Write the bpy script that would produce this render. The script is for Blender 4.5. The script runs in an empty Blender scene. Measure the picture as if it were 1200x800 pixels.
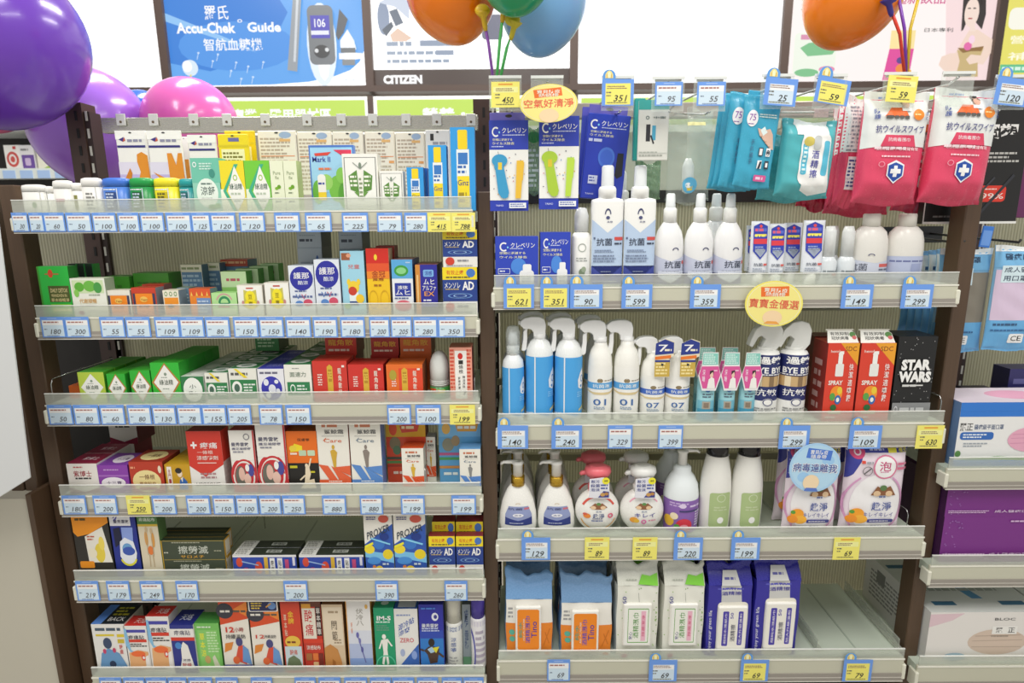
import bpy, bmesh, math, random
from mathutils import Vector, Matrix
random.seed(7)
SC = bpy.context.scene
COL = SC.collection
PI = math.pi
# ------------------------------------------------------------------ camera (fitted): 21 mm lens, 1.2 m in front of the shelf edges
F, YAW, PIT, ROL, CY, CZ = 700.0, .0031, .2002, -.0076, -1.2, 1.35
def _axes():
    cy, sy = math.cos(YAW), math.sin(YAW)
    f = Vector((-sy, cy, 0)); r = Vector((cy, sy, 0)); u = Vector((0, 0, 1))
    cp, sp = math.cos(PIT), math.sin(PIT)
    f2 = cp*f - sp*u; u2 = cp*u + sp*f
    cr, sr = math.cos(ROL), math.sin(ROL)
    return cr*r + sr*u2, cr*u2 - sr*r, f2
AR, AU, AF = _axes()
CAM = Vector((0, CY, CZ))
def at(px, py, Y):                       # point of the vertical plane at depth Y seen at a photo pixel
    d = AR*((px-600)/F) + AU*((400-py)/F) + AF
    return CAM + d*((Y-CY)/d.y)
cd = bpy.data.cameras.new('camera'); cam = bpy.data.objects.new('camera', cd); COL.objects.link(cam)
cd.sensor_width = 36; cd.lens = F/1200*36; cd.clip_start = .02
cam.matrix_world = Matrix(((AR.x, AU.x, -AF.x, 0), (AR.y, AU.y, -AF.y, CY), (AR.z, AU.z, -AF.z, CZ), (0, 0, 0, 1)))
cd.dof.use_dof = True; cd.dof.focus_distance = 1.25; cd.dof.aperture_fstop = 4.0
SC.camera = cam
# ------------------------------------------------------------------ materials
def lin(h):
    h = h.lstrip('#')
    if len(h) == 3: h = ''.join(c*2 for c in h)
    o = []
    for i in (0, 2, 4):
        c = int(h[i:i+2], 16)/255
        o.append(c/12.92 if c <= .04045 else ((c+.055)/1.055)**2.4)
    return tuple(o) + (1,)
MC = {}
def M(h, r=.45, e=0, metal=0, coat=0):
    k = (h, r, e, metal, coat)
    if k in MC: return MC[k]
    m = bpy.data.materials.new('paint_' + h); m.use_nodes = True
    nt = m.node_tree; b = nt.nodes['Principled BSDF']
    c = lin(h); c = tuple(min(x, .87) for x in c[:3]) + (1,)
    b.inputs['Base Color'].default_value = c; b.inputs['Metallic'].default_value = metal
    b.inputs['Coat Weight'].default_value = coat
    if e:
        b.inputs['Base Color'].default_value = (.02, .02, .02, 1)
        b.inputs['Emission Color'].default_value = lin(h); b.inputs['Emission Strength'].default_value = e
        b.inputs['Roughness'].default_value = .3
    else:
        n = nt.nodes.new('ShaderNodeTexNoise'); n.inputs['Scale'].default_value = 25
        g = nt.nodes.new('ShaderNodeMapRange'); g.inputs['To Min'].default_value = max(.02, r-.05); g.inputs['To Max'].default_value = min(1, r+.08)
        nt.links.new(n.outputs['Fac'], g.inputs['Value']); nt.links.new(g.outputs['Result'], b.inputs['Roughness'])
    MC[k] = m
    return m
def clear(name, tint, fac, rough=.15, white='eef2ee'):   # clear plastic: see-through with a milky share and a sheen
    if name in MC: return MC[name]
    m = bpy.data.materials.new(name); m.use_nodes = True; nt = m.node_tree; nt.nodes.clear()
    o = nt.nodes.new('ShaderNodeOutputMaterial'); t = nt.nodes.new('ShaderNodeBsdfTransparent'); t.inputs['Color'].default_value = lin(tint)
    p = nt.nodes.new('ShaderNodeBsdfPrincipled'); p.inputs['Base Color'].default_value = lin(white); p.inputs['Roughness'].default_value = rough
    x = nt.nodes.new('ShaderNodeMixShader'); n = nt.nodes.new('ShaderNodeTexNoise'); n.inputs['Scale'].default_value = 6
    g = nt.nodes.new('ShaderNodeMapRange'); g.inputs['To Min'].default_value = max(0, fac-.05); g.inputs['To Max'].default_value = fac+.05
    nt.links.new(n.outputs['Fac'], g.inputs['Value']); nt.links.new(g.outputs['Result'], x.inputs['Fac'])
    nt.links.new(t.outputs[0], x.inputs[1]); nt.links.new(p.outputs[0], x.inputs[2]); nt.links.new(x.outputs[0], o.inputs['Surface'])
    MC[name] = m
    return m
GUARD = clear('guard_plastic', 'f4f6f2', .32, .12, 'dfe2da')
STRIP = clear('strip_plastic', 'f6f6f2', .12, .08)
CLEAR = clear('clear_plastic', 'fafcfa', .16, .06)
BAG = clear('bag_film', 'fbfdfb', .13, .16)
MILK = clear('milky_plastic', 'f4f6f6', .72, .25, 'f2f4f4')
def ribbed():
    m = bpy.data.materials.new('ribbed_acrylic'); m.use_nodes = True; nt = m.node_tree; p = nt.nodes['Principled BSDF']
    tc = nt.nodes.new('ShaderNodeTexCoord'); w = nt.nodes.new('ShaderNodeTexWave'); w.wave_type = 'BANDS'; w.bands_direction = 'X'
    w.inputs['Scale'].default_value = 42; w.inputs['Distortion'].default_value = .15
    nt.links.new(tc.outputs['Object'], w.inputs['Vector'])
    r = nt.nodes.new('ShaderNodeValToRGB'); r.color_ramp.elements[0].color = lin('a3a290'); r.color_ramp.elements[1].color = lin('d2d0bd')
    bp = nt.nodes.new('ShaderNodeBump'); bp.inputs['Strength'].default_value = .6; bp.inputs['Distance'].default_value = .003
    nt.links.new(w.outputs['Fac'], r.inputs['Fac']); nt.links.new(r.outputs['Color'], p.inputs['Base Color'])
    nt.links.new(w.outputs['Fac'], bp.inputs['Height']); nt.links.new(bp.outputs['Normal'], p.inputs['Normal'])
    p.inputs['Roughness'].default_value = .25
    t = nt.nodes.new('ShaderNodeBsdfTransparent'); t.inputs['Color'].default_value = lin('e4e4d4'); x = nt.nodes.new('ShaderNodeMixShader'); x.inputs['Fac'].default_value = .72
    tl = nt.nodes.new('ShaderNodeBsdfTranslucent'); nt.links.new(r.outputs['Color'], tl.inputs['Color']); y = nt.nodes.new('ShaderNodeMixShader'); y.inputs['Fac'].default_value = .45
    nt.links.new(p.outputs[0], y.inputs[1]); nt.links.new(tl.outputs[0], y.inputs[2])
    nt.links.new(t.outputs[0], x.inputs[1]); nt.links.new(y.outputs[0], x.inputs[2]); nt.links.new(x.outputs[0], nt.nodes['Material Output'].inputs['Surface'])
    return m
RIB = ribbed()
def woodgrain(h):
    m = M(h, .4).copy(); nt = m.node_tree; b = nt.nodes['Principled BSDF']
    tc = nt.nodes.new('ShaderNodeTexCoord'); mp = nt.nodes.new('ShaderNodeMapping'); mp.inputs['Scale'].default_value = (90, 90, 3)
    n = nt.nodes.new('ShaderNodeTexNoise'); n.inputs['Scale'].default_value = 2
    r = nt.nodes.new('ShaderNodeValToRGB'); c = lin(h); r.color_ramp.elements[0].color = tuple(x*.82 for x in c[:3]) + (1,); r.color_ramp.elements[1].color = tuple(x*1.15 for x in c[:3]) + (1,)
    nt.links.new(tc.outputs['Object'], mp.inputs['Vector']); nt.links.new(mp.outputs[0], n.inputs['Vector']); nt.links.new(n.outputs['Fac'], r.inputs['Fac']); nt.links.new(r.outputs['Color'], b.inputs['Base Color'])
    return m
WOOD = woodgrain('54402f')
DARK = M('2c2422', .5)
DECK = M('c3cdbf', .35); RAILC = M('c6c5b2', .4); RAILD = M('98928a', .3)
CHROME = M('c9cccb', .22, 0, 1); STEEL = M('bfc0ba', .3, 0, .9)
# ------------------------------------------------------------------ text outlines (built-in font)
TC = {}
def text2d(s, bold=.008):
    if (s, bold) in TC: return TC[s, bold]
    c = bpy.data.curves.new('t', 'FONT'); c.body = s; c.offset = bold; c.resolution_u = 2
    o = bpy.data.objects.new('t', c); me = bpy.data.meshes.new_from_object(o)
    vs = [(v.co.x, v.co.y) for v in me.vertices]; fs = [tuple(p.vertices) for p in me.polygons]
    bpy.data.objects.remove(o); bpy.data.curves.remove(c); bpy.data.meshes.remove(me)
    if vs:
        x0 = min(v[0] for v in vs); x1 = max(v[0] for v in vs); y0 = min(v[1] for v in vs); y1 = max(v[1] for v in vs)
        vs = [((x-x0)/max(1e-6, x1-x0)-.5, (y-y0)/max(1e-6, y1-y0)-.5) for x, y in vs]
    TC[s, bold] = (vs, fs)
    return vs, fs
# ------------------------------------------------------------------ geometry collector
def flat(x0, y, z0, w, h):               # print surface of a flat upright face
    return lambda u, v, o: (x0+u*w, y-o, z0+v*h)
class G:
    def __init__(s): s.v = []; s.f = []; s.m = []; s.sm = []; s.mats = []
    def mi(s, m):
        if m not in s.mats: s.mats.append(m)
        return s.mats.index(m)
    def add(s, vs, fs, m, smooth=False):
        k = len(s.v); i = s.mi(m); s.v += [tuple(v) for v in vs]
        for f in fs: s.f.append(tuple(a+k for a in f)); s.m.append(i); s.sm.append(smooth)
        return s
    def box(s, x0, x1, y0, y1, z0, z1, m, top=None, side=None):
        v = [(x0,y0,z0),(x1,y0,z0),(x1,y1,z0),(x0,y1,z0),(x0,y0,z1),(x1,y0,z1),(x1,y1,z1),(x0,y1,z1)]
        top = top or m; side = side or m
        s.add(v, [(0,1,5,4)], m); s.add(v, [(4,5,6,7),(0,3,2,1)], top); s.add(v, [(1,2,6,5),(2,3,7,6),(3,0,4,7)], side)
        return s
    def rbox(s, x0, x1, y0, y1, z0, z1, m, b=.003, seg=2):       # box with rounded edges
        bm = bmesh.new(); bmesh.ops.create_cube(bm, size=1)
        for v in bm.verts: v.co = Vector(((x0+x1)/2+v.co.x*(x1-x0), (y0+y1)/2+v.co.y*(y1-y0), (z0+z1)/2+v.co.z*(z1-z0)))
        bmesh.ops.bevel(bm, geom=bm.edges[:], offset=b, segments=seg, affect='EDGES', profile=.5)
        bm.verts.index_update(); s.add([v.co for v in bm.verts], [tuple(v.index for v in f.verts) for f in bm.faces], m, False); bm.free()
        return s
    def lathe(s, pr, m, cx=0, cy=0, n=24, sx=1, sy=1, ex=2, cap=True, smooth=True):
        vs = []; fs = []
        def sg(a): return math.copysign(abs(a)**(2/ex), a)
        for r, z in pr:
            for k in range(n):
                t = 2*PI*k/n; vs.append((cx+sg(math.cos(t))*r*sx, cy+sg(math.sin(t))*r*sy, z))
        for j in range(len(pr)-1):
            for k in range(n):
                a = j*n+k; b = j*n+(k+1) % n; fs.append((a, b, b+n, a+n))
        s.add(vs, fs, m, smooth)
        if cap:
            k = len(s.v)-len(vs)
            for j, fl in ((0, True), (len(pr)-1, False)):
                idx = [k+j*n+q for q in range(n)]
                s.f.append(tuple(idx[::-1] if fl else idx)); s.m.append(s.mi(m)); s.sm.append(False)
        return s
    def tube(s, pts, r, m, n=8, closed=False):
        pts = [Vector(p) for p in pts]; vs = []; fs = []; N = len(pts)
        for i, p in enumerate(pts):
            d = (pts[min(i+1, N-1)]-pts[max(i-1, 0)]).normalized()
            a = d.cross(Vector((0, 0, 1)) if abs(d.z) < .9 else Vector((1, 0, 0))).normalized(); b = d.cross(a)
            rr = r[i] if isinstance(r, (list, tuple)) else r
            for k in range(n): t = 2*PI*k/n; vs.append(p+a*(rr*math.cos(t))+b*(rr*math.sin(t)))
        for j in range(N-1):
            for k in range(n): a = j*n+k; b = j*n+(k+1) % n; fs.append((a, b, b+n, a+n))
        fs.append(tuple(range(n))[::-1]); fs.append(tuple((N-1)*n+k for k in range(n)))
        return s.add(vs, fs, m, True)
    def prism(s, poly, y0, y1, m, bev=0):      # outline in x,z given thickness along y
        bm = bmesh.new(); vs = [bm.verts.new((x, y0, z)) for x, z in poly]; f = bm.faces.new(vs)
        e = bmesh.ops.extrude_face_region(bm, geom=[f]); bmesh.ops.translate(bm, vec=(0, y1-y0, 0), verts=[q for q in e['geom'] if isinstance(q, bmesh.types.BMVert)])
        bmesh.ops.recalc_face_normals(bm, faces=bm.faces[:])
        if bev: bmesh.ops.bevel(bm, geom=bm.edges[:], offset=bev, segments=2, affect='EDGES', profile=.5)
        bm.verts.index_update(); s.add([v.co for v in bm.verts], [tuple(v.index for v in q.verts) for q in bm.faces], m, False); bm.free()
        return s
    def ball(s, c, rx, ry, rz, m, n=24, k=14, squash=None):
        pr = []
        for j in range(k+1):
            t = -PI/2+PI*j/k; pr.append((max(1e-5, math.cos(t)), math.sin(t)))
        vs = []; fs = []
        for r, z in pr:
            for q in range(n): t = 2*PI*q/n; vs.append((c[0]+r*rx*math.cos(t), c[1]+r*ry*math.sin(t), c[2]+z*rz))
        for j in range(k):
            for q in range(n): a = j*n+q; b = j*n+(q+1) % n; fs.append((a, b, b+n, a+n))
        return s.add(vs, fs, m, True)
    def prints(s, txt, w, h, surf, mat=None, cut=0, step=.00009, base=.0002):
        """printed graphics, one thin layer each: r rect, e ellipse, o ring, p polygon, l line, t text, T text turned, v stacked text, b fine print"""
        mat = mat or M; k = 0
        for it in txt.split(';'):
            q = it.split()
            if not q: continue
            op, c = q[0], q[1]; fl = []; rest = []
            for a in q[2:]:
                try:
                    if rest: rest.append(a)
                    elif op in 'tTvBH' and len(fl) == 4: rest.append(a)
                    else: fl.append(float(a))
                except ValueError: rest.append(a)
            sh = []
            if op == 'r': u0, v0, u1, v1 = fl; sh = [([(u0,v0),(u1,v0),(u1,v1),(u0,v1)], [(0,1,2,3)])]
            elif op == 'R':                    # rounded rectangle
                u0, v0, u1, v1, rr = fl; ru = rr; rv = rr*w/h; pts = []
                for cu, cv, a0 in ((u1-ru, v1-rv, 0), (u0+ru, v1-rv, 90), (u0+ru, v0+rv, 180), (u1-ru, v0+rv, 270)):
                    for j in range(5): a = math.radians(a0+22.5*j); pts.append((cu+ru*math.cos(a), cv+rv*math.sin(a)))
                sh = [(pts, [tuple(range(20))])]
            elif op == 'e': cu, cv, ru, rv = fl; sh = [([(cu+ru*math.cos(2*PI*j/22), cv+rv*math.sin(2*PI*j/22)) for j in range(22)], [tuple(range(22))])]
            elif op == 'o':
                cu, cv, ru, rv, th = fl; n = 24; P = []
                for g in (1, 1-th): P += [(cu+g*ru*math.cos(2*PI*j/n), cv+g*rv*math.sin(2*PI*j/n)) for j in range(n)]
                sh = [(P, [(j, (j+1) % n, n+(j+1) % n, n+j) for j in range(n)])]
            elif op == 'a':                    # arc band a0..a1 degrees
                cu, cv, ru, rv, th, a0, a1 = fl; n = 14; P = []
                for g in (1, 1-th): P += [(cu+g*ru*math.cos(math.radians(a0+(a1-a0)*j/n)), cv+g*rv*math.sin(math.radians(a0+(a1-a0)*j/n))) for j in range(n+1)]
                sh = [(P, [(j, j+1, n+2+j, n+1+j) for j in range(n)])]
            elif op == 'p': P = list(zip(fl[0::2], fl[1::2])); sh = [(P, [tuple(range(len(P)))])]
            elif op == 'l':
                u0, v0, u1, v1, t = fl; dx, dy = (u1-u0)*w, (v1-v0)*h; L = math.hypot(dx, dy) or 1; nx, ny = -dy/L*t/2*w, dx/L*t/2*w
                sh = [([(u0+nx/w, v0+ny/h), (u0-nx/w, v0-ny/h), (u1-nx/w, v1-ny/h), (u1+nx/w, v1+ny/h)], [(0, 1, 2, 3)])]
            elif op == 't': cu, cv, tw, th = fl; vs, fs = text2d(' '.join(rest)); sh = [([(cu+x*tw, cv+y*th) for x, y in vs], fs)]
            elif op == 'B': cu, cv, tw, th = fl; vs, fs = text2d(' '.join(rest), .032); sh = [([(cu+x*tw, cv+y*th) for x, y in vs], fs)]
            elif op == 'H': cu, cv, tw, th = fl; vs, fs = text2d(' '.join(rest), .06); sh = [([(cu+x*tw, cv+y*th) for x, y in vs], fs)]
            elif op == 'i': cu, cv, tw, th = fl[:4]; vs, fs = text2d(' '.join(rest) or q[6]); sh = [([(cu+x*tw+y*th*.25*h/w, cv+y*th) for x, y in vs], fs)]
            elif op == 'd':                    # slanted baseline text: rises to the right by fl[4]
                cu, cv, tw, th, sl = fl[:5]; vs, fs = text2d(' '.join(rest)); sh = [([(cu+x*tw, cv+y*th+x*sl) for x, y in vs], fs)]
            elif op == 'T': cu, cv, tw, th = fl; vs, fs = text2d(' '.join(rest)); sh = [([(cu-y*tw, cv+x*th) for x, y in vs], fs)]
            elif op == 'v':
                cu, cv, tw, th = fl; st = ''.join(rest); n = len(st)
                for j, ch in enumerate(st):
                    vs, fs = text2d(ch); sh.append(([(cu+x*tw, cv+th*(.5-(j+.5)/n)+y*th/n*.86) for x, y in vs], fs))
            elif op == 'b':
                u0, v0, u1, v1, n = fl; n = int(n); rg = random.Random(int(u0*999+v0*77+n))
                for j in range(n):
                    y = v1-(v1-v0)*(j+.5)/n; t = (v1-v0)/n*.26; e = u1-(u1-u0)*rg.random()*.35; P = []; FS = []
                    x = u0; g = (v1-v0)/n*h/w
                    while x < e-.01:
                        l = min(e-x, g*rg.uniform(.5, 1.6)); a = len(P); P += [(x, y-t), (x+l, y-t), (x+l, y+t), (x, y+t)]; FS.append((a, a+1, a+2, a+3)); x += l+g*.22
                    sh.append((P, FS))
            o = base+step*k; k += 1; m = mat(c)
            for P, FS in sh:
                if cut:
                    bm = bmesh.new(); vv = [bm.verts.new((u*w, v*h, 0)) for u, v in P]
                    for f in FS:
                        try: bm.faces.new([vv[a] for a in f])
                        except ValueError: pass
                    bmesh.ops.triangulate(bm, faces=bm.faces[:])
                    for _ in range(5):
                        le = [e for e in bm.edges if e.calc_length() > cut]
                        if not le: break
                        bmesh.ops.subdivide_edges(bm, edges=le, cuts=1); bmesh.ops.triangulate(bm, faces=[f for f in bm.faces if len(f.verts) > 3])
                    bm.verts.index_update(); P2 = [(v.co.x/w, v.co.y/h) for v in bm.verts]; F2 = [tuple(v.index for v in f.verts) for f in bm.faces]; bm.free()
                    s.add([surf(u, v, o) for u, v in P2], F2, m, True)
                else: s.add([surf(u, v, o) for u, v in P], FS, m)
        return s
    def build(s, name, parent=None, loc=None, rot=None):
        me = bpy.data.meshes.new(name); me.from_pydata(s.v, [], s.f); me.validate(verbose=False)
        for m in s.mats: me.materials.append(m)
        if len(me.polygons) == len(s.f):
            me.polygons.foreach_set('material_index', s.m); me.polygons.foreach_set('use_smooth', s.sm)
        else:                                  # validate dropped a degenerate face: rebuild without it
            bpy.data.meshes.remove(me); keep = [i for i, f in enumerate(s.f) if len(set(f)) == len(f)]
            me = bpy.data.meshes.new(name); me.from_pydata(s.v, [], [s.f[i] for i in keep])
            for m in s.mats: me.materials.append(m)
            me.polygons.foreach_set('material_index', [s.m[i] for i in keep]); me.polygons.foreach_set('use_smooth', [s.sm[i] for i in keep])
        me.update()
        o = bpy.data.objects.new(name, me); COL.objects.link(o)
        if parent: o.parent = parent
        if loc is not None: o.location = loc
        if rot is not None: o.rotation_euler = rot
        return o
def tag(o, label, cat, group=None, kind=None):
    o['label'] = label; o['category'] = cat
    if group: o['group'] = group
    if kind: o['kind'] = kind
    return o
def thing(name, label, cat, loc=(0, 0, 0), group=None, rot=None):
    o = bpy.data.objects.new(name, None); COL.objects.link(o); o.location = loc; o.empty_display_size = .02
    if rot is not None: o.rotation_euler = rot
    return tag(o, label, cat, group)
def struct(name, g):
    o = g.build(name); o['kind'] = 'structure'
    return o
def dup(root, loc, label, group=None):
    r = root.copy(); COL.objects.link(r); r.location = loc; r['label'] = label
    if group: r['group'] = group
    for ch in list(root.children):
        c = ch.copy(); COL.objects.link(c); c.parent = r
        for gch in ch.children: d = gch.copy(); COL.objects.link(d); d.parent = c
    return r
ORD = ['first', 'second', 'third', 'fourth', 'fifth', 'sixth', 'seventh', 'eighth', 'ninth', 'tenth', 'eleventh', 'twelfth', 'thirteenth', 'fourteenth', 'fifteenth', 'sixteenth', 'seventeenth', 'eighteenth', 'nineteenth', 'twentieth']
# ------------------------------------------------------------------ setting
g = G(); g.box(-3, 3, -3, 3, -.05, 0, M('b9b4a8', .2)); struct('floor', g)
g = G(); g.box(-3, 3, 1.62, 1.7, 0, 2.7, M('a8a398', .6)); struct('wall_back', g)
# ------------------------------------------------------------------ shelving frame
XB = [at(36, 420, .02).x, at(571, 400, .02).x, at(1139, 294, .02).x]     # middles of the dividing boards
ZB = at(573, 224, .02).z
fr = thing('shelving_frame', 'dark brown gondola shelving frame with ribbed clear back panels', 'shelving', (0, .15, 0))
def part(name, g, parent): return g.build(name, parent, tuple(-c for c in parent.location))
ZU = at(566, 116, .3).z
for i, x in enumerate(XB):
    g = G(); g.rbox(x-.016, x+.016, .03, .075, .0, ZB+(.02 if i == 0 else 0), WOOD, .002, 1); part('front_post', g, fr)
    xu = [at(93, 180, .3).x, at(565, 170, .3).x, at(1150, 200, .3).x][i]
    g = G(); g.box(xu-.02, xu+.02, .30, .35, .0, ZU, M('43302a', .45)); g.box(xu+.008, xu+.034, .305, .345, 0, ZU-.02, M('332523', .5))
    for j in range(34):
        z = ZU-.03-j*.04; g.box(xu+.002, xu+.008, .2985, .3005, z-.011, z+.011, M('0d0b0a', .6)); g.box(xu+.024, xu+.029, .3035, .3055, z-.011, z+.011, M('c8c6bd', .4))
    part('upright', g, fr)
g = G()
for xx in (XB[0]-.056, XB[0]-.088): g.rbox(xx-.014, xx+.014, .03, .1, 0, ZB+.02, WOOD, .002, 1)
part('end_post', g, fr)
g = G(); g.box(XB[0]-.6, XB[0]+.0, .305, .31, .12, 1.13, M('1d1a17', .6)); part('added_dark_sheet', g, fr)  # dark sheet added to darken the gap behind the left shelf ends
ZP = at(700, 238, .30).z
g = G(); g.box(XB[0]-.6, XB[1]-.02, .315, .319, .12, 1.35-.0, RIB); part('back_panel', g, fr)
g = G(); g.box(XB[1]+.02, XB[2]+.9, .315, .319, .12, ZP, RIB); part('back_panel', g, fr)
g = G(); g.box(XB[1]+.02, XB[2]+.9, .306, .326, ZP, ZP+.03, M('191716', .4)); part('back_bar', g, fr)
g = G(); g.box(XB[1]+.02, XB[2]-.0, .318, .321, ZP+.03, at(860, 138, .31).z, clear('upper_acrylic', 'eef2ea', .45, .15, 'c9d0c4')); part('upper_panel', g, fr)
for z in (1.12, .93, .72):
    g = G(); g.box(XB[0]+.02, XB[2]-.02, .30, .3145, z, z+.018, M('bdb8a2', .3)); part('panel_rail', g, fr)
g = G(); g.box(XB[0]-.1, XB[2]+.9, .05, .3, 0, .12, M('3a2e27', .5)); part('plinth', g, fr)
# hook rails
a = at(118, 145, .24); b = at(560, 143, .24); zr0 = at(340, 154, .24).z; zr1 = at(340, 136, .24).z
g = G(); g.rbox(a.x, b.x, .24, .262, zr0, zr1, M('bdbbb2', .25, 0, .8), .002, 1)
rail = g.build('hook_rail'); tag(rail, 'long galvanised hook rail above the plaster cards', 'rail')
a2 = at(585, 128, .26); b2 = at(1140, 128, .26)
g = G(); g.rbox(a2.x, b2.x, .26, .285, at(860, 137, .26).z, at(860, 119, .26).z, M('b7aea4', .3, 0, .6), .002, 1)
rail2 = g.build('hook_rail'); tag(rail2, 'grey hook rail behind the hanging wipes and gloves', 'rail')
for k, px in enumerate((142, 180, 227, 266, 311, 360, 400, 437, 476, 512, 552)):
    c = at(px, 144, .236); g = G(); w = .0085
    g.rbox(-w*1.25, w*1.25, -.004, 0, -.010, .016, M('d9dad6', .3, 0, .5), .001, 1); g.lathe([(.0028, 0), (.0028, .0012)], M('5b4a35', .5), n=10)
    for q in range(len(g.v)-20, len(g.v)): x, y, z = g.v[q]; g.v[q] = (x, -.004-z, y-.002)
    o = g.build('hook_plate', loc=(c.x, .2385, c.z+.004)); tag(o, 'square steel hook plate, %s from the slotted post on the galvanised rail' % ORD[k], 'hook', 'hook plates on the galvanised rail')
# ------------------------------------------------------------------ shelves
SH = {}
def shelf(key, nm, xl, xr, ytl, ytr, ybl, ybr, depth=.285, yoff=0):
    yt = (ytl+ytr)/2; yb = (ybl+ybr)/2; xm = (xl+xr)/2
    ymid = (yt+yb)/2
    X0 = at(xl, ymid, yoff).x; X1 = at(xr, ymid, yoff).x
    zt = at(xm, yt, yoff).z; zb = at(xm, yb, yoff).z; zs = zt-.026
    t = thing('shelf', '%s with a clear front guard and price rail' % nm, 'shelf', ((X0+X1)/2, yoff, zs), 'shelves of the gondola')
    L = (X1-X0)/2
    g = G(); g.box(-L, L, .004, depth, -.022, 0, DECK)
    for k in range(5): x = -L+(2*L)*(k+.5)/5; g.box(x-.002, x+.002, .03, depth-.02, 0, .0012, M('aab5a8', .4))
    g.build('deck', t)
    g = G(); h = zb-zs; hh = -h+.002
    g.rbox(-L, L, -.004, .003, h, .002, RAILC, .0015, 1)
    g.box(-L, L, -.0062, -.004, h, h+hh*.36, RAILD); g.box(-L, L, -.0068, -.0062, h+hh*.17, h+hh*.2, M('c9c4bb', .3)); g.box(-L, L, -.0068, -.0062, h, h+hh*.03, M('dedbd2', .3)); g.box(-L, L, -.005, -.004, h+hh*.93, .0015, M('eceadf', .3))
    for s in (-1, 1): g.rbox(s*L-.004, s*L+.004, -.008, .02, h+hh*.1, h+hh*.75, M('deddcd', .4), .002, 1)
    g.build('price_rail', t)
    g = G(); g.box(-L+.002, L-.002, -.0035, -.0019, .001, .026, GUARD); g.box(-L+.002, L-.002, -.0042, -.0012, .0252, .0268, M('e9ebe6', .15)); g.build('front_guard', t)
    SH[key] = dict(z=zs, zb=zb, X0=X0, X1=X1, nm=nm, y=yoff, rail=zs, n=0)
shelf('L1', 'top shelf of the medicine bay', 16, 554, 234, 231, 274, 269)
shelf('L2', 'second shelf of the medicine bay', 44, 560, 357, 355, 398, 393)
shelf('L3', 'third shelf of the medicine bay', 55, 562, 459, 459, 497, 496)
shelf('L4', 'fourth shelf of the medicine bay', 72, 564, 565, 567, 602, 603)
shelf('L5', 'fifth shelf of the medicine bay', 89, 567, 665, 667, 702, 703)
shelf('L6', 'lowest visible shelf of the medicine bay', 110, 568, 779, 780, 820, 821)
shelf('R1', 'top shelf of the sanitiser bay', 578, 1121, 323, 318, 363, 358)
shelf('R2', 'second shelf of the sanitiser bay', 583, 1104, 486, 479, 526, 520)
shelf('R3', 'third shelf of the sanitiser bay', 583, 1081, 620, 614, 656, 652)
shelf('R4', 'bottom shelf of the sanitiser bay', 584, 1058, 762, 758, 797, 797)
shelf('N2', 'upper shelf of the face mask bay', 1108, 1350, 533, 536, 570, 573)
shelf('N3', 'middle shelf of the face mask bay', 1088, 1330, 648, 650, 684, 687)
shelf('N4', 'lower shelf of the face mask bay', 1073, 1315, 766, 768, 805, 808)
# ------------------------------------------------------------------ price tags
BL, YE = '6d9ce8', 'f2e774'
def tag_mesh(w, h, price, col, frame=False, top=False):
    g = G(); e = .0006
    g.box(-w/2, w/2, -e, 0, 0, h, M(BL if (frame or col == 'b') else YE, .35))
    x0 = .09 if frame else .0; y0 = .03 if frame else 0
    s = ''
    if frame: s += ('r f2e774 .11 .04 .9 .84;' if col == 'y' else 'r cfe1fa .14 .06 .9 .78;r f4f5f4 .16 .56 .88 .77;')
    elif col == 'b': s += 'r cfe2fa .06 .05 .94 .84;r f5f5f2 .06 .6 .94 .84;r 9cbcf0 .3 .9 .7 .95;'
    else: s += 'r f6f0a0 .06 .58 .94 .8;r e59a3c .25 .87 .75 .93;'
    if frame or col == 'y': s += 'b 8a6a60 .16 .62 .86 .76 2;b 6c6a60 .14 .45 .34 .55 1;b 6c6a60 .14 .34 .3 .42 1;b 7d7a58 .16 .08 .86 .15 1;i 3a3a38 .58 .28 %.2f .24 %s' % (.13*len(price), price)
    else: s += 'b a8706a .12 .68 .84 .8 1;b 6c7a90 .12 .36 .26 .44 1;b 7b90b4 .2 .05 .8 .12 1;i 606268 .6 .28 %.2f .24 %s' % (.14*len(price), price)
    g.prints(s, w, h, flat(-w/2, -e, 0, w, h), step=.00006, base=.0001)
    tg = None
    if top:
        tg = G(); r = w*.2; cx = -w/2+r+.001; P = [(cx-r, h)]+[(cx+r*math.cos(math.radians(180-a)), h+.006+r*.9*math.sin(math.radians(180-a))) for a in range(0, 181, 15)]+[(cx+r, h)]
        tg.prism(P, -e, 0, M('5f9be0', .35)); hh = .006+r
        tg.prints('p f4dc8a .2 .1 .2 .45 .34 .75 .5 .85 .66 .75 .8 .45 .8 .1;e f7efc4 .5 .42 .12 .3;r c9953a .3 .1 .34 .5;r c9953a .66 .1 .7 .5', 2*r, hh, flat(cx-r, -e, h, 2*r, hh))
    o = g.build('price_tag')
    if tg: tg.build('topper', o)
    return o
def tags(key, lst, y0, y1, frame=False):
    S = SH[key]; ym = (y0+y1)/2
    for x0, x1, p, *o in lst:
        col = 'y' if 'y' in o else 'b'; fm = ('f' in o); top = ('t' in o)
        a = at(x0, ym, -.006); b = at(x1, ym, -.006); zt = at((x0+x1)/2, y0, -.006).z; zb = at((x0+x1)/2, y1, -.006).z
        S['n'] += 1
        ob = tag_mesh(b.x-a.x-.0006, zt-zb, str(p), col, fm, top); ob.location = ((a.x+b.x)/2, -.0072 if not fm else -.0085, zb)
        w = 'yellow' if col == 'y' else 'blue'
        if fm: w = 'blue framed yellow' if col == 'y' else 'blue framed'
        tag(ob, '%s price tag reading %s, %s tag along %s' % (w, p, ORD[S['n']-1], S['nm'].replace('lowest visible', 'lowest')), 'price tag', 'price tags on the shelf edges')
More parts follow.
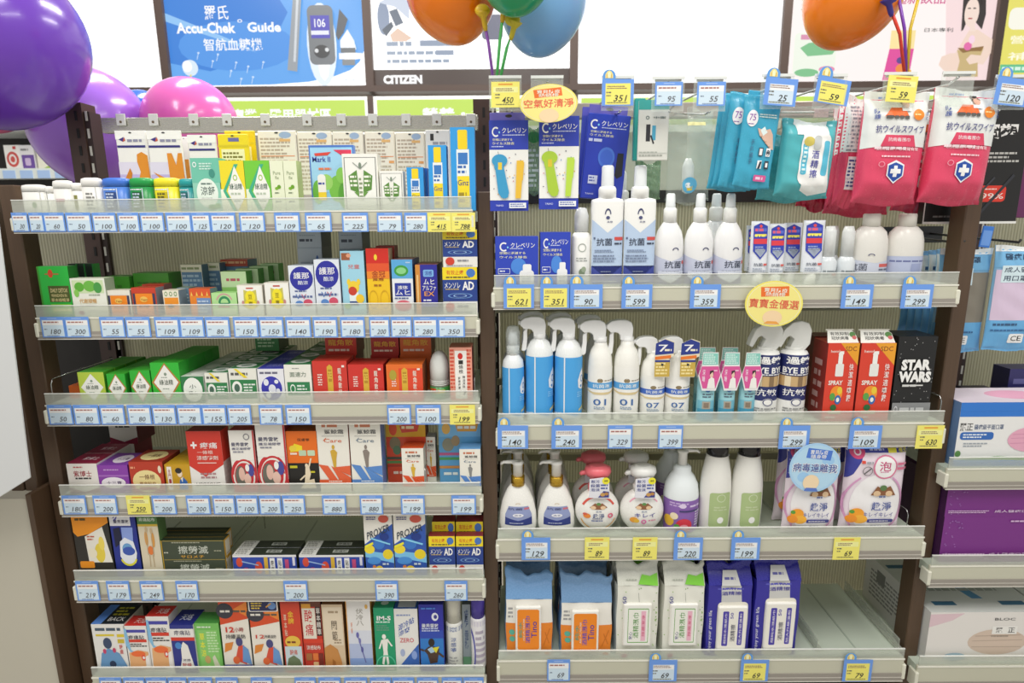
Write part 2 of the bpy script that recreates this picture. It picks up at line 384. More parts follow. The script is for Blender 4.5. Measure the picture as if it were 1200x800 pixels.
tags('L1', [(15,34,30),(35,52,20),(52,77,60),(78,108,50),(109,137,100),(139,164,100),(165,193,100),(195,225,100),(225,247,125),(247,277,120),(281,311,120),(322,352,109),(358,389,65),(401,432,225),(442,472,79),(474,501,280),(501,529,415,'y'),(529,557,788,'y')], 249, 271.5)
tags('L2', [(49,77,180),(77,106,300),(118,147,55),(148,177,55),(182,211,109),(211,240,109),(241,270,80),(274,303,150),(304,333,150),(335,365,140),(367,396,190),(399,428,180),(433,457,200),(458,483,205),(484,513,280),(513,545,350)], 371, 395)
tags('L3', [(57,86,50),(87,117,80),(118,147,60),(150,178,80),(179,207,130),(208,237,78),(237,266,155),(267,295,205),(304,332,78),(335,365,150),(454,482,200),(487,517,100),(527,557,199,'y')], 474, 497)
tags('L4', [(74,102,180),(110,138,200),(149,177,250,'y'),(179,207,200),(219,247,200),(250,276,150),(277,303,100),(304,330,200),(331,358,250),(378,406,880),(422,449,880),(470,498,199),(529,558,199)], 580, 602)
tags('L5', [(90,117,219),(126,153,179),(165,192,249),(207,233,170),(333,361,200),(440,467,390),(521,548,260)], 680, 703)
tags('L6', [(118,144,99),(146,171,250),(172,197,250),(198,220,250),(222,250,199),(254,280,169),(295,320,199),(346,371,180),(374,400,199),(404,431,199),(434,459,280),(460,486,280),(489,514,280),(518,542,350),(543,567,350)], 793, 816)
tags('R1', [(590,626,621,'y','f','t'),(633,668,351,'y','f','t'),(667,706,90,'f','t'),(728,764,599,'f','t'),(808,844,359,'f','t'),(985,1022,149,'f','t'),(1055,1092,299,'f','t')], 333, 361)
tags('R2', [(583,619,140,'f','t'),(646,682,240,'f','t'),(712,741,329),(771,800,399),(912,948,299,'f','t'),(994,1032,109,'f','t'),(1073,1105,630,'y')], 498, 525)
tags('R3', [(611,645,129,'f','t'),(685,714,89,'y'),(741,770,89,'y'),(789,823,220,'f','t'),(856,890,199,'f','t'),(976,1007,69,'y')], 629, 655)
tags('R4', [(641,668,69),(760,793,69,'f','t'),(867,900,69,'y','f','t'),(987,1021,79,'y','f','t')], 772, 797)
# ------------------------------------------------------------------ back wall: light boxes and header signs
E1 = lambda h: M(h, .3, 1.0)
EW = lambda h: M(h, .3, 1.35)
LZ0 = at(600, 106, 1.5).z; LZ1 = at(600, -70, 1.5).z
def lightbox(label, px0, px1, bg, pr, white=False):
    X0 = at(px0, 54, 1.5).x; X1 = at(px1, 54, 1.5).x
    t = thing('light_box', label, 'light box', ((X0+X1)/2, 1.5, LZ0), 'light boxes on the back wall'); w = X1-X0; h = LZ1-LZ0
    g = G(); b = .017
    for q in ((-w/2, -w/2+b, 0, h), (w/2-b, w/2, 0, h), (-w/2+b, w/2-b, 0, b*1.5), (-w/2+b, w/2-b, h-b, h)): g.box(q[0], q[1], 0, .11, q[2], q[3], M('4a3c36', .4))
    g.build('frame', t)
    g = G(); wf, hf = w-2*b, h-2.5*b; g.box(-wf/2, wf/2, .02, .1, b*1.5, b*1.5+hf, EW(bg))
    # print area: the photographed strip from the lower edge to the frame top y=0
    H = at(600, 0, 1.5).z-LZ0-b*1.5
    g.prints(pr, wf, H, flat(-wf/2, .02, b*1.5, wf, H), mat=E1, step=.0003, base=.0005); g.build('lit_panel', t)
lightbox('blank white light box above the purple balloons', -62, 190, 'ffffff', '')
acc = 'p 5fa6ee 0 .02 0 1.6 1 1.6 1 .46 .97 .3 .92 .2 .83 .12 .7 .06 .5 .03;p 2f7fd8 0 .3 0 1.6 .45 1.6 .62 .9 .5 .4 .2 .2;e 4b95e6 .35 .5 .3 .3;p 8fc3f3 0 .9 0 .8 .3 .55 .45 .42 .3 .6;t fff .26 .9 .12 .17 羅氏;B fff .2 .72 .3 .13 Accu-Chek;B fff .495 .725 .17 .12 Guide;o fff .375 .8 .012 .02 .4;t fff .33 .52 .3 .15 智航血糖機;'
acc += 'e d9e9f6 .1 .24 .04 .1;e fff .085 .26 .025 .07;l e8d27a .1 .16 .09 .06 .008;' + ''.join('e cfe4fa %.2f %.2f .006 .012;l cfe4fa %.2f %.2f %.2f %.2f .003;' % (x, y, x, y, x-.01, y-.08) for x, y in ((.15,.42),(.22,.32),(.25,.4),(.31,.2),(.34,.3),(.4,.25),(.42,.12),(.48,.3),(.36,.1)))
acc += 'p 9aa0a6 .6 .2 .67 1.3 .71 1.3 .65 .18;l d0d5da .64 .3 .68 1.1 .012;e e6f2ff .785 .5 .075 .5;R 787c80 .72 .26 .85 .97 .03;r 4a45b8 .735 .58 .83 .85;t fff .782 .76 .055 .1 106;r e8eaf6 .735 .62 .825 .67;e 3b3d40 .783 .42 .04 .08;e dfe2e4 .757 .43 .01 .025;e dfe2e4 .81 .44 .01 .025;p fff .76 .26 .82 .26 .81 .12 .79 .06 .77 .12;p 55595e .86 .62 .885 .92 .925 .8 .9 .64 .87 .55;p f4f8fc .88 .55 .92 .68 .95 .55 .96 .44 .88 .45;r 6a6e72 .88 .4 .955 .46;R fff .87 .32 .99 .4 .03;r 85898d .885 .25 .95 .32;b 9fb4c8 .88 .06 .98 .08 1'
lightbox('light box with blue glucose meter poster', 190, 431, 'ffffff', acc)
cit = 'r 45352f -.0 -.04 1 .2;H fff .145 .08 .2 .11 CITIZEN;e 8d9bb4 .06 .82 .03 .2;p 56606e .05 .68 .1 .78 .11 .72 .07 .6;p 6c7686 .09 .9 .13 .93 .16 .76 .12 .72;p e8c9b4 .09 .62 .13 .7 .2 .58 .17 .54 .1 .54;p cfd8e8 .04 1 .2 1.2 .19 .8 .12 .95;b 98a6ba .07 .46 .24 .56 1;r 93a0b6 .24 .48 .41 .55;b 98a6ba .07 .36 .41 .44 1;r 93a0b6 .32 .37 .41 .43;b 98a6ba .07 .26 .41 .34 1;R 5c5f77 .555 .55 .66 .85 .02;r ebe6e2 .8 .38 .92 .46'
lightbox('light box with black banded blood pressure monitor poster', 431, 673, 'ffffff', cit)
lightbox('blank white light box above the hanging tickets', 673, 921, 'ffffff', '')
wom = 'r fdf3f0 0 -.03 1 1.6;p f6dcdc .8 -.03 .72 1.6 1 1.6 1 -.03;t 5fae6a .1 .92 .1 .14 玩;e 8fd08a .13 .72 .035 .07;R eef4e6 .03 .1 .24 .6 .02;r d98fb0 .06 .52 .2 .58;p 7cc08a .06 .42 .1 .32 .22 .34 .26 .48 .18 .5 .1 .48;e e48ab0 .2 .16 .04 .04;e 7cc08a .1 .12 .06 .05;r fbe3a0 .5 .4 .62 .62;p e0489a .48 .02 .5 .4 .62 .4 .61 .02;e f08a3a .57 .16 .03 .06;e f0b03a .6 .12 .02 .04;e 5a3a8a .56 .26 .02 .04;t d0508a .62 .99 .25 .13 起新飲品;t 444 .73 .62 .14 .05 日本專利;'
wom += 'p 2c2424 .845 1.2 .83 1.0 .835 .8 .84 .6 .85 .62 .87 .78 .9 .72 .94 .62 .95 .8 .94 1.0 .92 1.2;p f0d6c6 .8 .34 .76 .3 .75 .2 .8 .08 .83 .08 .79 .22 .83 .36 .86 .52 .88 .62 .92 .62 .96 .56 1.0 .5 1.0 .34 .97 .2 .9 .22 .88 .26 .86 .3;e f3dccf .88 .82 .035 .17;p f3dccf .88 .7 .9 .7 .91 .6 .88 .6;e 2c2424 .865 .87 .008 .008;e 2c2424 .89 .87 .008 .008;l b04a4a .865 .75 .885 .75 .006;p 2c2424 .85 .96 .87 1.05 .91 1.05 .925 .9 .93 .98 .9 1.2 .86 1.2;p c9b07a .83 .38 .86 .36 .93 .36 .96 .4 .94 .22 .95 .05 .84 .05 .85 .24;p 8f6a3a .83 .4 .86 .34 .9 .36 .95 .36 .96 .42 .9 .4;p f0d6c6 .97 .24 .9 .2 .88 .26 .9 .32 .98 .3;e e36aa8 .88 .42 .02 .05;e f6d6e6 .895 .5 .015 .05'
lightbox('light box with poster of a woman in gold dress holding a flower', 921, 1170, 'ffffff', wom)
lightbox('yellow green light box with white lettering beside the woman poster', 1170, 1420, 'c9c25a', 'R f7f5e6 .03 .62 .6 .88 .03;t fffbe0 .2 .5 .3 .1 營養保健;t fffbe0 .22 .3 .34 .1 補充品;r 5fbf8a .02 .1 .5 .2;b d8f4e4 .03 .11 .48 .19 1')
HZ1 = at(600, 111, 1.5).z; HZ0 = at(600, 152, 1.5).z
def header(label, px0, px1, t0, t1, tx):
    X0 = at(px0, 125, 1.5).x; X1 = at(px1, 125, 1.5).x; w = X1-X0; h = HZ1-HZ0
    t = thing('header_sign', label, 'sign', ((X0+X1)/2, 1.5, HZ0), 'lime header signs under the light boxes')
    g = G(); g.box(-w/2, -w/2+.012, 0, .1, 0, h, M('4a3c36', .4)); g.box(w/2-.012, w/2, 0, .1, 0, h, M('4a3c36', .4)); g.build('frame', t)
    g = G(); g.box(-w/2+.012, w/2-.012, .01, .1, 0, h, EW('f4f4ec'))
    g.prints('r c4e45a .03 .12 .97 .9;' + tx, w, h, flat(-w/2, .01, 0, w, h), mat=E1, step=.0004, base=.0006); g.build('lit_panel', t)
header('lime header sign behind the purple balloons', -62, 200, 0, 0, '')
header('lime header sign under the glucose meter light box', 200, 434, 0, 0, 'B fff .55 .48 .5 .38 專業・醫用器材區')
header('lime header sign under the black banded light box', 434, 674, 0, 0, 'B fff .45 .48 .4 .38 營養・食品')
header('lime header sign under the blank white light box', 674, 921, 0, 0, 't fff .5 .48 .5 .38 保健食品')
header('lime header sign under the woman poster', 921, 1162, 0, 0, 't fff .5 .48 .5 .38 婦嬰用品區')
header('lime header sign under the yellow green light box', 1162, 1420, 0, 0, '')
# wall shelf at the far side with small cartons
ws = thing('wall_shelf', 'pale far wall shelf with blue tags behind purple balloons', 'shelf', (at(40, 205, 1.3).x, 1.3, at(40, 199, 1.3).z))
g = G(); g.box(-.42, .42, 0, .25, -.02, 0, M('d8dcd6', .4)); g.build('deck', ws)
g = G(); g.box(-.42, .42, -.006, 0, -.034, .006, M('dfe6e2', .3))
for k in range(9): x = -.4+k*.07; g.box(x, x+.05, -.0075, -.006, -.033, -.002, M('a9c6ee', .4))
g.build('price_rail', ws)
g = G(); g.box(-.42, .42, .25, .27, -.5, .2, M('1f1b1a', .6)); g.build('back_board', ws)
g = G(); g.box(-.42, .42, .0, .27, .155, .175, M('f2f2ee', .4)); g.build('canopy', ws)
wz = ws.location.z
for nm, lb, x0, x1, yt, c, pr in (('carton', 'white far wall carton with red round emblem', 3, 22, 170, 'ecebe6', 'e c9504a .5 .45 .4 .3;o e8e0dc .5 .45 .25 .2 .4;r 5a70b0 0 0 1 .1;r c03a3a .6 .84 .8 .95'),
        ('carton', 'white and purple far wall carton on the wall shelf', 21, 39, 170, 'e2e0e2', 'r 6a4a9a .1 .05 .95 .62;R c9b4d8 .3 .2 .7 .5 .1;b 888 .1 .75 .8 .9 1'),
        ('carton', 'cream far wall carton with green corner', 40, 66, 167, 'e6e4d2', 'p 9cbc4a 0 0 1 0 1 .35;b a0a090 .15 .6 .9 .75 2;r 7a80a8 .08 .82 .2 .92'),
        ('carton', 'pale green far wall carton beside the cream one', 66, 78, 170, 'cfd9cc', 'b a8b4a4 .1 .6 .9 .8 2'),
        ('carton', 'cream far wall carton beside the dark slotted post', 80, 96, 178, 'e9e4d0', 'b a8a090 .1 .5 .9 .8 2')):
    a = at(x0, yt, 1.34); b = at(x1, yt, 1.34); w = b.x-a.x-.004; h = a.z-wz
    g = G(); g.box(-w/2, w/2, 0, .06, 0, h, M(c, .4)); g.prints(pr, w, h, flat(-w/2, 0, 0, w, h), step=.0003, base=.0005)
    tag(g.build(nm, loc=((a.x+b.x)/2, 1.34, wz)), lb, 'box')
# ------------------------------------------------------------------ balloons
def balloon(label, px, py, rx, ry, Y, col, tilt=0, knot=None, part_col=None):
    c = at(px, py, Y); s = (c-CAM).length/F*1.0; k = (c-CAM).dot(AF)/F; R, H = rx*k, ry*k
    t = thing('balloon', label, 'balloon', c); bm = G(); pr = []
    for j in range(25):
        a = -PI/2+PI*j/24; z = math.sin(a); r = math.cos(a)
        if z < 0: r *= 1-.10*z*z; z *= 1.08
        pr.append((max(1e-4, r*R), z*H))
    bm.lathe(pr, M(col, .2, 0, 0, .12), n=40, cap=False); o = bm.build('skin', t); o.rotation_euler = (0, tilt, 0)
    return t, c, R, H, k
balloon('large deep purple balloon at the upper edge of shop', -8, 46, 96, 94, .15, '6b3cb4', .1)
balloon('lighter purple balloon behind the slotted brown post', 107, 150, 63, 68, .58, '9c66d4', -.3)
balloon('dark blue balloon between light purple and pink balloons', 167, 134, 27, 27, .85, '2a5bc0', 0)
balloon('pink balloon rising above the galvanised hook rail', 224, 146, 52, 52, .62, 'da62b0', 0)
balloon('magenta balloon peeking below the large purple balloon', -12, 108, 44, 43, .42, 'c8407c', .2)
ZH = at(600, 92, -.01).z
def stickballoon(label, px, py, rx, ry, col, tilt, knot, stick, scol, cupcol, Y=.03):
    t, c, R, H, k = balloon(label, px, py, rx, ry, Y, col, tilt)
    kx = at(knot[0], knot[1], -.03 if cupcol else .0); sx = at(stick[0], stick[1], -.012)
    g = G(); mid = (kx+sx)/2+Vector((.004 if stick[0] > 1000 else 0, 0, .01)); g.tube([kx-c, mid-c, sx-c], .0028, M(scol, .3), 8); g.build('stick', t)
    g = G(); d = (sx-kx).normalized(); q = kx-c
    g.tube([q-d*.012, q-d*.008, q+d*.0, q+d*.014, q+d*.02], [.013, .011, .005, .0045, .003], M(cupcol, .35), 12); g.ball((q.x-.002, q.y-.006, q.z+.012), .014, .004, .011, M(cupcol, .35), 12, 8); g.build('cup', t)
stickballoon('orange balloon on a purple stick', 528, -12, 53, 56, 'f07a08', -.25, (567, 22), (578, 93), '9a5ac0', 'd8b020')
stickballoon('green balloon above light blue balloon', 604, -38, 46, 49, '1f9a62', 0, (590, 12), (582, 93), '5fd070', 'd8b020', -.08)
stickballoon('light blue balloon on a green stick', 636, 0, 51, 58, '7aaee0', .15, (602, 33), (586, 93), '5fd070', 'c8b828', .10)
stickballoon('orange balloon on a red stick above pink wipes', 1000, -6, 53, 58, 'ea7a10', .5, (1042, 6), (1060, 86), 'd83a2a', '3a2a86', .06)
for nm, kx, sx, c, l in (('balloon_stick', (1050, -20), (1062, 86), '7a3ab0', 'purple balloon stick behind the 59 ticket over pink wipes'), ('balloon_stick', (1081, -20), (1063, 86), 'd2b428', 'yellow balloon stick behind the 59 ticket over pink wipes')):
    a = at(kx[0], kx[1], -.0); b = at(sx[0], sx[1], -.006); m = (a+b)/2+Vector((.006 if c[0] == '7' else -.008, 0, 0)); g = G(); g.tube([(0, 0, 0), m-b, a-b], .0028, M(c, .3), 8); tag(g.build(nm, loc=b), l, 'stick')
# ------------------------------------------------------------------ neighbouring end units
a = at(0, 585, -.05); b = at(39, 572, -.05)
t = thing('display_cabinet', 'pale grey cabinet side with brown edge at the aisle end', 'cabinet', (at(-60, 700, .0).x, .05, 0))
zt = at(10, 582, .0).z; x1 = at(37, 585, .0).x-t.location.x
g = G(); g.box(x1-.5, x1, -.06, .022, .0, zt, M('c2bdae', .35)); g.build('body', t); g = G(); g.rbox(x1, x1+.012, -.065, .024, .0, zt+.012, WOOD, .001, 1); g.build('edge_strip', t)
g = G(); p = [at(-120, 235, -.1), at(-6, 232, -.1), at(35, 560, -.1), at(0, 582, -.1), at(-120, 600, -.1)]
o = p[1]; g.prism([(q.x-o.x, q.z-o.z) for q in p], 0, .004, M('d3d5d6', .3), .001); tag(g.build('sign_board', loc=o), 'pale blank board hanging beside the brown end boards', 'board')
# ------------------------------------------------------------------ light
w = bpy.data.worlds.new('shop'); SC.world = w; w.use_nodes = True
w.node_tree.nodes['Background'].inputs['Color'].default_value = (1, .985, .95, 1); w.node_tree.nodes['Background'].inputs['Strength'].default_value = .62
def lamp(x, y, z, sx, sy, e):
    l = bpy.data.lights.new('ceiling_lamp', 'AREA'); l.shape = 'RECTANGLE'; l.size = sx; l.size_y = sy; l.energy = e; l.color = (1, .97, .91)
    o = bpy.data.objects.new('ceiling_lamp', l); COL.objects.link(o); o.location = (x, y, z)
for x in (-1.1, 0, 1.1): lamp(x, -1.1, 2.75, .25, 1.2, 18)
for x in (-1.1, 0, 1.1): lamp(x, .95, 2.75, .25, .8, 20)
SC.view_settings.view_transform = 'Standard'; SC.view_settings.look = 'None'; SC.view_settings.exposure = 0; SC.view_settings.gamma = 1; SC.view_settings.use_curve_mapping = False
# ------------------------------------------------------------------ cartons of the medicine bay
LB = set()
def C(sh, name, label, x0, x1, yt, d, cols, pr='', y=.012, cat='box', row=0, gap=.001, group=None, on=None, sp='', tp='', rot=0, yb=None, rl=None, lift=0):
    S = SH[sh]; A = at(x0, yt, y); B = at(x1, yt, y); w = B.x-A.x-.0008
    z0 = on['zt']+.0002 if on else (at((x0+x1)/2, yb, y).z if yb else S['z'])+lift
    h = (A.z+B.z)/2-z0; X = (A.x+B.x)/2
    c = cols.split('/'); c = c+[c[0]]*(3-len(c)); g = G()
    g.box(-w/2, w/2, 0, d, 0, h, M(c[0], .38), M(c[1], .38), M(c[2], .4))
    g.prints('l 0005 .03 .5 .97 .5 .006'.replace('0005', c[2]) if not tp else tp, w, d, lambda u, v, o: (-w/2+u*w, v*d, h+o))
    if pr: g.prints(pr, w, h, flat(-w/2, 0, 0, w, h))
    if sp:
        if X < 0: g.prints(sp, d, h, lambda u, v, o: (w/2+o, u*d, v*h))
        else: g.prints(sp, d, h, lambda u, v, o: (-w/2-o, d-u*d, v*h))
    o = g.build(name, loc=(X, y, z0)); tag(o, label, cat, group)
    if rot: o.rotation_euler = (0, 0, rot)
    rec = dict(o=o, zt=z0+h, X=X, y=y, w=w, d=d, h=h)
    for k in range(row):
        dup(o, (X, y+(d+gap)*(k+1), z0), '%s, %s back in its row' % (rl or label, ORD[k]), group)
    return rec
# --- L1: plaster cards on the hooks, tins and small cartons
def card(sh, name, label, x0, x1, y0, y1, Y, col, pr, th=.004, group=None, cat='pack', tilt=0, hole=True):
    A = at(x0, y0, Y); B = at(x1, y0, Y); w = abs(B.x-A.x); h = A.z-at((x0+x1)/2, y1, Y).z; X = (A.x+B.x)/2
    g = G(); g.rbox(-w/2, w/2, 0, th, -h, 0, M(col, .35), min(.0018, th*.4), 1)
    g.prints(pr, w, h, flat(-w/2, 0, -h, w, h))
    if hole: g.prints('e 333 .5 .965 .05 .012', w, h, flat(-w/2, 0, -h, w, h), base=.0011)
    o = g.build(name, loc=(X, Y, A.z)); tag(o, label, cat, group)
    if tilt: o.rotation_euler = (0, tilt, 0)
    return o
PLH = 'r d9d3e4 0 0 1 .5;r b9aedb 0 0 1 .3;r 8a7ac4 0 0 1 .16;r efeee9 0 .86 1 1;p 3a2a7a .1 .86 .28 .9 .24 .82;p c2563a .22 .82 .3 .9 .32 .84;b 8a8aa0 .38 .8 .92 .88 1;r 2d2a78 .03 .73 .95 .765;'
for k, (x0, x1, y0, fig, lb) in enumerate(((134, 170, 153, 'p d98a22 .62 .0 .6 .2 .7 .34 .62 .5 .64 .62 .8 .66 .98 .6 1 .1;p c97a1c .1 .02 .04 .1 .2 .26 .36 .4 .42 .32 .34 .16 .22 .06', 'knee support card with orange bent plaster, nearest the slotted post'),
        (171, 211, 153, 'p d98a22 .56 0 .54 .64 .68 .64 .78 .45 .86 .64 .98 .64 1 0;p d98a22 .08 .34 .5 .22 .5 .14 .12 .02 .2 .12 .36 .18', 'white plaster card with orange trouser shaped plaster'),
        (219, 252, 158, 'r e0902a .12 .02 .9 .55', 'white plaster card with plain orange block, above teal carton'))):
    card('L1', 'plaster_card', lb, x0, x1, y0, 226, .19-.01*k, 'e9e7e2', PLH+fig, .006, 'plaster cards on the hook rail')
card('L1', 'plaster_card', 'white plaster card with thin orange edge, behind the trouser shaped one', 211, 219, 160, 226, .215, 'e6e3e4', 'r d08a30 .3 0 .9 .6', .006, 'plaster cards on the hook rail')
YC = 'r f4ecb4 .1 .06 .85 .72;b 7a7428 .14 .12 .8 .68 8;r 6a6aa0 .35 .86 .7 .93;r d8c21e .0 .76 1 .8'
card('L1', 'plaster_card', 'yellow plaster card with boxed text, front one of yellow pair', 254, 290, 157, 220, .17, 'ecd41e', YC, .005, 'yellow plaster cards')
card('L1', 'plaster_card', 'yellow plaster card half hidden behind another yellow card', 262, 298, 153, 220, .205, 'e4c81a', YC, .005, 'yellow plaster cards')
CR = 'b b8a894 .06 .5 .94 .9 7;e 9ab0cc .72 .93 .16 .05;r e0b070 .56 .83 .85 .87;r e08a50 .06 .6 .94 .612;b c0b49c .06 .06 .94 .48 7;r e2a060 .78 .5 .95 .54'
for k, (x0, x1, y0) in enumerate(((301, 346, 153), (347, 388, 154), (389, 425, 154), (427, 462, 154), (463, 497, 155))):
    card('L1', 'plaster_card', 'cream printed plaster card on the hook rail, %s of five cream cards' % ORD[k], x0, x1, y0, 228, .2+.006*(k % 2), 'ece5d4', CR, .005, 'cream plaster cards')
card('L1', 'plaster_card', 'white card with black square mark behind blue oil cartons', 498, 527, 152, 230, .2, 'e9e8e4', 'r 2a2a2a .2 .84 .34 .94;b a0a0a8 .3 .76 .9 .84 1;r d8d8dc .05 .1 .95 .7', .005)
def tin(label, x0, x1, yt, col, dark, pr, ex=3.2, dep=.03, cat='box', name='pill_tin', ribs=True, y=.014):
    A = at(x0, yt, y); B = at(x1, yt, y); w = B.x-A.x-.001; z0 = SH['L1']['z']; h = A.z-z0; X = (A.x+B.x)/2; R = w/2; sy = dep/2/R
    t = thing(name, label, cat, (X, y+dep/2, z0))
    g = G(); g.lathe([(R*.95, 0), (R, .002), (R, h*.74)], M(col, .3), n=28, sy=sy, ex=ex)
    def sf(u, v, o):
        x = (u-.5)*2*R*.98; yy = -sy*R*max(0, 1-abs(x/R)**ex)**(1/ex)-o-.0003
        return (x, yy, v*h)
    g.prints(pr, 2*R, h, sf, cut=.006); g.build('body', t)
    g = G(); g.lathe([(R, h*.75), (R*1.0, h*.9), (R*.93, h*.97), (R*.6, h)], M(dark, .3), n=28, sy=sy, ex=ex); g.build('lid', t)
    return t
tb = 'r 2c4a86 .16 .1 .6 .6;b c8d4ea .18 .14 .58 .58 5;r d8e2f2 .62 0 .66 .7;b e8eef8 .1 .63 .6 .7 1'
tin('blue flip top tin, first of four coloured tins', 115, 146, 208, '4a7ed4', '3f74d2', tb)
tin('green flip top tin beside the blue tin', 147, 175, 208, '1f8f46', '1d9a48', tb.replace('2c4a86', '135a30'))
tin('yellow flip top tin beside the green tin', 176, 206, 208, 'eadb2c', 'efe22a', tb.replace('2c4a86', 'c9b814').replace('c8d4ea', '4a4a20'))
tin('teal flip top tin beside the teal mint carton', 206, 226, 209, '1a8e90', '1f9a9a', tb.replace('2c4a86', '0f5f66'))
wp = 'b 8a8a86 .3 .1 .75 .6 5;r c4c4c0 .8 0 .83 .8'
for k, (x0, x1, yt, p, lb) in enumerate(((20, 48, 216, 'e 7a9a6a .6 .3 .1 .1;r c8c8c4 .85 0 .88 .8', 'white flip tin with a green dot at the shelf end'), (49, 57, 218, 'r 9a9a96 .5 .1 .6 .8', 'narrow white tin edge between two white tins'),
        (57, 79, 211, 'r c06a80 .2 .36 .7 .44;b 5a5a58 .2 .02 .75 .34 6', 'white tin with pink line over a barcode'), (80, 90, 214, 'r 8a8a50 .4 .1 .8 .6', 'narrow white tin with dark barcode side'), (90, 114, 208, wp, 'rounded white tin with barcode beside the blue tin'))):
    tin(lb, x0, x1, yt, 'e8e7e2', 'eceae6', p, 2.6, .022, y=.014+.006*(k % 2))
C('L1', 'mint_carton', 'teal mint carton with pale round label', 222, 256, 185, .03, '8fcdb8/6fb9a0/58ac94', 'r 6fc0a8 0 .55 1 1;e e6f1e6 .5 .36 .38 .27;t 2f4a44 .52 .4 .5 .16 涼舒;b 6a8078 .3 .5 .7 .56 1;b 3a4a44 .28 .24 .72 .28 1;e 4f9a3a .62 .1 .14 .05;e 5aa83e .82 .12 .12 .05;o e8f4ee .14 .88 .07 .05 .4;b d2ece2 .3 .78 .9 .92 3;e 3f8f80 .72 .72 .1 .08')
DM = 'p 3fae86 .62 .93 .78 .93 .22 .42 .1 .42;p 3fae86 .1 .42 .22 .42 .6 .02 .44 .02;p f0f2ea .62 .9 .95 .45 .95 .3 .62 .02 .28 .4;o a8c46a .62 .67 .09 .06 .4;t 3a5a4a .62 .5 .5 .12 綠油精;b b8c4b0 .4 .32 .85 .4 1;b 98a898 .5 .2 .8 .24 1'
C('L1', 'oil_carton', 'ointment oil carton with white diamond and yellow corners', 255, 285, 188, .03, 'ecd92a/dcc81c/8aa83c', 'p eef0dc 0 0 0 .45 .12 .45 .45 0;'+DM)
C('L1', 'oil_carton', 'ointment oil carton with white diamond and green corners', 285, 315, 188, .03, '74c83c/5cb02e/4a9a30', 'p e6efd6 0 0 0 .45 .12 .45 .45 0;'+DM)
for k, (x0, x1, lb) in enumerate(((315, 331, 'slim cream oil carton with leaf mark, beside green diamond carton'), (331, 347, 'slim cream oil carton with leaf mark, nearest the paper cards'))):
    C('L1', 'slim_carton', lb, x0, x1, 188, .03, 'e6ebcf/d8dfb8/b9c67f', 't 8a9a70 .5 .76 .55 .07 Pure;t 8a9a70 .5 .67 .3 .06 fix;e 7aae2a .42 .46 .14 .03;e 6a9e22 .6 .49 .14 .04;b 8a967a .25 .35 .75 .4 1;b 7a8470 .25 .18 .8 .23 1')
C('L1', 'blister_pack', 'blue bordered lip stick pack with green leaves', 361, 414, 170, .016, '8fc8ea/5a86d0/5a86d0', 'r 4a76c8 0 0 .03 1;r 4a76c8 0 .97 1 1;r 4a76c8 .97 .6 1 1;r 9fd0ee .03 .3 .97 .96;e 7cc04a .6 .35 .2 .2;e 5fa83a .8 .25 .2 .22;e 9cd06a .35 .45 .15 .12;e 6cb440 .15 .3 .12 .18;e 8aca58 .7 .55 .12 .12;t 2c3a9a .27 .79 .4 .08 Mark II;p d8443a .12 .88 .5 .9 .42 .85 .14 .84;p d83a5a .55 .93 .95 .93 .95 .8 .75 .84;r f2ece8 .16 .3 .34 .52;e f2ece8 .25 .52 .09 .05;r f0d030 .16 .18 .34 .3;b 3a4aa0 .17 .4 .33 .46 1;b e07a50 .2 .62 .6 .68 1', y=.05)
FL = 'r f4f3ea .03 .02 .97 .98;r 6a6a66 .05 .93 .95 .94;r 6a6a66 .05 .04 .07 .94;r 6a6a66 .93 .04 .95 .94;p 5c8c3c .16 .62 .4 .72 .44 .32 .2 .38;p 5c8c3c .84 .62 .6 .72 .56 .32 .8 .38;p 6a9a48 .3 .34 .7 .34 .5 .2;r f0f0e6 .44 .2 .56 .72;b eef0e2 .2 .42 .4 .64 3;b eef0e2 .6 .42 .8 .64 3;b 8a9a7a .45 .22 .55 .6 5;l 8a948a .3 .85 .5 .74 .02;l 8a948a .7 .85 .5 .74 .02;e 7a8a7a .5 .8 .04 .05'
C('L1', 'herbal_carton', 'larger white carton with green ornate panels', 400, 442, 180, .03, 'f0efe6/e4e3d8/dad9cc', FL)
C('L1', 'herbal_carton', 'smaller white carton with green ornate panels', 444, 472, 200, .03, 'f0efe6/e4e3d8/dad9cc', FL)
OB = 'r 2f9ae0 0 0 1 1;r e8eef0 .24 .36 .76 .74;r 3a78c0 .3 .56 .7 .7;b 3a68b0 .28 .44 .72 .56 2;R f2d21e .3 .74 .7 .97 .06;r f0d828 .26 .04 .76 .42;t 333a80 .5 .34 .44 .07 Ginz;b a08a28 .3 .08 .72 .24 2'
for x0, x1, yt, lb, y in ((476, 496, 196, 'smallest blue oil carton with yellow capped bottle picture', .012), (501, 523, 170, 'middle sized blue oil carton with yellow capped bottle picture', .014), (527, 556, 149, 'tallest blue oil carton with yellow capped bottle picture', .012)):
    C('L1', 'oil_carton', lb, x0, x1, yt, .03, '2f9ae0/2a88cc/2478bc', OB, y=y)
C('L1', 'oil_carton', 'dark blue carton edge between the small and middle oil cartons', 494, 501, 197, .03, '2a6ab8', '', y=.046)
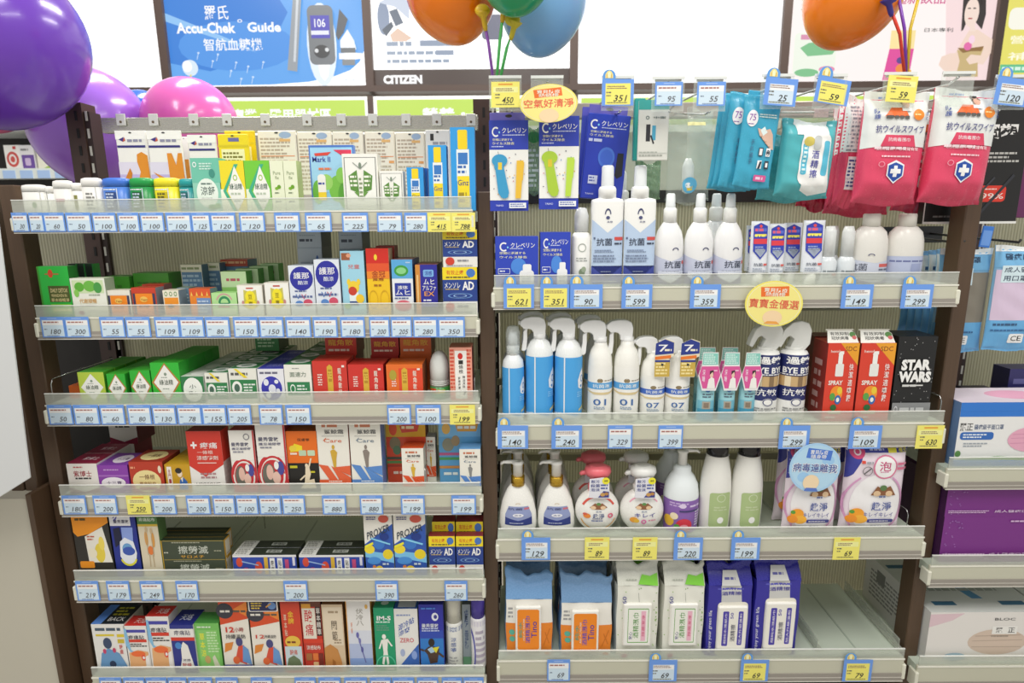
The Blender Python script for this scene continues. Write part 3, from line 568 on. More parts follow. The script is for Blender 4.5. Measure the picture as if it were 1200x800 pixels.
# --- L2
C('L2', 'green_carton', 'bright green carton with dark name plate and red flower', 42, 79, 312, .025, '35a93c/2f8f32/1f6f2a', 'r 3e8a2a .0 .0 .16 1;r 2fb344 .06 .25 1 1;e d0442a .42 .86 .08 .08;r c0563a .24 .84 .68 .86;r 4f5a2a .28 .3 .95 .62;t e0cf9a .62 .53 .55 .08 DAILY DETOX;t d8c890 .6 .43 .5 .06 WANDHEN IN;t d8c890 .62 .34 .58 .07 草本順暢淨;r 8acb3a .3 .06 .95 .26;r e8e08a .34 .12 .95 .16')
for k, (x0, x1) in enumerate(((79, 90), (90, 99), (99, 109))):
    C('L2', 'dark_carton', 'narrow dark green carton standing behind the plated one, %s of three' % ORD[k], x0, x1, 309, .02, '2c4a34/1f3a28/3aa34a', 'r 1e2e24 .1 .4 .8 .95;r 3aa04a .85 0 1 1;e b08a3a .5 .5 .2 .04', y=.09)
C('L2', 'leaf_carton', 'white carton with green leaf band', 81, 122, 326, .03, 'e9eadf/cfd6c0/9aa890', 'r cfe0b4 .05 .62 .95 .95;e 5fae3a .25 .78 .14 .12;e 6fb84a .55 .8 .18 .14;e 4a9a4a .78 .76 .12 .14;e 8ac85a .15 .62 .07 .1;t d0a05a .45 .42 .5 .12 代謝順暢;b 8a9a80 .5 .55 .9 .6 1;b a0a09a .2 .28 .85 .34 1;e b04a6a .22 .12 .08 .05', y=.008)
g1 = C('L2', 'green_carton', 'long green carton lying behind the small balm cartons', 121, 151, 324, .05, '4a9a34/4f9a3a/3f8a30', 'b 3f7a2c .1 .5 .9 .8 2', y=.075)
C('L2', 'green_carton', 'long green carton lying behind, nearest the blue striped stack', 155, 197, 320, .05, '44922e/4f9a3a/3f8a30', 'b 3a742a .1 .6 .9 .8 2', y=.085)
TB = 'r f08a1e .14 .05 .84 .8;r 3a3a5a .04 .05 .13 .8;r 3a3a5a .85 .05 .95 .8;r e8e4d8 0 .82 1 1;e f4c05a .48 .6 .16 .1;t 8a3a1a .5 .58 .3 .08 Tiger;b 9a4a1a .25 .3 .7 .4 1'
C('L2', 'balm_carton', 'small orange balm carton with cream top band', 124, 152, 340, .03, 'e8dfd0/d8d0c0/b0a898', TB)
C('L2', 'balm_carton', 'small orange balm carton with red top band', 153, 182, 337, .03, 'c8452a/b03a24/8a8a90', TB.replace('e8e4d8', 'c8402a'), row=0)
C('L2', 'balm_carton', 'red balm carton tucked behind the red banded one', 166, 192, 333, .03, 'b03a28/a83626/8a5a50', 'r 7a8aa0 .6 .1 .95 .6', y=.05)
TB2 = 'r f0962a .06 .05 .94 .72;r e9e4d2 0 .72 1 1;o 7a9a6a .2 .86 .1 .09 .4;o 7a9a6a .5 .86 .1 .09 .4;o 7a9a6a .8 .86 .1 .09 .4;e 5a3a2a .45 .4 .2 .08'
C('L2', 'balm_carton', 'cream and orange balm carton with ringed top band', 190, 209, 340, .03, 'e9e2d0/d8d0b8/8a9aa8', TB2)
C('L2', 'balm_carton', 'blue striped balm carton half hidden by the ringed one', 207, 221, 337, .03, '6a8aa0/8a9a80/6a8aa0', 'b c8d4d4 0 .1 1 .8 6', y=.044)
C('L2', 'balm_carton', 'orange and blue balm carton with yellow toothed top', 221, 246, 338, .03, 'e8862a/c05a2a/6a7a90', 'r 6f8fc0 .32 .02 .98 .66;r d8562a 0 .74 1 1;p f0c85a .05 .74 .1 .9 .15 .74;p f0c85a .3 .74 .35 .9 .4 .74;p f0c85a .55 .74 .6 .9 .65 .74;p f0c85a .8 .74 .85 .9 .9 .74;b b8cce4 .36 .1 .94 .6 4')
ST = 'r 5f88ac .02 .2 .98 .82;b a8c4d4 .04 .24 .96 .78 5;o 8a9a6a .14 .1 .1 .07 .5;o 8a9a6a .38 .1 .1 .07 .5;o 8a9a6a .62 .1 .1 .07 .5;o 8a9a6a .86 .1 .1 .07 .5;b 8a9a6a .04 .86 .96 .96 1'
for x0, x1, yt, lb, yy in ((211, 236, 310, 'blue striped balm carton, front of the rear row', .10), (237, 257, 308, 'blue striped balm carton, middle of the rear row', .13)):
    C('L2', 'balm_carton', lb, x0, x1, yt, .028, 'e0e0c8/b8c0a0/5f7f98', ST, y=yy, yb=358)
C('L2', 'balm_carton', 'blue striped balm carton with red top in rear row', 258, 290, 304, .05, '4f6f88/b8503a/5f7f98', ST+';r b8482e 0 .84 1 1;b e0b080 .04 .88 .96 .98 1', y=.16, yb=352)
GR = 'r cfeab8 .0 .62 1 1;b c05a6a .2 .74 .8 .86 1;b 7aa870 .1 .1 .9 .5 3'
f1 = C('L2', 'light_green_carton', 'light green carton with arched green emblem', 247, 277, 343, .03, 'b4e09a/98d07a/78b85a', 'a 2f8a5a .5 .56 .24 .3 .35 0 180;r 2f8a5a .3 .52 .7 .57;a d09aa0 .5 .56 .34 .42 .14 20 160;b c04a5a .25 .34 .78 .46 1;r dcf0c4 .06 .06 .94 .3')
for k, (x0, x1, yt, yy) in enumerate(((258, 288, 318, .06), (276, 302, 315, .095), (292, 314, 312, .13), (305, 326, 309, .165))):
    C('L2', 'light_green_carton', 'light green carton standing in the stepped row, %s step from the front' % ORD[k], x0, x1, yt, .03, '94d070/6cb84a/4a9a3a', GR, y=yy)
YF = 'r f4f2ea .03 .03 .97 .97;p c8c05a .22 .3 .25 .85 .5 .78 .75 .85 .78 .3 .5 .2;e f0e02a .5 .62 .2 .2;e f0dc1e .5 .38 .24 .17;r c04a3a .36 .88 .64 .92;t 8a7a1a .5 .62 .16 .14 豆;t 8a7a1a .5 .4 .16 .14 寶;e c88a8a .2 .42 .05 .08;e c88a8a .8 .42 .05 .08'
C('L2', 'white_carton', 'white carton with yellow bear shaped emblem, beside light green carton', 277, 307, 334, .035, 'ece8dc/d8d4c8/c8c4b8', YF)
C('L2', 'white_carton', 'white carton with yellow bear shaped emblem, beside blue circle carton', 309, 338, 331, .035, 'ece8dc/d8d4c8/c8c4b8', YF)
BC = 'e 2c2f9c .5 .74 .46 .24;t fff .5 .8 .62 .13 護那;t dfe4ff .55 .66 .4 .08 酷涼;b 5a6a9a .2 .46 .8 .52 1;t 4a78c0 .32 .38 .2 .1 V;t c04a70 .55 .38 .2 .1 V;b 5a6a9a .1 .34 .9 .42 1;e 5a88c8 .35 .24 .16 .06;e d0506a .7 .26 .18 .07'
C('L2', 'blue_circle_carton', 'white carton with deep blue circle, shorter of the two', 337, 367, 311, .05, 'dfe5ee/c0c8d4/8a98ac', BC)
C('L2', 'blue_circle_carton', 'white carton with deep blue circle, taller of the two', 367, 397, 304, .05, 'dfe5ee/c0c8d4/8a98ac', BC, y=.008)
GY = 'r aab4be .02 .02 .98 .98;b 3a4250 .1 .3 .9 .6 1;b 8a94a0 .1 .7 .8 .8 1'
q = C('L2', 'grey_carton', 'grey blue carton behind the blue circle cartons, lower of two', 348, 377, 290, .07, '9aa6b2/6a7682/5a6672', GY+';e 4a68a0 .8 .8 .06 .08', y=.085)
C('L2', 'grey_carton', 'grey carton topping the stack behind blue circle cartons', 347, 376, 271, .07, '8f9aa6/5a6672/4a5662', GY, y=.085, on=q)
q = C('L2', 'grey_carton', 'grey carton behind the light blue carton, under another grey carton', 397, 424, 292, .07, '7a8692/5a6672/4a5662', '', y=.085)
C('L2', 'grey_carton', 'dark grey carton on top behind the light blue carton', 396, 424, 270, .07, '7d8894/55606c/4a5662', GY, y=.085, on=q)
C('L2', 'light_blue_carton', 'tall light blue carton with yellow cartoon shapes', 398, 426, 294, .05, '9fd2e6/8ac0d4/6f8fa0', 'r 9a5a3a .04 .86 .4 .97;e e0a080 .35 .93 .1 .03;t d07a7a .55 .76 .5 .07 兒童;e f0cf3a .5 .44 .24 .1;e f0cf3a .3 .52 .08 .05;e f0cf3a .72 .52 .08 .05;r e8f0f2 .3 .22 .7 .36;e c8402a .45 .38 .18 .07;r 2f4a8a .3 .16 .68 .22;e f0c830 .75 .26 .18 .07;e 7ab84a .2 .14 .14 .04')
C('L2', 'red_yellow_carton', 'tall red to yellow carton with gold rings', 428, 455, 291, .04, 'f0c41e/b02a1e/c8b090', 'r d02a1e 0 .78 1 1;r e0552a 0 .66 1 .78;r ec8a2a 0 .55 1 .66;e f4d23a .42 .87 .07 .045;t 9a2a1a .52 .62 .6 .1 金冠;t a04a1a .5 .54 .5 .05 萬應;b a86a1a .3 .42 .7 .48 1;o d8a81a .25 .24 .2 .14 .12;o d8a81a .75 .24 .2 .14 .12')
C('L2', 'red_carton', 'dark red carton standing behind the red to yellow carton', 440, 462, 288, .04, '9a2a24/8a2620/7a2622', '', y=.057)
C('L2', 'blue_white_carton', 'blue and white carton with green oval', 458, 483, 304, .045, 'e6eaf0/a06a6a/4a5a8a', 'r 5aa8dc 0 .66 1 1;e 3f9a3e .46 .8 .34 .1;e 8ad08a .46 .8 .24 .06;r 2a3a9c .12 .34 .9 .58;t fff .5 .5 .5 .07 液体;t fff .5 .41 .7 .09 ムヒ;t fff .8 .95 .22 .03 mint;e d86a7a .5 .17 .4 .1;b 5a6a9a .1 .28 .9 .33 1', y=.01, row=1)
C('L2', 'navy_carton', 'navy carton with orange left strip', 486, 512, 310, .045, '2c2c98/8a3a3a/4a4a5a', 'r d08a3a 0 .0 .22 1;R 7ab0e6 .36 .76 .84 .9 .06;t 2c3a9a .6 .83 .34 .09 涼感;t fff .62 .66 .5 .11 ムヒ;t fff .62 .53 .62 .1 アルファ;t e8a04a .62 .42 .46 .09 EX;b e8e8f0 .34 .26 .9 .32 1;r 1a1a3a .25 0 1 .16;r e8c080 .06 .2 .14 .8', y=.012, row=1)
AD = 'r e8e6e0 0 0 1 .3;r 24408c 0 .28 1 .74;r f0d826 0 .74 1 1;t d0502a .36 .89 .5 .1 有效止癢;b 6a5a2a .1 .76 .9 .82 1;e 4a78c0 .82 .88 .13 .09;t fff .28 .62 .46 .12 メンソレ;B fff .74 .61 .34 .18 AD;b c8b070 .08 .52 .55 .56 1;o 6a94d0 .5 .4 .36 .06 .15;o 9abce8 .5 .4 .2 .035 .2;e d0402e .2 .16 .13 .11;b 8a8a90 .42 .14 .9 .22 1;b a0a0a4 .1 .02 .9 .07 1'
q = C('L2', 'cream_carton', 'navy and yellow cream carton on second shelf, lower of two', 518, 559, 313, .06, '24408c/3a3a44/1c2c5a', AD, y=.01)
C('L2', 'cream_carton', 'navy and yellow cream carton on second shelf, stacked on top', 518, 559, 269, .06, '24408c/3a3a44/1c2c5a', AD, y=.01, on=q)
# --- L3
C('L3', 'orange_carton', 'low orange carton at dark end of the third shelf', 80, 95, 452, .05, 'e06a2a/d8662a', '', y=.05)
DI = 'p f0f0ea .5 .95 .93 .52 .5 .08 .07 .52;e 8a9a8a .5 .72 .05 .04;t 4a5a4a .5 .52 .48 .14 綠油精;b 9aa49a .34 .62 .66 .66 1;b 9aa49a .36 .34 .64 .38 1'
BR = 'p b87a3a .5 1 1 .52 .5 .02 0 .52;'
def diamond(lb, x0, x1, yt, d, n, c, pre, rl): C('L3', 'ointment_carton', lb, x0, x1, yt, d, c, pre+DI, row=n, rl=rl, y=.01)
diamond('yellow green ointment carton with white diamond, front of its row', 90, 121, 436, .036, 3, 'b9cf4c/3fa02a/4a9a2a', '', 'yellow green ointment carton with white diamond')
diamond('small green ointment carton with brown edged diamond, front', 124, 146, 438, .032, 4, '2fae34/3aa82e/2a9a2e', BR, 'small green ointment carton with brown edged diamond')
diamond('medium green ointment carton with brown edged diamond, front', 151, 175, 434, .032, 4, '2fb034/36a82e/2a9a2e', BR, 'medium green ointment carton with brown edged diamond')
diamond('large green ointment carton with brown edged diamond, front', 175, 209, 425, .034, 4, '33b838/34b030/2c9e30', BR, 'large green ointment carton with brown edged diamond')
WT = 'r 2f7a48 0 0 1 1;'
C('L3', 'pink_dot_carton', 'green carton with big white circle, front of its row', 211, 238, 441, .06, '2f7a48/9aa89a/d8dcd4', 'e eef0ea .5 .5 .42 .46;t 4a5a54 .5 .62 .3 .16 小;t 3a4a44 .5 .38 .4 .14 護士', y=.01, row=3, rl='green carton with big white circle', tp='r d4dad2 0 0 1 1;e f0f2ee .5 .5 .3 .3')
NP = 'r 2f7f4a .03 .12 .97 .68;e eef0ea .26 .44 .18 .2;e 4a6a5a .26 .44 .1 .12;b e4ece4 .5 .24 .94 .58 4;b 5a5a58 .08 .78 .9 .92 1'
TPN = 'r 2f7a48 .02 .1 .98 .95;e eef2ee .45 .5 .36 .3;e 9ab0a4 .45 .5 .2 .16'
C('L3', 'ointment_carton', 'narrow white and green carton with yellow tape', 239, 266, 437, .06, 'e8e8de/d8dcd4/c4ccc2', NP+';p f0d82a .2 1 .3 1 .68 .72 .56 .72', y=.01, row=3, rl='narrow white and green carton', tp=TPN)
C('L3', 'ointment_carton', 'wide white and green carton with yellow tape', 267, 300, 432, .06, 'e8e8de/d8dcd4/c4ccc2', NP+';p f0d82a .2 1 .3 1 .68 .74 .54 .74', y=.01, row=3, rl='wide white and green carton', tp=TPN)
C('L3', 'ointment_carton', 'white carton with blue ball pattern and blue top', 301, 332, 432, .06, 'e8e8ee/3a3ea8/c8c8d8', 'b 6a6a80 .08 .82 .9 .94 1;e 3838ac .5 .42 .4 .36;e e4e6f4 .3 .6 .1 .1;e e4e6f4 .52 .4 .14 .14;e e4e6f4 .36 .22 .1 .1;e e4e6f4 .74 .34 .08 .08;e e4e6f4 .7 .62 .08 .06;p e0a030 .08 .16 .3 .02 .2 .02', y=.01, row=2, rl='white carton with blue ball pattern', tp='r 3a3eb0 0 0 1 1;b 9a9ee0 .2 .3 .9 .7 3')
C('L3', 'ointment_carton', 'white carton with green drop label', 332, 364, 427, .06, 'ecebe2/2f7a48/d0d0c4', 'r 2f8050 .08 .18 .92 .54;o e8f0e8 .28 .36 .1 .12 .3;b e0ece4 .44 .22 .86 .48 3;t 7a8a7a .5 .74 .6 .13 面速力;b 9a9a94 .3 .88 .7 .92 1', y=.01, row=3, rl='white carton with green drop label', tp=TPN)
C('L3', 'green_carton', 'dark green carton raised at the back of the third shelf', 298, 326, 392, .06, '2f7a3c/1f5a30/1f4a2c', 'b a8c8a0 .1 .2 .9 .8 3', y=.16, yb=411)
RD = 'p d8b03a .42 .86 .5 .92 .58 .86 .58 .2 .42 .2;r b88a2a .45 .5 .55 .8;t f0d05a .5 .66 .12 .16 正;v f4e6d8 .78 .5 .1 .7 龍角散喉;b f0d8d0 .14 .4 .3 .7 5;r f0e8e0 .85 .85 .93 .9'
q1 = C('L3', 'red_carton', 'red carton with gold arch, beside the green drop carton', 365, 406, 423, .06, 'd0392e/c4362c/a82a26', RD, y=.01)
q2 = C('L3', 'red_carton', 'red carton with gold arch, beside the orange carton', 407, 449, 427, .06, 'd0342c/c0322a/a82a26', RD, y=.01)
q3 = C('L3', 'orange_carton', 'orange carton with gold arch', 452, 495, 427, .06, 'e8702a/dc6a28/9a4a2a', 'r e0482a .34 .0 1 .9;'+RD+';e b0a03a .18 .72 .1 .14', y=.01)
for q, x0, x1, yt, c, lb in ((q1, 380, 417, 392, 'd03a2c/b83026/8a2420', 'red carton stacked behind on the first red carton'), (q2, 434, 467, 395, 'b83028/a82a24/8a2420', 'dark red carton stacked behind on the second red carton'), (q3, 468, 505, 392, 'e0682a/c85a28/8a4626', 'orange carton stacked behind on the orange carton')):
    r = C('L3', 'red_carton' if 'red' in lb else 'orange_carton', lb.replace('stacked behind on', 'at the back supporting another, behind'), x0, x1, 416, .07, c, '', y=.10)
    C('L3', 'red_carton' if 'red' in lb else 'orange_carton', lb, x0, x1, yt, .07, c, 't e8b83a .5 .62 .8 .3 龍角散;b f0d8c8 .1 .15 .9 .35 1', y=.10, on=r)
A = at(513, 413, .03); z0 = SH['L3']['z']
def capbottle(sh, label, x0, x1, yt, capc, bodyc, pr, capf=.6, Y=.012, dome=.5, name='bottle', band=None):
    A = at(x0, yt, Y); B = at(x1, yt, Y); R = (B.x-A.x)/2; z0 = SH[sh]['z']; h = A.z-z0; X = (A.x+B.x)/2
    t = thing(name, label, 'bottle', (X, Y+R, z0)); hb = h*(1-capf)
    g = G(); g.lathe([(R*.9, 0), (R, .003), (R, hb)], M(bodyc, .3), n=28)
    g.prints(pr, 2*R, hb, lambda u, v, o: ((R+o)*math.sin((u-.5)*PI*.96), -(R+o)*math.cos((u-.5)*PI*.96), v*hb), cut=.006); g.build('body', t)
    g = G(); dz = h*capf
    g.lathe([(R*.96, hb), (R*.97, hb+dz*(1-dome))]+[(R*.97*math.cos(a), hb+dz*(1-dome)+dz*dome*math.sin(a)) for a in (.4, .8, 1.1, 1.35, 1.5)], M(capc, .28), n=28)
    for k in range(3): g.lathe([(R*.985, hb+dz*(.05+.05*k)), (R*.985, hb+dz*(.07+.05*k))], M(capc, .28), n=28)
    g.build('cap', t)
    return t
capbottle('L3', 'rubbing oil bottle with big white domed cap', 501, 525, 413, 'dfe1dd', '3a8a3e', 'r e08a2a 0 .5 .5 .85;r d8402a .2 .6 .4 .9;r f0d040 .5 .55 .7 .8;r 2f7a3a .0 .1 1 .4', .74, .02, .45)
C('L3', 'patterned_carton', 'tall red patterned carton with white centre strip', 526, 553, 407, .05, 'e8a08a/d88a70/7a1f28', 'b d0503a .02 .02 .24 .98 14;b d0503a .76 .02 .98 .98 14;r f2eee8 .24 .04 .76 .94;e d0302a .48 .84 .11 .06;v 2a2a2a .5 .64 .2 .26 一條根;v 5a5a5a .62 .36 .12 .24 精油滾珠;v 5a5a5a .42 .34 .1 .24 舒緩按摩;l 2a2a2a .7 .2 .62 .12 .06')
# --- L4
PU = 'r eae5df 0 .2 1 1;p 8a1f3e 0 0 1 0 1 .2 .5 .06 0 .2;t a02a3a .5 .66 .6 .2 紫博士;b 3a3a3a .24 .46 .84 .56 1;b c05a5a .22 .84 .6 .92 1'
q = C('L4', 'maroon_carton', 'white and maroon carton at the post end, front', 77, 113, 543, .058, 'eae5df/8a1f3e/d8d4d0', PU, y=.01, row=1, rl='white and maroon carton at the post end', tp='t e8d0d8 .55 .5 .5 .3 紫博士')
r = C('L4', 'maroon_carton', 'white and maroon carton at the back, under another', 124, 157, 520, .07, 'eae5df/8a1f3e/8a1f3e', PU, y=.19)
C('L4', 'maroon_carton', 'white and maroon carton topping the back stack', 124, 157, 480, .07, 'eae5df/8a1f3e/6a1a30', PU, y=.19, on=r)
C('L4', 'purple_carton', 'purple carton with white oval', 113, 149, 545, .07, '8a3fa8/7a3aa0/6a2f90', 'e f0eaf2 .48 .38 .4 .2;t 5a4a70 .5 .38 .5 .12 十三寶;b c8a0d8 .2 .8 .75 .88 1;r a86ac0 .0 .6 1 .66', y=.01, tp='e e6dcea .55 .5 .3 .32;t 5a4a70 .55 .5 .4 .2 十三寶')
C('L4', 'red_carton', 'red carton with pale yellow round label', 150, 190, 541, .07, 'b83a24/a03222/8a2a1e', 'e ead89a .48 .38 .42 .36;t 6a3a1a .5 .52 .46 .16 一條根;t 8a4a2a .5 .32 .5 .09 黃金貼布;r b03a20 .24 .1 .76 .2;e e8d8c0 .9 .76 .05 .12;b e8a07a .04 .76 .2 .88 1', y=.01, tp='e ead89a .5 .5 .38 .36;t 6a3a1a .5 .5 .42 .26 一條根', sp='r 7a241a 0 0 1 1;b d8b090 .1 .4 .9 .7 2')
C('L4', 'mustard_carton', 'mustard carton with picture of a seated figure', 192, 222, 544, .05, 'c89a1e/c49a24/a87e1a', 'r eee8e0 .08 .1 .26 .92;v a03a4a .17 .5 .1 .7 金門一條;p 2f68b8 .5 .1 .86 .1 .84 .4 .7 .55 .56 .46;e eed8c0 .58 .68 .1 .13;e 2a2424 .54 .78 .13 .1;p e8e4da .6 .5 .7 .58 .66 .36', y=.012, row=1, rl='mustard carton with a seated figure')
C('L4', 'red_white_carton', 'tall red carton with white cross and pointed red panel', 217, 258, 505, .035, 'e9e6e2/8a2a24/c8c0bc', 'p d0392c 0 1 1 1 1 .46 .44 .26 0 .44;r fff .1 .76 .28 .79;r fff .165 .72 .215 .83;t fff .62 .77 .5 .1 痠痛;t f4d0c8 .5 .66 .46 .06 一條根;t f4e0d8 .55 .57 .62 .07 涼感噴劑;r f0d0c8 .25 .48 .8 .495;b b0888a .3 .22 .9 .34 2;t 4a4a4a .5 .14 .7 .05 LIPOSOME', sp='r d0392c 0 .5 1 1;b c0b8b4 .1 .1 .9 .5 5')
capbottle('L4', 'bottle with white cap and red label between tall cartons', 257, 276, 516, 'e8e6e0', 'e4e0dc', 'r c8443a 0 .4 1 1;p f0e8e4 .2 .5 .8 .9 .8 .8 .3 .4;o c04038 .6 .25 .3 .2 .25', .54, .062, .12)
FT = 'r ece9e2 0 0 1 1;r c02f36 0 0 1 .2;e c83038 .46 .26 .52 .3;e ece9e2 .46 .26 .44 .26;e c83038 .46 .26 .38 .22;r ece9e2 .0 .52 1 1;a c83038 .5 .24 .5 .3 .1 10 170;a c83038 .5 .24 .4 .24 .12 10 170;r c02f36 0 0 1 .14;e 6a6a60 .34 .26 .22 .17;e e0b8a8 .38 .3 .12 .11;e e4c0b0 .6 .22 .14 .09;e 4a4a98 .76 .36 .12 .1;e f0f0ec .62 .4 .08 .06;t 4a4a6a .42 .78 .7 .06 曼秀雷敦;t 5a5a78 .46 .71 .76 .04 護足凝膠露;b 8a8a98 .12 .64 .7 .68 1;r c03038 .94 0 1 1'
C('L4', 'foot_care_carton', 'white and red foot care carton, smaller, beside white capped bottle', 267, 297, 504, .045, 'ece9e2/b83a3a/a82a34', FT+';o 5a5a6a .7 .9 .12 .05 .2', sp='r 9a2a34 0 0 1 1;b d8a0a4 .1 .2 .9 .9 8')
C('L4', 'foot_care_carton', 'white and red foot care carton, taller, beside orange carton', 298, 333, 496, .045, 'ece9e2/b83a3a/9a2a30', FT, sp='r 8a2a30 0 0 1 1', y=.01)
C('L4', 'orange_black_carton', 'orange and black carton with stretching figure', 334, 371, 505, .05, 'e8701e/b05a1a/7a6a5a', 'r 1c1a18 0 .0 1 .48;t 6a3a1a .55 .86 .4 .05 保膚寧;p f0d82a .1 .66 .25 .8 .5 .76 .5 .68;e e8d040 .2 .72 .12 .05;R bcd0b0 .38 .6 .62 .69 .03;R c4d8b8 .66 .6 .9 .69 .03;r f0e0d0 .1 .62 .32 .65;p e8d8bc .56 .42 .68 .44 .72 .3 .66 .2 .82 .22 .86 .06 .36 .06 .5 .16 .54 .3;l e8d8bc .66 .4 .76 .56 .05;l e8d8bc .36 .2 .54 .28 .05;e e8d8bc .6 .44 .05 .035;r c8c02a .06 .4 .3 .44;r c8c02a .72 .32 .86 .35')
RN = 'b c87a5a .18 .86 .82 .95 1;t 4a4a4a .55 .82 .6 .06 鯊鯨霜;r 8a8a88 .16 .76 .86 .765;t ORG .5 .7 .56 .05 Care;l ORG .2 .7 .3 .74 .02;p FIG .48 .34 .42 .5 .4 .56 .46 .58 .54 .58 .62 .54 .58 .46 .56 .34 .54 .28 .5 .28;e FIG .5 .615 .045 .03;p LAN 0 .38 .3 .36 .62 .14 .36 .14;p LAN .5 .34 1 .36 1 .22 .7 .28;p LAN2 .4 .36 1 .2 1 .12 .66 .14;r LAN 0 .12 1 .17;b f0f0ea .3 .135 .9 .16 1'
def runner(sh, lb, x0, x1, yt, org, fig, lan, d=.04, top='e8e6de', **k): return C(sh, 'sports_cream_carton', lb, x0, x1, yt, d, 'edeae0/%s/%s' % (top, lan if k.pop('dark', 0) else 'c8c4ba'), RN.replace('ORG', org).replace('FIG', fig).replace('LAN2', lan).replace('LAN', lan), **k)
runner('L4', 'tall white carton with yellow figure and orange tracks', 369, 407, 490, 'd8704a', 'd0a83a', 'e0623a', dark=1)
runner('L4', 'tall white carton with grey figure and blue tracks', 408, 445, 490, '7a8a9a', '8a8078', '5a8acc', dark=1)
C('L4', 'patch_carton', 'yellow and red patch carton behind small orange tracked carton', 451, 498, 488, .05, 'd84a2a/b83a24/7a2a24', 'r d8a82a 0 .7 1 1;e e0502a .18 .82 .1 .1;p d04a3a .35 .86 .6 .92 .85 .88 .8 .78 .4 .76;b f0e0b0 .4 .8 .8 .88 1;e 8a7a5a .22 .6 .14 .1;e 5a7a5a .26 .5 .1 .07;r 4a4a3a 0 .36 1 .4;r 5a8a4a 0 .3 1 .34;r b03a24 0 .25 1 .28;b f4d8c8 .15 .12 .6 .2 1', y=.055)
runner('L4', 'small white carton with orange tracks, front of yellow red carton', 470, 496, 525, 'd8704a', 'd8b03a', 'e0562a', top='d8502a', d=.035)
runner('L4', 'small white carton with orange tracks, set further back', 498, 510, 512, 'd8704a', 'd8b03a', 'e0562a', d=.03, y=.06)
C('L4', 'patch_carton', 'light blue patch carton behind small blue tracked carton', 513, 563, 488, .05, '5fa4d8/4a8ac4/3a6a9a', 'r 7ab8e4 0 .7 1 1;e e0b05a .18 .82 .1 .08;p e0a040 .4 .88 .6 .94 .95 .9 .9 .78 .45 .78;b e8f0f4 .45 .8 .9 .88 1;e 8a8a7a .22 .58 .14 .1;e a08a6a .4 .64 .1 .08;r b85a8a 0 .42 .5 .46;r 4a9a5a 0 .35 .5 .39;r c88a4a 0 .22 .5 .26;b e8f0f4 .1 .1 .45 .18 1', y=.055)
runner('L4', 'small white carton with blue tracks, front of light blue carton', 538, 563, 526, '7a8a9a', '8a8a88', '5a8ad0', top='6aa4d8', d=.035)
# --- L5
C('L5', 'patch_carton', 'orange and black patch carton with yellow spine picture', 81, 124, 596, .02, '2c2a26/f09a1e/1e1c1a', 'p f0961e 0 .66 0 1 1 1 1 .8 .45 .64 .1 .6;p ece8dc .32 .22 .3 .6 .82 .74 .98 .22;e e8d04a .66 .36 .14 .14;e f0d860 .74 .5 .08 .1;b c0604a .36 .54 .6 .62 2;R f0961e .06 .14 .46 .24 .04;e f0e8d0 .46 .36 .12 .07;b 5a4a1a .1 .82 .4 .88 1;b e8e0d0 .4 .08 .8 .12 1', tp='r f09a1e 0 0 1 1')
C('L5', 'patch_carton', 'navy and white patch carton with round device picture', 125, 156, 592, .025, '1f2f8c/1a2460/16205a', 'r e6e6ea 0 .72 .8 1;a 5a5ab0 .12 .9 .22 .12 .2 -80 60;a 5a5ab0 .12 .9 .14 .08 .2 -80 60;o 4a4a60 .62 .92 .1 .06 .2;t 3a3a58 .45 .78 .6 .05 曼秀雷敦;p 14183a .1 .42 .1 .68 .35 .7 .4 .5;p 8aa0e0 .4 .44 .42 .7 .86 .7 .8 .44;p e4e8f4 .3 .5 .5 .56 .82 .5 .9 .34 .82 .2 .4 .18 .24 .3;e 6aa0d0 .56 .4 .2 .08;e 3a58b0 .6 .37 .24 .06;a e0d83a .56 .3 .34 .14 .2 200 340')
C('L5', 'patch_carton', 'green and cream patch carton with skeleton figures', 157, 181, 588, .03, 'd8cdb4/4a7a3e/5a7a4a', 'r 4a7a3e 0 .7 1 1;r c8a83a 0 .68 1 .71;t e8eee0 .5 .86 .7 .08 肩頸方;t e0e8d8 .5 .77 .8 .05 痠痛貼布;e d89a4a .35 .52 .08 .1;e d89a4a .68 .5 .08 .1;e e07a3a .5 .36 .14 .06;l b8a07a .35 .62 .36 .3 .03;l b8a07a .65 .62 .62 .28 .03;e c8b08a .4 .64 .06 .04;e c8b08a .64 .62 .06 .04;l b8a07a .42 .3 .4 .14 .03;l b8a07a .58 .3 .6 .14 .03')
DG = 'r 3f4838 .05 0 1 1;r d8a83a 0 0 .05 1;t c8ccc0 .52 .5 .46 .42 擦勞滅;b a8a890 .2 .84 .8 .94 1;r 9a8a4a .06 .96 1 1;b a8a890 .84 .4 .97 .5 1;b c8c8b8 .07 .3 .16 .42 1'
q = C('L5', 'dark_green_carton', 'dark green patch carton with gold end, under its twin', 188, 264, 655, .028, '3f4838/2c3628/c89a2e', DG, y=.015, sp='r d0a030 0 0 1 1;r d8d0c0 .2 .1 .9 .9')
q5 = C('L5', 'dark_green_carton', 'dark green patch carton with gold end, topmost front', 185, 262, 633, .028, '3f4838/2c3628/c89a2e', DG+';t e0a83a .5 .14 .36 .16 サロメチ', y=.015, on=q, sp='r d0a030 0 0 1 1;r d8d0c0 .2 .1 .9 .9')
q = C('L5', 'dark_green_carton', 'dark green patch carton behind, under its twin', 190, 264, 647, .028, '3f4838/28321f/c89a2e', DG, y=.045, sp='r d0a030 0 0 1 1;r d8d0c0 .2 .1 .9 .9')
C('L5', 'dark_green_carton', 'dark green patch carton behind, topmost rear', 188, 264, 625, .028, '3f4838/28321f/c89a2e', DG, y=.045, on=q, sp='r d0a030 0 0 1 1;r d8d0c0 .2 .1 .9 .9')
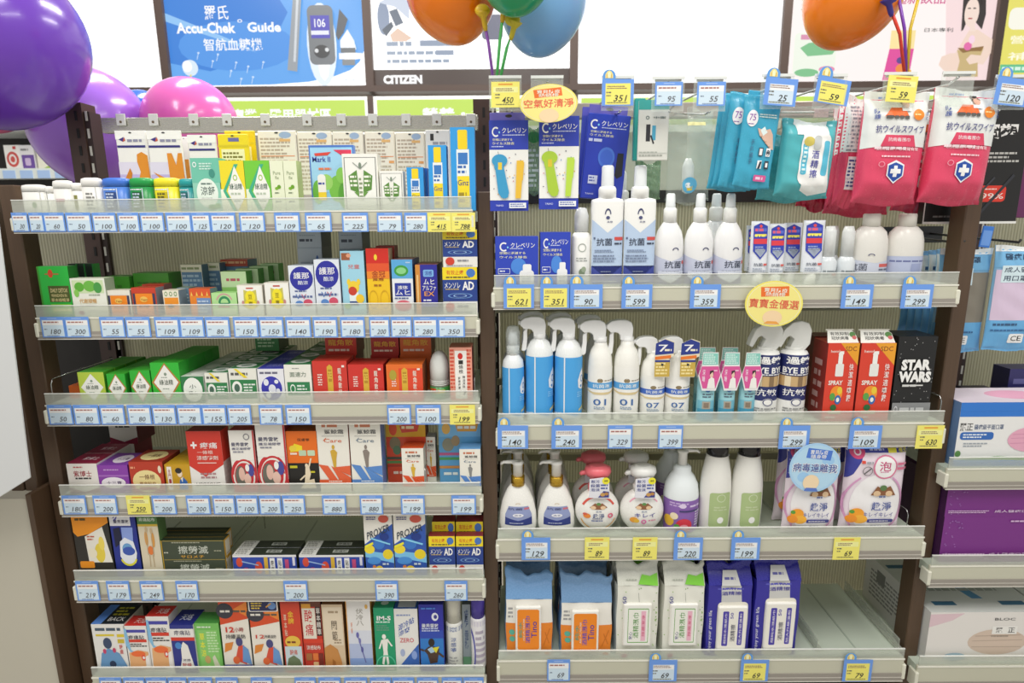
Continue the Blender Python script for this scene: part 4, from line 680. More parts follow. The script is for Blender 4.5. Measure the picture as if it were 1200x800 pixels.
FP = 'r 2f4aa8 0 0 1 .9;r e6e6e4 0 .9 1 1;e d8503a .1 .66 .05 .22;e d8503a .4 .4 .06 .3;l 9ab8e0 .14 .7 .4 .52 .02;e b0407a .2 .3 .05 .12;r d8b03a .49 .1 .55 .9;r e8e8e8 .58 .1 .66 .86;r e8e8e8 .7 .1 .78 .86;v 4a4a4a .62 .48 .05 .6 痠痛;v 4a4a4a .74 .48 .05 .6 貼布;r c04a7a .82 .1 .88 .8;r d8d8e8 .94 .5 .98 .9'
TPF = 'r d8d8d4 0 0 .26 1;b 8a8a86 .03 .1 .24 .9 4;r b0b4ae .5 .3 .74 .7;t 2c3228 .62 .5 .2 .3 痠痛貼'
for x0, x1, lb in ((272, 347, 'flat blue edged patch carton with dark top, beside green cartons'), (350, 426, 'flat blue edged patch carton with dark top, beside white cartons')):
    C('L5', 'flat_carton', lb, x0, x1, 650, .03, '2f4aa8/2f352c/3a3f36', FP, y=.012, row=1, rl=lb.replace('flat blue edged patch carton', 'flat carton'), tp=TPF)
PX = 'p 2f58b0 0 0 0 .5 1 .82 1 0;p 7ac0e8 0 .4 0 .3 1 .2 1 .34;e f0d83a .16 .42 .18 .07;e e8cf2a .8 .34 .18 .08;e 3a78c8 .5 .5 .2 .08;e 4a90d8 .3 .24 .24 .06;e f0d030 .48 .1 .14 .06;e e08a4a .3 .14 .06 .03;l 8ad0f0 .2 .6 .9 .5 .06;e 1f3a88 .7 .62 .16 .06;p f0e83a 0 .44 0 .48 .3 .54 .3 .5;d 2c3a4a .5 .7 .8 .115 .14 PROXER;e d05a4a .7 .9 .18 .06;b 5a5a8a .1 .88 .46 .94 2;r 4a4a78 .06 .96 .4 .98;b c8d4e0 .6 .16 .9 .22 1'
C('L5', 'patch_carton', 'white and blue patch carton with yellow nerve picture, touching flat cartons', 425, 459, 600, .02, 'ece9e0/d8d4c8/c8c4b8', PX)
C('L5', 'patch_carton', 'white and blue patch carton with yellow nerve picture, nearer cream cartons', 460, 498, 600, .02, 'ece9e0/d8d4c8/8aa4c4', PX)
for x0, x1, dx, lb in ((502, 533, 4, 'beside patch cartons'), (534, 566, 0, 'beside the middle post')):
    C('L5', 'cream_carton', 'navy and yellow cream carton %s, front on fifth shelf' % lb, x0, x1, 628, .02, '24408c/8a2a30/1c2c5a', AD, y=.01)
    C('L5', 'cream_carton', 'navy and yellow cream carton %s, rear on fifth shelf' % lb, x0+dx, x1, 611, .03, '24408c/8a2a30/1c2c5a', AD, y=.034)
# --- L6
HB = .0
C('L6', 'patch_carton', 'white patch carton with blue back figure and black top', 106, 145, 731, .07, 'eae8e4/2c3440/c8c8c4', 'b 4a5a6a .1 .84 .9 .95 1;r e0c83a .1 .76 .66 .8;r e0c83a .74 .74 .96 .8;r d0b83a .74 .62 .94 .7;e 3a4a6a .42 .62 .13 .11;p 6a9ac8 .1 .14 .2 .42 .42 .52 .74 .42 .95 .14;e c8406a .3 .46 .05 .05;e c8406a .6 .48 .05 .05;v d04a4a .82 .5 .1 .2 舒緩;e 2a3a5a .5 .2 .1 .07', tp='r 5a8ad8 0 0 .3 1;r 1e2428 .3 .05 1 .95;t e8e8e8 .65 .25 .5 .2 BACK;b c8c03a .4 .4 .9 .9 3', sp='r d0ccc4 0 0 1 1;b a8a49c .1 .2 .9 .8 6', y=.008)
DS = 'r 4a4aa8 .06 .86 .94 .92;t 3a3a4a .5 .76 .7 .09 痠痛貼;r d8402e .06 .66 .94 .72;b 2a2a2a .2 .56 .94 .64 2;p 8ac0e4 0 .94 .1 .94 .2 .5 .7 .36 .3 .34 0 .6;p e8b07a .06 .1 .1 .44 .5 .5 .94 .46 .96 .1;e f0703a .5 .42 .32 .06;e e0503a .72 .34 .1 .06;e f4f0ec .72 .34 .05 .03;p f0ece8 .78 .12 .8 .36 .96 .4 .98 .12;b 8a8a88 .1 .06 .9 .1 1'
C('L6', 'patch_carton', 'small white patch carton with red top and orange shoulder picture', 144, 171, 733, .036, 'ece9e4/d0322a/c8c4c0', DS, tp='r d0322a 0 0 1 1;t f0d8d4 .6 .5 .5 .5 天絡', y=.008)
C('L6', 'patch_carton', 'taller white patch carton with red top and orange shoulder picture', 170, 197, 722, .038, 'ece9e4/d0322a/c8c4c0', DS, tp='r d0322a 0 0 1 1;t f0d8d4 .6 .5 .5 .5 天絡', y=.01)
C('L6', 'patch_carton', 'navy patch carton with white leg shape', 198, 226, 732, .055, '2c3488/222a7a/e0dcd4', 'r ece9e4 0 .74 1 .92;t 3a3a58 .5 .84 .7 .1 痠痛貼;r d8402e 0 .68 1 .75;p efece6 .38 .56 .5 .66 .68 .58 .88 .1 .24 .1 .36 .3;e 4a88d0 .28 .58 .14 .07;t c03a3a .55 .18 .4 .08 舒緩;t 3a3a58 .56 .28 .34 .05 涼感', tp='r 262e84 0 0 1 1;t e0e4f0 .5 .5 .5 .4 天絡', sp='r e2ded6 0 0 1 1;b a8a49c .2 .1 .8 .9 6', y=.008)
C('L6', 'patch_carton', 'light green patch carton with yellow lettering', 227, 256, 730, .04, '78c060/4f9a48/5aa04a', 'r 8ccc70 .1 .1 .9 .86;v f0e83a .26 .56 .2 .5 草本涼;b c8e8b4 .46 .4 .94 .84 8;p d8d8c0 .66 .1 .6 .3 .7 .36 .9 .1;e c8a86a .4 .26 .12 .08;b e4f2dc .1 .9 .9 .95 1', tp='r 4f9a48 0 0 1 1')
TW = 'r ece6da 0 .08 1 .66;p d8502a 0 .62 0 1 1 1 1 .7 .5 .66;r 3a4a98 0 .94 1 1;e 3a3a44 .2 .8 .3 .1;p ec8a3a .5 .82 1 .92 1 .72;b e8e4da .04 .77 .4 .82 1;b 6a5a4a .5 .77 .94 .82 1;p e08a3a .04 .26 .1 .38 .4 .4 .3 .3;e 4a4a80 .6 .4 .12 .06;p d8503a .4 .16 .55 .34 .75 .36 .8 .1;p 6a98d0 .66 .14 .72 .36 .9 .3 .98 .1;e e06a3a .44 .16 .12 .05;r 2f3a90 0 .0 1 .1;'
C('L6', 'patch_carton', 'tall red and white patch carton with number twelve', 254, 288, 697, .04, 'ece6da/3a3a44/6a6a5a', TW+'B d03a2a .32 .56 .3 .07 12;t a03a3a .64 .56 .32 .06 小時;t 5a5a5a .5 .47 .7 .06 持續溫熱')
C('L6', 'patch_carton', 'red and white patch carton with dark rounded corner picture', 290, 325, 702, .04, 'ece6da/2a2a30/6a6a5a', TW+'t d03a2a .3 .5 .3 .05 12;t 5a5a5a .65 .5 .4 .045 持續溫熱;R ece9e4 .0 .84 1 1 .06;R 2a2c58 .04 .85 .96 .99 .05;b e8c84a .1 .87 .5 .97 3;e 6a90c8 .8 .92 .14 .05;l e0a03a .6 .9 .78 .95 .05', y=.01)
C('L6', 'patch_carton', 'red carton with gold lettering and mountain picture', 327, 350, 700, .04, 'd0452e/a8322a/8a2a24', 'r b8382a 0 .92 1 1;v f0c83a .5 .74 .3 .18 金牌;v e8d0b8 .2 .64 .14 .3 草本貼;e e8c04a .5 .42 .4 .08;b 7a3a1a .2 .39 .8 .44 1;r c8d8dc .06 .1 .94 .36;t c8402a .5 .28 .4 .07 酸痛;p 6a7a5a .04 .04 .2 .2 .5 .24 .8 .18 .96 .04', y=.008)
C('L6', 'patch_carton', 'carton with big red pain characters and orange squares', 351, 375, 702, .04, 'c83a2a/4a3028/5a2a22', 'r e8e0d0 .04 .46 .7 .88;v c8303a .36 .68 .4 .38 酸痛;r 3a2a28 .72 .5 .98 .9;v e8e0d8 .85 .7 .2 .38 草本精華;r 6a3a2a 0 .9 1 1;r e0a03a .04 .88 .5 .94;r d8402a 0 .4 1 .46;t f0e8e0 .5 .34 .7 .06 涼感貼布;R e07a3a .44 .16 .7 .26 .04;R e8c08a .44 .04 .7 .14 .04;R a86a3a .1 .16 .4 .26 .04;r 7a2a20 .74 0 .96 .26')
C('L6', 'patch_carton', 'tan carton with bare shoulder picture', 376, 401, 708, .04, 'd8c0a0/9a6a42/7a5a3a', 'r e4d4bc .05 .4 .95 .96;v 5a4a3a .55 .62 .26 .3 關節;b a89478 .3 .86 .8 .92 1;b a08a70 .5 .42 .9 .5 2;p c88a4a 0 0 0 .36 .3 .42 .64 .34 .8 .16 .84 0;p a8682e .3 0 .36 .2 .5 .16 .5 0', y=.01)
C('L6', 'patch_carton', 'white carton fading to lavender blue with orange edge', 404, 433, 700, .04, 'e8e6e4/d8a83a/d89a3a', 'r d8dce8 0 0 1 .56;r b4c0e0 0 0 1 .38;r 8aa4d8 0 0 1 .18;v a8a49c .55 .74 .3 .24 伏冷八;e e0b05a .84 .88 .06 .03;l 6a6aa8 .4 .52 .7 .12 .04;e 6a6ab0 .42 .5 .06 .04;e 7a7ab8 .5 .42 .05 .04;e 5a5aa0 .58 .3 .05 .04;r e09a3a 0 .0 .03 1;v e08a6a .2 .6 .06 .16 舒緩')
C('L6', 'patch_carton', 'green carton with white running figure', 437, 461, 712, .035, '1f9a6c/3aa880/177a56', 'B f0f4f0 .5 .84 .7 .07 IM-S;b d0e8dc .1 .76 .9 .8 1;b 6a9a84 .1 .64 .9 .74 3;e f0efe8 .46 .55 .1 .04;p f0efe8 .34 .5 .66 .52 .6 .34 .66 .12 .56 .1 .5 .26 .4 .1 .3 .12 .4 .3;l f0efe8 .36 .5 .2 .36 .08;l f0efe8 .64 .5 .84 .4 .08;a 5ac8a0 .5 .1 .5 .16 .12 0 180;r e0d0c8 .5 .02 .9 .06', tp='r 2faa7c 0 0 1 1;e d8f0e4 .5 .5 .2 .2')
C('L6', 'patch_carton', 'white carton with slanted blue lettering and blue corner', 461, 489, 713, .035, 'e9e8e4/3a5aa8/d8d6d0', 'p 3a68b8 .2 .1 1 .44 1 .1;d 2f58b0 .5 .76 .7 .1 .14 溶冷貼;d 2f58b0 .4 .64 .5 .08 .1 涼爽;t d04a5a .5 .5 .6 .07 ZERO;b 8a9ac8 .1 .88 .9 .92 1;e a8b4d4 .3 .3 .1 .06;e 8aa4dc .8 .26 .12 .07;b 5a78b8 .1 .04 .9 .08 1', tp='r 3a68b8 0 0 1 1;r d8dce4 .15 .15 .9 .85')
C('L6', 'patch_carton', 'deep blue carton with person holding their back', 490, 519, 708, .035, '2c2fa0/2a2f9a/1c2070', 'r 2f7ac8 .02 .1 .98 .5;r 2f4ab0 .02 .5 .98 .62;e e4e6f0 .66 .82 .14 .06;e 3a3a90 .68 .82 .07 .03;t e8ecf8 .45 .69 .7 .06 曼秀雷敦;b c8d4f4 .1 .6 .9 .66 2;e 2c2420 .48 .44 .13 .06;p 4a3428 .16 .32 .36 .38 .6 .38 .8 .34 .7 .14 .4 .12 .3 .26;p e0d83a .5 .36 .8 .38 .66 .28;p a8c8e0 .3 .34 .5 .38 .6 .3 .44 .28;l 4a3428 .7 .3 .98 .22 .09;l 4a3428 .16 .32 .02 .34 .08;b 4a7ad0 .1 .92 .9 .97 1', y=.01)
def tube_pack(label, x0, x1, yt, body, cap, pr, capf, sh='L6', Y=.014, name='spray_can'):
    A = at(x0, yt, Y); B = at(x1, yt, Y); R = (B.x-A.x)/2; z0 = SH[sh]['z']; h = A.z-z0; t = thing(name, label, 'spray can', ((A.x+B.x)/2, Y+R, z0)); hb = h*(1-capf)
    g = G(); g.lathe([(R*.94, 0), (R, .003), (R, hb-.006), (R*.9, hb)], M(body, .25), n=28); g.prints(pr, 2*R, hb, lambda u, v, o: ((R+o)*math.sin((u-.5)*PI*.96), -(R+o)*math.cos((u-.5)*PI*.96), v*hb), cut=.006); g.build('body', t)
    g = G(); g.lathe([(R*.88, hb), (R*.9, h*.97), (R*.82, h*.995), (R*.5, h)], M(cap, .25), n=28); g.build('cap', t)
tube_pack('white spray can with grey band and rounded cap', 520, 540, 704, 'e2e2dc', 'd6d4c6', 'r 8a94b0 0 .84 1 .94;t e8ecf4 .5 .89 .5 .07 曼秀雷;v 6a7aa8 .5 .56 .22 .34 涼感噴;b a8a8a8 .3 .1 .7 .3 3', .34)
C('L6', 'silver_carton', 'silver green carton between two white spray cans', 541, 551, 708, .04, '8a949c/6a7478/5a6468', 'v 4a5a7a .5 .6 .5 .7 噴霧;r 5a8a6a 0 .0 1 .14', y=.03)
tube_pack('white spray can with violet cap next to middle post', 550, 568, 704, 'e4e2e4', '4a3aa0', 'r d4d0dc .0 .86 1 .96;a 4a4aa8 .1 .3 .3 .5 .2 -60 80;b b0a8b8 .4 .1 .9 .8 6;r 5aa080 .06 .1 .1 .6', .27)
# ------------------------------------------------------------------ sanitiser bay: hooks, tickets, hanging packs
def card2(name, label, x0, x1, y0, y1, Y, col, pr, th=.012, tilt=0, header=None, cat='pack', group=None):
    A = at(x0, y0, Y); B = at(x1, y0, Y); Z = at((x0+x1)/2, y1, Y).z; w = B.x-A.x; h = A.z-Z; X = (A.x+B.x)/2
    g = G(); g.rbox(-w/2, w/2, 0, th, -h, 0, M(col, .3), min(.0015, th*.3), 1); g.prints(pr, w, h, flat(-w/2, 0, -h, w, h))
    if header:
        g.rbox(-w/2+.001, w/2-.006, th*.6, th*.6+.002, -.002, header, M('6a62b8', .35), .0006, 1); g.prints('e 222 .5 .6 .09 .18', w, header, flat(-w/2, th*.6, 0, w, header))
    o = g.build(name, loc=(X, Y, A.z)); tag(o, label, cat, group)
    if tilt: o.rotation_euler = (0, tilt, 0)
    return o
HK = [(592, 93), (641, 93), (724, 93), (783, 94), (832, 94), (911, 91), (973, 91), (1054, 89), (1122, 88), (1184, 92)]
for k, (px, py) in enumerate(HK):
    p = at(px, py, -.026); zb = rail2.matrix_basis.translation.z+at(860, 128, .26).z
    t = thing('ticket_hook', 'chrome product hook with clear ticket holder, %s along the sanitiser bay rail' % ORD[k], 'hook', p, 'product hooks')
    g = G(); g.tube([(0, -.004, -.004), (0, .02, -.012), (0, .24, zb-p.z+.004), (0, .284, zb-p.z)], .0021, CHROME); g.tube([(.012, .03, -.05), (.012, .06, -.05), (.012, .26, zb-p.z-.012), (.012, .284, zb-p.z-.008)], .002, CHROME); g.tube([(-.024, 0, 0), (.024, 0, 0)], .0026, STEEL); g.build('rod', t)
    g = G(); g.box(-.03, .03, -.0035, -.002, -.055, .004, CLEAR); g.box(-.03, .03, -.0045, -.003, .001, .006, M('dfe2df', .15)); g.build('ticket_holder', t)
def ticket(x0, x1, y0, y1, p, lb, col='b', fm=False, top=False, rot=0):
    a = at(x0, y1, -.032); b = at(x1, y1, -.032); z1 = at(x0, y0, -.032).z
    o = tag_mesh(b.x-a.x, z1-a.z, p, col, fm, top); o.location = ((a.x+b.x)/2, -.0325, a.z); tag(o, lb, 'price tag', 'tickets on the product hooks')
    o.rotation_euler = (0, rot, rot*1.2)
ticket(576, 609, 96, 126, '450', 'yellow ticket reading 450 above the yellow stick card', 'y')
ticket(705, 742, 93, 124, '351', 'yellow and blue ticket reading 351 over the tilted blue card', 'y', True, True)
ticket(767, 799, 96, 124, '95', 'blue ticket reading 95 over the teal card')
ticket(816, 849, 96, 124, '55', 'blue ticket reading 55 over the clear bag')
ticket(893, 932, 92, 124, '25', 'blue framed ticket reading 25 over the glove packs', 'b', True, True, .06)
ticket(951, 994, 92, 122, '59', 'yellow and blue ticket reading 59 over the teal wipes', 'y', True, True, .12)
ticket(1036, 1072, 89, 120, '59', 'yellow ticket reading 59 over the pink wipes', 'y', False, False, .05)
ticket(1161, 1203, 92, 124, '120', 'blue framed ticket reading 120 over the black pack', 'b', True, True, .08)
CV = 'r 2a3fb0 0 .68 1 1;r 2a3fb0 0 0 1 .12;'
LOGO = 'a f4f6fa .17 .875 .1 .055 .32 50 310;e 8ad0f0 .26 .87 .02 .012;t fff .64 .89 .62 .06 クレベリン;b c8d0f0 .34 .83 .94 .85 1;t f0ecc0 .34 .79 .5 .026 空間に浮遊する;t f0ecc0 .36 .75 .56 .03 ウイルス除去;b c8d0f0 .06 .705 .5 .725 1;'
SPK = ''.join('l %s %.3f %.3f %.3f %.3f .02;' % (random.Random(k).choice(['c05a6a', '4a4a5a', 'e0b03a', '5a8ac0']), *(lambda x, y, a: (x, y, x+.03*math.cos(a), y+.014*math.sin(a)))(random.Random(k*3).uniform(.06, .92), random.Random(k*7).uniform(.15, .64), k)) for k in range(26))
def stick(c1, c2, c3): return CV+LOGO+'r ecece8 0 .12 1 .68;'+SPK+'l 555 .22 .66 .26 .58 .01;e %s .26 .56 .2 .07;e %s .22 .5 .1 .06;p %s .14 .5 .36 .5 .5 .2 .44 .15 .3 .15 .22 .2;r %s .22 .46 .32 .54;e %s .38 .17 .1 .03;p %s .7 .56 .88 .56 .8 .14 .66 .14;l %s .88 .54 .84 .34 .03;t d8dcf4 .25 .06 .2 .02 TAIHO;r e8ecf4 .5 .03 .94 .09;b 5a6ab0 .53 .04 .92 .085 2' % (c1, c1, c1, c2, c1, c3, c3)
card2('stick_card', 'blue and white card with blue case and yellow stick', 573, 619, 141, 247, .0, '2a3fb0', stick('3a9ac8', 'e8c83a', 'e8bc3a'), .02, header=.016)
card2('stick_card', 'blue and white card with green case and lime stick', 632, 679, 136, 245, .0, '2a3fb0', stick('a8c83a', 'd8c030', 'b8d848'), .02)
card2('blue_card', 'tilted plain blue card with dark pen picture', 690, 740, 134, 234, .05, '2a40b4', LOGO.replace('.705', '.66')+'e 4a78d8 .52 .5 .2 .12;e 3f68d0 .52 .5 .15 .09;p 22242c .78 .56 .92 .56 .94 .3 .82 .26 .76 .3;r d8def0 .14 .18 .36 .28;b 5a6ab0 .16 .2 .34 .27 2;t d8dcf4 .2 .06 .2 .02 TAIHO', .018, tilt=.09, header=.018)
card2('blue_card', 'blue card edge tucked behind the tilted blue card', 683, 720, 126, 228, .078, '3a4cb8', 'r 5a5ac0 0 .9 1 1', .01, tilt=.05)
card2('teal_card', 'white and teal card with two dark pens', 749, 785, 117, 188, .004, 'd9d9d2', 'r 3fa8a0 0 .84 1 1;r 2a2a30 .26 .32 .4 .6;r 4aa0c0 .46 .34 .58 .58;l 2a2a30 .42 .42 .52 .28 .05;o 6a7a78 .3 .71 .06 .03 .4;t 5a6a68 .7 .71 .4 .04 中衛;b a0a49c .05 .06 .95 .16 2;r c8ccc4 0 .12 1 .13', .004)
card2('teal_card', 'teal card edge behind the white and teal card', 744, 757, 115, 188, .03, '2f9a94', '', .012)
def pouch(name, label, x0, x1, y0, y1, Y, th, col, pr='', seam=.08, tilt=0, wav=.0016, cat='pouch', group=None, mat=None, cut=.012, ripple=5, skew=0, build=True, pin=0, cuty=1, rough=.24, side=None, botm=None):
    A = at(x0, y0, Y); B = at(x1, y0, Y); Zb = at((x0+x1)/2, y1, Y).z; w = B.x-A.x; h = A.z-Zb; X = (A.x+B.x)/2; nu, nv = 32, 40
    def prof(v): return min(1, max(0, (v-seam*.5)/.16))**.55*min(1, max(0, (1-v-seam)/.14))**.55
    def bump(u, v): return wav*(math.sin(u*ripple*2*PI+v*5)*.6+math.sin(u*ripple*3.7*PI+v*17)*.4)*(1-.75*prof(v))+wav*.5*math.sin(v*31+u*9)*math.sin(u*PI)
    def xs(u, v): return (u-.5)*w*(1-.05*prof(v)*1-pin*max(0, v-.7)/.3)+skew*(v-.5)
    def fr(u, v, o):
        e = max(0, 1-abs(2*u-1)**4)**.5
        return (xs(u, v), -th*.5*prof(v)*e-bump(u, v)-o-.0004, -h+v*h+wav*1.4*math.sin(u*7+1)*(1 if v > .97 or v < .03 else 0))
    def bk(u, v):
        e = max(0, 1-abs(2*u-1)**4)**.5
        return (xs(u, v), th*.5*prof(v)*e-bump(u, v)+.0004, -h+v*h+wav*1.4*math.sin(u*7+1)*(1 if v > .97 or v < .03 else 0))
    g = G(); mt = mat or M(col, rough); vs = []; fs = []
    for f in (fr, lambda u, v, o: bk(u, v)):
        for j in range(nv+1):
            for i in range(nu+1): vs.append(f(i/nu, j/nv, 0))
    n1 = (nu+1)*(nv+1)
    for j in range(nv):
        for i in range(nu):
            a = j*(nu+1)+i; fs.append((a, a+1, a+nu+2, a+nu+1)); b = a+n1; fs.append((b, b+nu+1, b+nu+2, b+1))
    for j in range(nv): a = j*(nu+1); fs.append((a, a+nu+1, a+nu+1+n1, a+n1)); a += nu; fs.append((a, a+n1, a+n1+nu+1, a+nu+1))
    for i in range(nu): fs.append((i, i+n1, i+n1+1, i+1)); a = nv*(nu+1)+i; fs.append((a, a+1, a+1+n1, a+n1))
    g.add(vs, fs, mt, True)
    if pr: g.prints(pr, w, h, fr, cut=cut*.55, step=.00016, base=.0011)
    o = g.build(name, loc=(X, Y, A.z)); tag(o, label, cat, group)
    if tilt: o.rotation_euler = (0, tilt, 0)
    return o, fr, w, h
# clear bags
o, fr, w, h = pouch('clear_bag', 'clear plastic bag with small blue round label', 783, 836, 133, 238, .085, .03, '', '', mat=BAG, wav=.004, cat='bag', ripple=3)
g = G(); g.prints('e 5fb4dc .5 .2 .17 .09;r e8c83a .44 .14 .58 .2;e f0f0f0 .48 .2 .08 .03', w, h, fr, cut=.01, base=.0012); c = g.build('sticker', o); g = G(); g.prints('r e8e0a0 .42 .86 .82 .9', w, h, fr, cut=.01, base=.0012); g.build('header_strip', o); g = G(); g.lathe([(.004, -h+.02), (.010, -h+.024), (.012, -h+.05), (.012, -h+.075), (.006, -h+.09)], MILK, n=16); c = g.build('dropper', o)
pouch('clear_bag', 'crumpled clear pouch behind the teal card', 745, 775, 190, 236, .10, .03, '', '', mat=clear('green_film', 'c8dcc8', .35, .12, 'a8c0a8'), wav=.004, cat='bag')
pouch('clear_bag', 'clear green tinted pouch between two stick cards', 617, 634, 150, 228, .03, .015, '', 'e 2f8a4a .5 .86 .45 .09;b c8d8d0 .1 .1 .9 .7 8', mat=clear('green_film', 'c8dcc8', .35, .12, 'a8c0a8'), wav=.002, cat='bag')
pouch('clear_bag', 'clear blank pouch seen between the clear bag and gloves', 806, 846, 128, 205, .12, .02, '', '', mat=BAG, wav=.004, cat='bag')
GLV = 'e f0eef4 .24 .76 .15 .09;t 8a4aa8 .24 .77 .17 .07 75;b 8a6aa8 .14 .69 .34 .71 1;b c8dcd8 .42 .77 .96 .82 2;p d8b4a0 .42 .66 .5 .58 .7 .6 .84 .44 .94 .44 .86 .6 .76 .66 .62 .64;p e0f0f4 .5 .64 .6 .58 .7 .62 .6 .68;v 3a6a8a .34 .4 .1 .28 手扒雞手;r 2c3440 .54 .36 .66 .45;r f0f0f0 .56 .37 .64 .44;r f0f0f0 .74 .36 .86 .45;e 2c3440 .8 .4 .05 .03;r f0f0f0 .54 .22 .66 .31;p 2c3440 .56 .22 .6 .3 .66 .3 .62 .22;r 2c3440 .74 .22 .86 .31;r f0f0f0 .77 .24 .83 .29;R d85a98 .5 .08 .84 .15 .03;r f4d0e4 .56 .1 .76 .13'
for k, (dx, Y, lb) in enumerate(((0, -.012, 'aqua glove pack with purple 75 badge, in front'), (-17, .004, 'aqua glove pack tucked second in the stack'), (-24, .018, 'aqua glove pack tucked third in the stack'), (-30, .032, 'aqua glove pack at the back of the stack'))):
    p = pouch('glove_pack', lb, 873+dx, 918+dx*.9, 114-(6 if k else 0)+k*2, 221+k*1, Y, .012, '3fa4c4', GLV if k < 2 else 'e b060b0 .5 .92 .2 .05;b 8fc8dc .2 .2 .8 .7 5', .05, tilt=.09, wav=.0012, cat='pack', group='aqua glove packs')
card2('glove_header', 'aqua pack header with violet badge above glove stack', 878, 895, 106, 150, .045, '3fa4c4', 'e a050b0 .5 .6 .3 .12', .003, tilt=.1)
TW_ = 'r dfe8e6 .2 .8 .8 1;p e9ecea .3 .86 .76 .86 .94 .1 .6 .04 .4 .1;R f0f2ee .3 .16 .86 .84 .16;R 58b8d4 .33 .3 .44 .7 .04;R 58b8d4 .72 .3 .84 .74 .04;e d0c060 .43 .72 .1 .06;v 4a4aa0 .58 .44 .14 .36 酒精擦;b d8f0f4 .35 .34 .42 .66 6;R c4c8c8 .52 .62 .66 .8 .06'
pouch('wet_wipes', 'teal wet wipes pack with white lid in clear wrap', 917, 982, 142, 233, .0, .045, '52b0b8', TW_, .05, tilt=.06, wav=.0022, cat='wipes', rough=.18)
pouch('wet_wipes', 'teal wet wipes pack behind the white lidded one', 890, 960, 158, 236, .055, .03, '4aa4ac', '', .05, wav=.003, cat='wipes')
pouch('clear_wrap', 'clear wrap collar above the teal wet wipes', 913, 985, 124, 142, .01, .012, '', 'r e0c8c0 .55 .2 .8 .8', mat=BAG, wav=.003, cat='wrap')
PK = 'r e4e6e4 0 .52 1 1;p e4e6e4 0 .5 .26 .52 .26 .6 0 .6;p d84464 .22 .52 .78 .52 .72 .62 .28 .62;t f4dfe4 .5 .58 .36 .035 抗病毒濕巾;b f4d8de .14 .485 .86 .525 1;t f4dfe4 .5 .5 .66 .03 頂尖醫研中心實證有效;b f4d0d8 .26 .42 .8 .445 1;p e8ecf2 .36 .36 .5 .4 .64 .36 .63 .26 .5 .19 .37 .26;p 1f4aa0 .38 .35 .5 .38 .62 .35 .61 .26 .5 .205 .39 .26;r fff .47 .25 .53 .35;r fff .42 .28 .58 .32;o e8a0b0 .27 .36 .05 .025 .2;'
PK += 't 2c2f7a .5 .67 .76 .07 抗ウイルスワイプ;p e8682a .22 .78 .34 .86 .56 .86 .6 .78;b 5a5a58 .24 .745 .64 .8 1;e f08a2a .76 .8 .09 .05;b f8e0a0 .69 .79 .83 .81 1;e d8a890 .57 .9 .06 .045;p 2a2420 .5 .9 .51 .95 .63 .95 .64 .9 .57 .93;r f0f0f0 .5 .83 .64 .86;v 2f4a9a .12 .8 .08 .1 防護;v 2f4a9a .92 .79 .07 .08 濕巾;b 8aa0d0 .2 .94 .44 .97 1'
for x0, x1, y0, y1, Y, tl, sk, lb in ((1013, 1090, 110, 240, .0, .03, 0, 'pink and white wet wipes under the 59 ticket, front left pack'), (1096, 1172, 106, 240, .0, .05, 0, 'pink and white wet wipes in front of the brown post top')):
    pouch('wet_wipes', lb, x0, x1, y0, y1, Y, .05, 'da4868', PK, .07, tilt=tl, wav=.002, cat='wipes', group='pink wet wipes', cut=.009)
SD = 'r dcdedc 0 .5 1 1;b 8a9098 .1 .5 .9 .92 12;r e8e8e8 .2 .16 .8 .46;b 3a4a88 .24 .18 .76 .44 8'
for x0, x1, y0, y1, Y, lb in ((992, 1024, 114, 243, .046, 'pink wet wipes pack turned sideways, showing printed back'), (985, 1008, 118, 246, .085, 'pink wet wipes pack sideways at the back of the row')):
    pouch('wet_wipes', lb, x0, x1, y0, y1, Y, .035, 'd44262', SD, .06, tilt=.05, wav=.003, cat='wipes', group='pink wet wipes')
pouch('wet_wipes', 'pink wet wipes hanging lower behind, between white bottles and front packs', 978, 1056, 130, 253, .122, .03, 'd03e5e', PK, .06, tilt=.03, wav=.003, cat='wipes', group='pink wet wipes', cut=.014)
pouch('wet_wipes', 'pink wet wipes hanging lower behind, toward the brown post', 1058, 1120, 130, 249, .142, .03, 'd03e5e', PK, .06, tilt=.02, wav=.003, cat='wipes', group='pink wet wipes', cut=.014)
pouch('wet_wipes', 'dark pink wipes corner hanging behind the teal wipes', 938, 985, 165, 245, .155, .02, 'b02440', '', .1, wav=.006, cat='wipes', group='pink wet wipes')
card2('black_pack', 'black pack with big white characters and red badge', 1098, 1212, 124, 262, .095, '1d1c1c', 'r e8e8e4 0 0 1 .02;r e8e8e4 0 .02 .012 .5;B e0e0de .68 .78 .4 .14 超塑;r d8342a .5 .64 .6 .67;b b8b8b4 .56 .52 .95 .62 3;R d83a2a .56 .19 .84 .33 .04;t f4e0d8 .7 .24 .24 .05 99%;b f0d0c8 .59 .29 .8 .31 1;l 3a3c44 .4 .1 .7 .4 .02;l 2f3138 .6 .1 .9 .42 .03;b 6a6a68 .1 .05 .6 .08 1', .02)
card2('black_pack', 'dark violet pack edge beside the black pack', 1196, 1230, 170, 255, .13, '6a2a5a', '', .02)
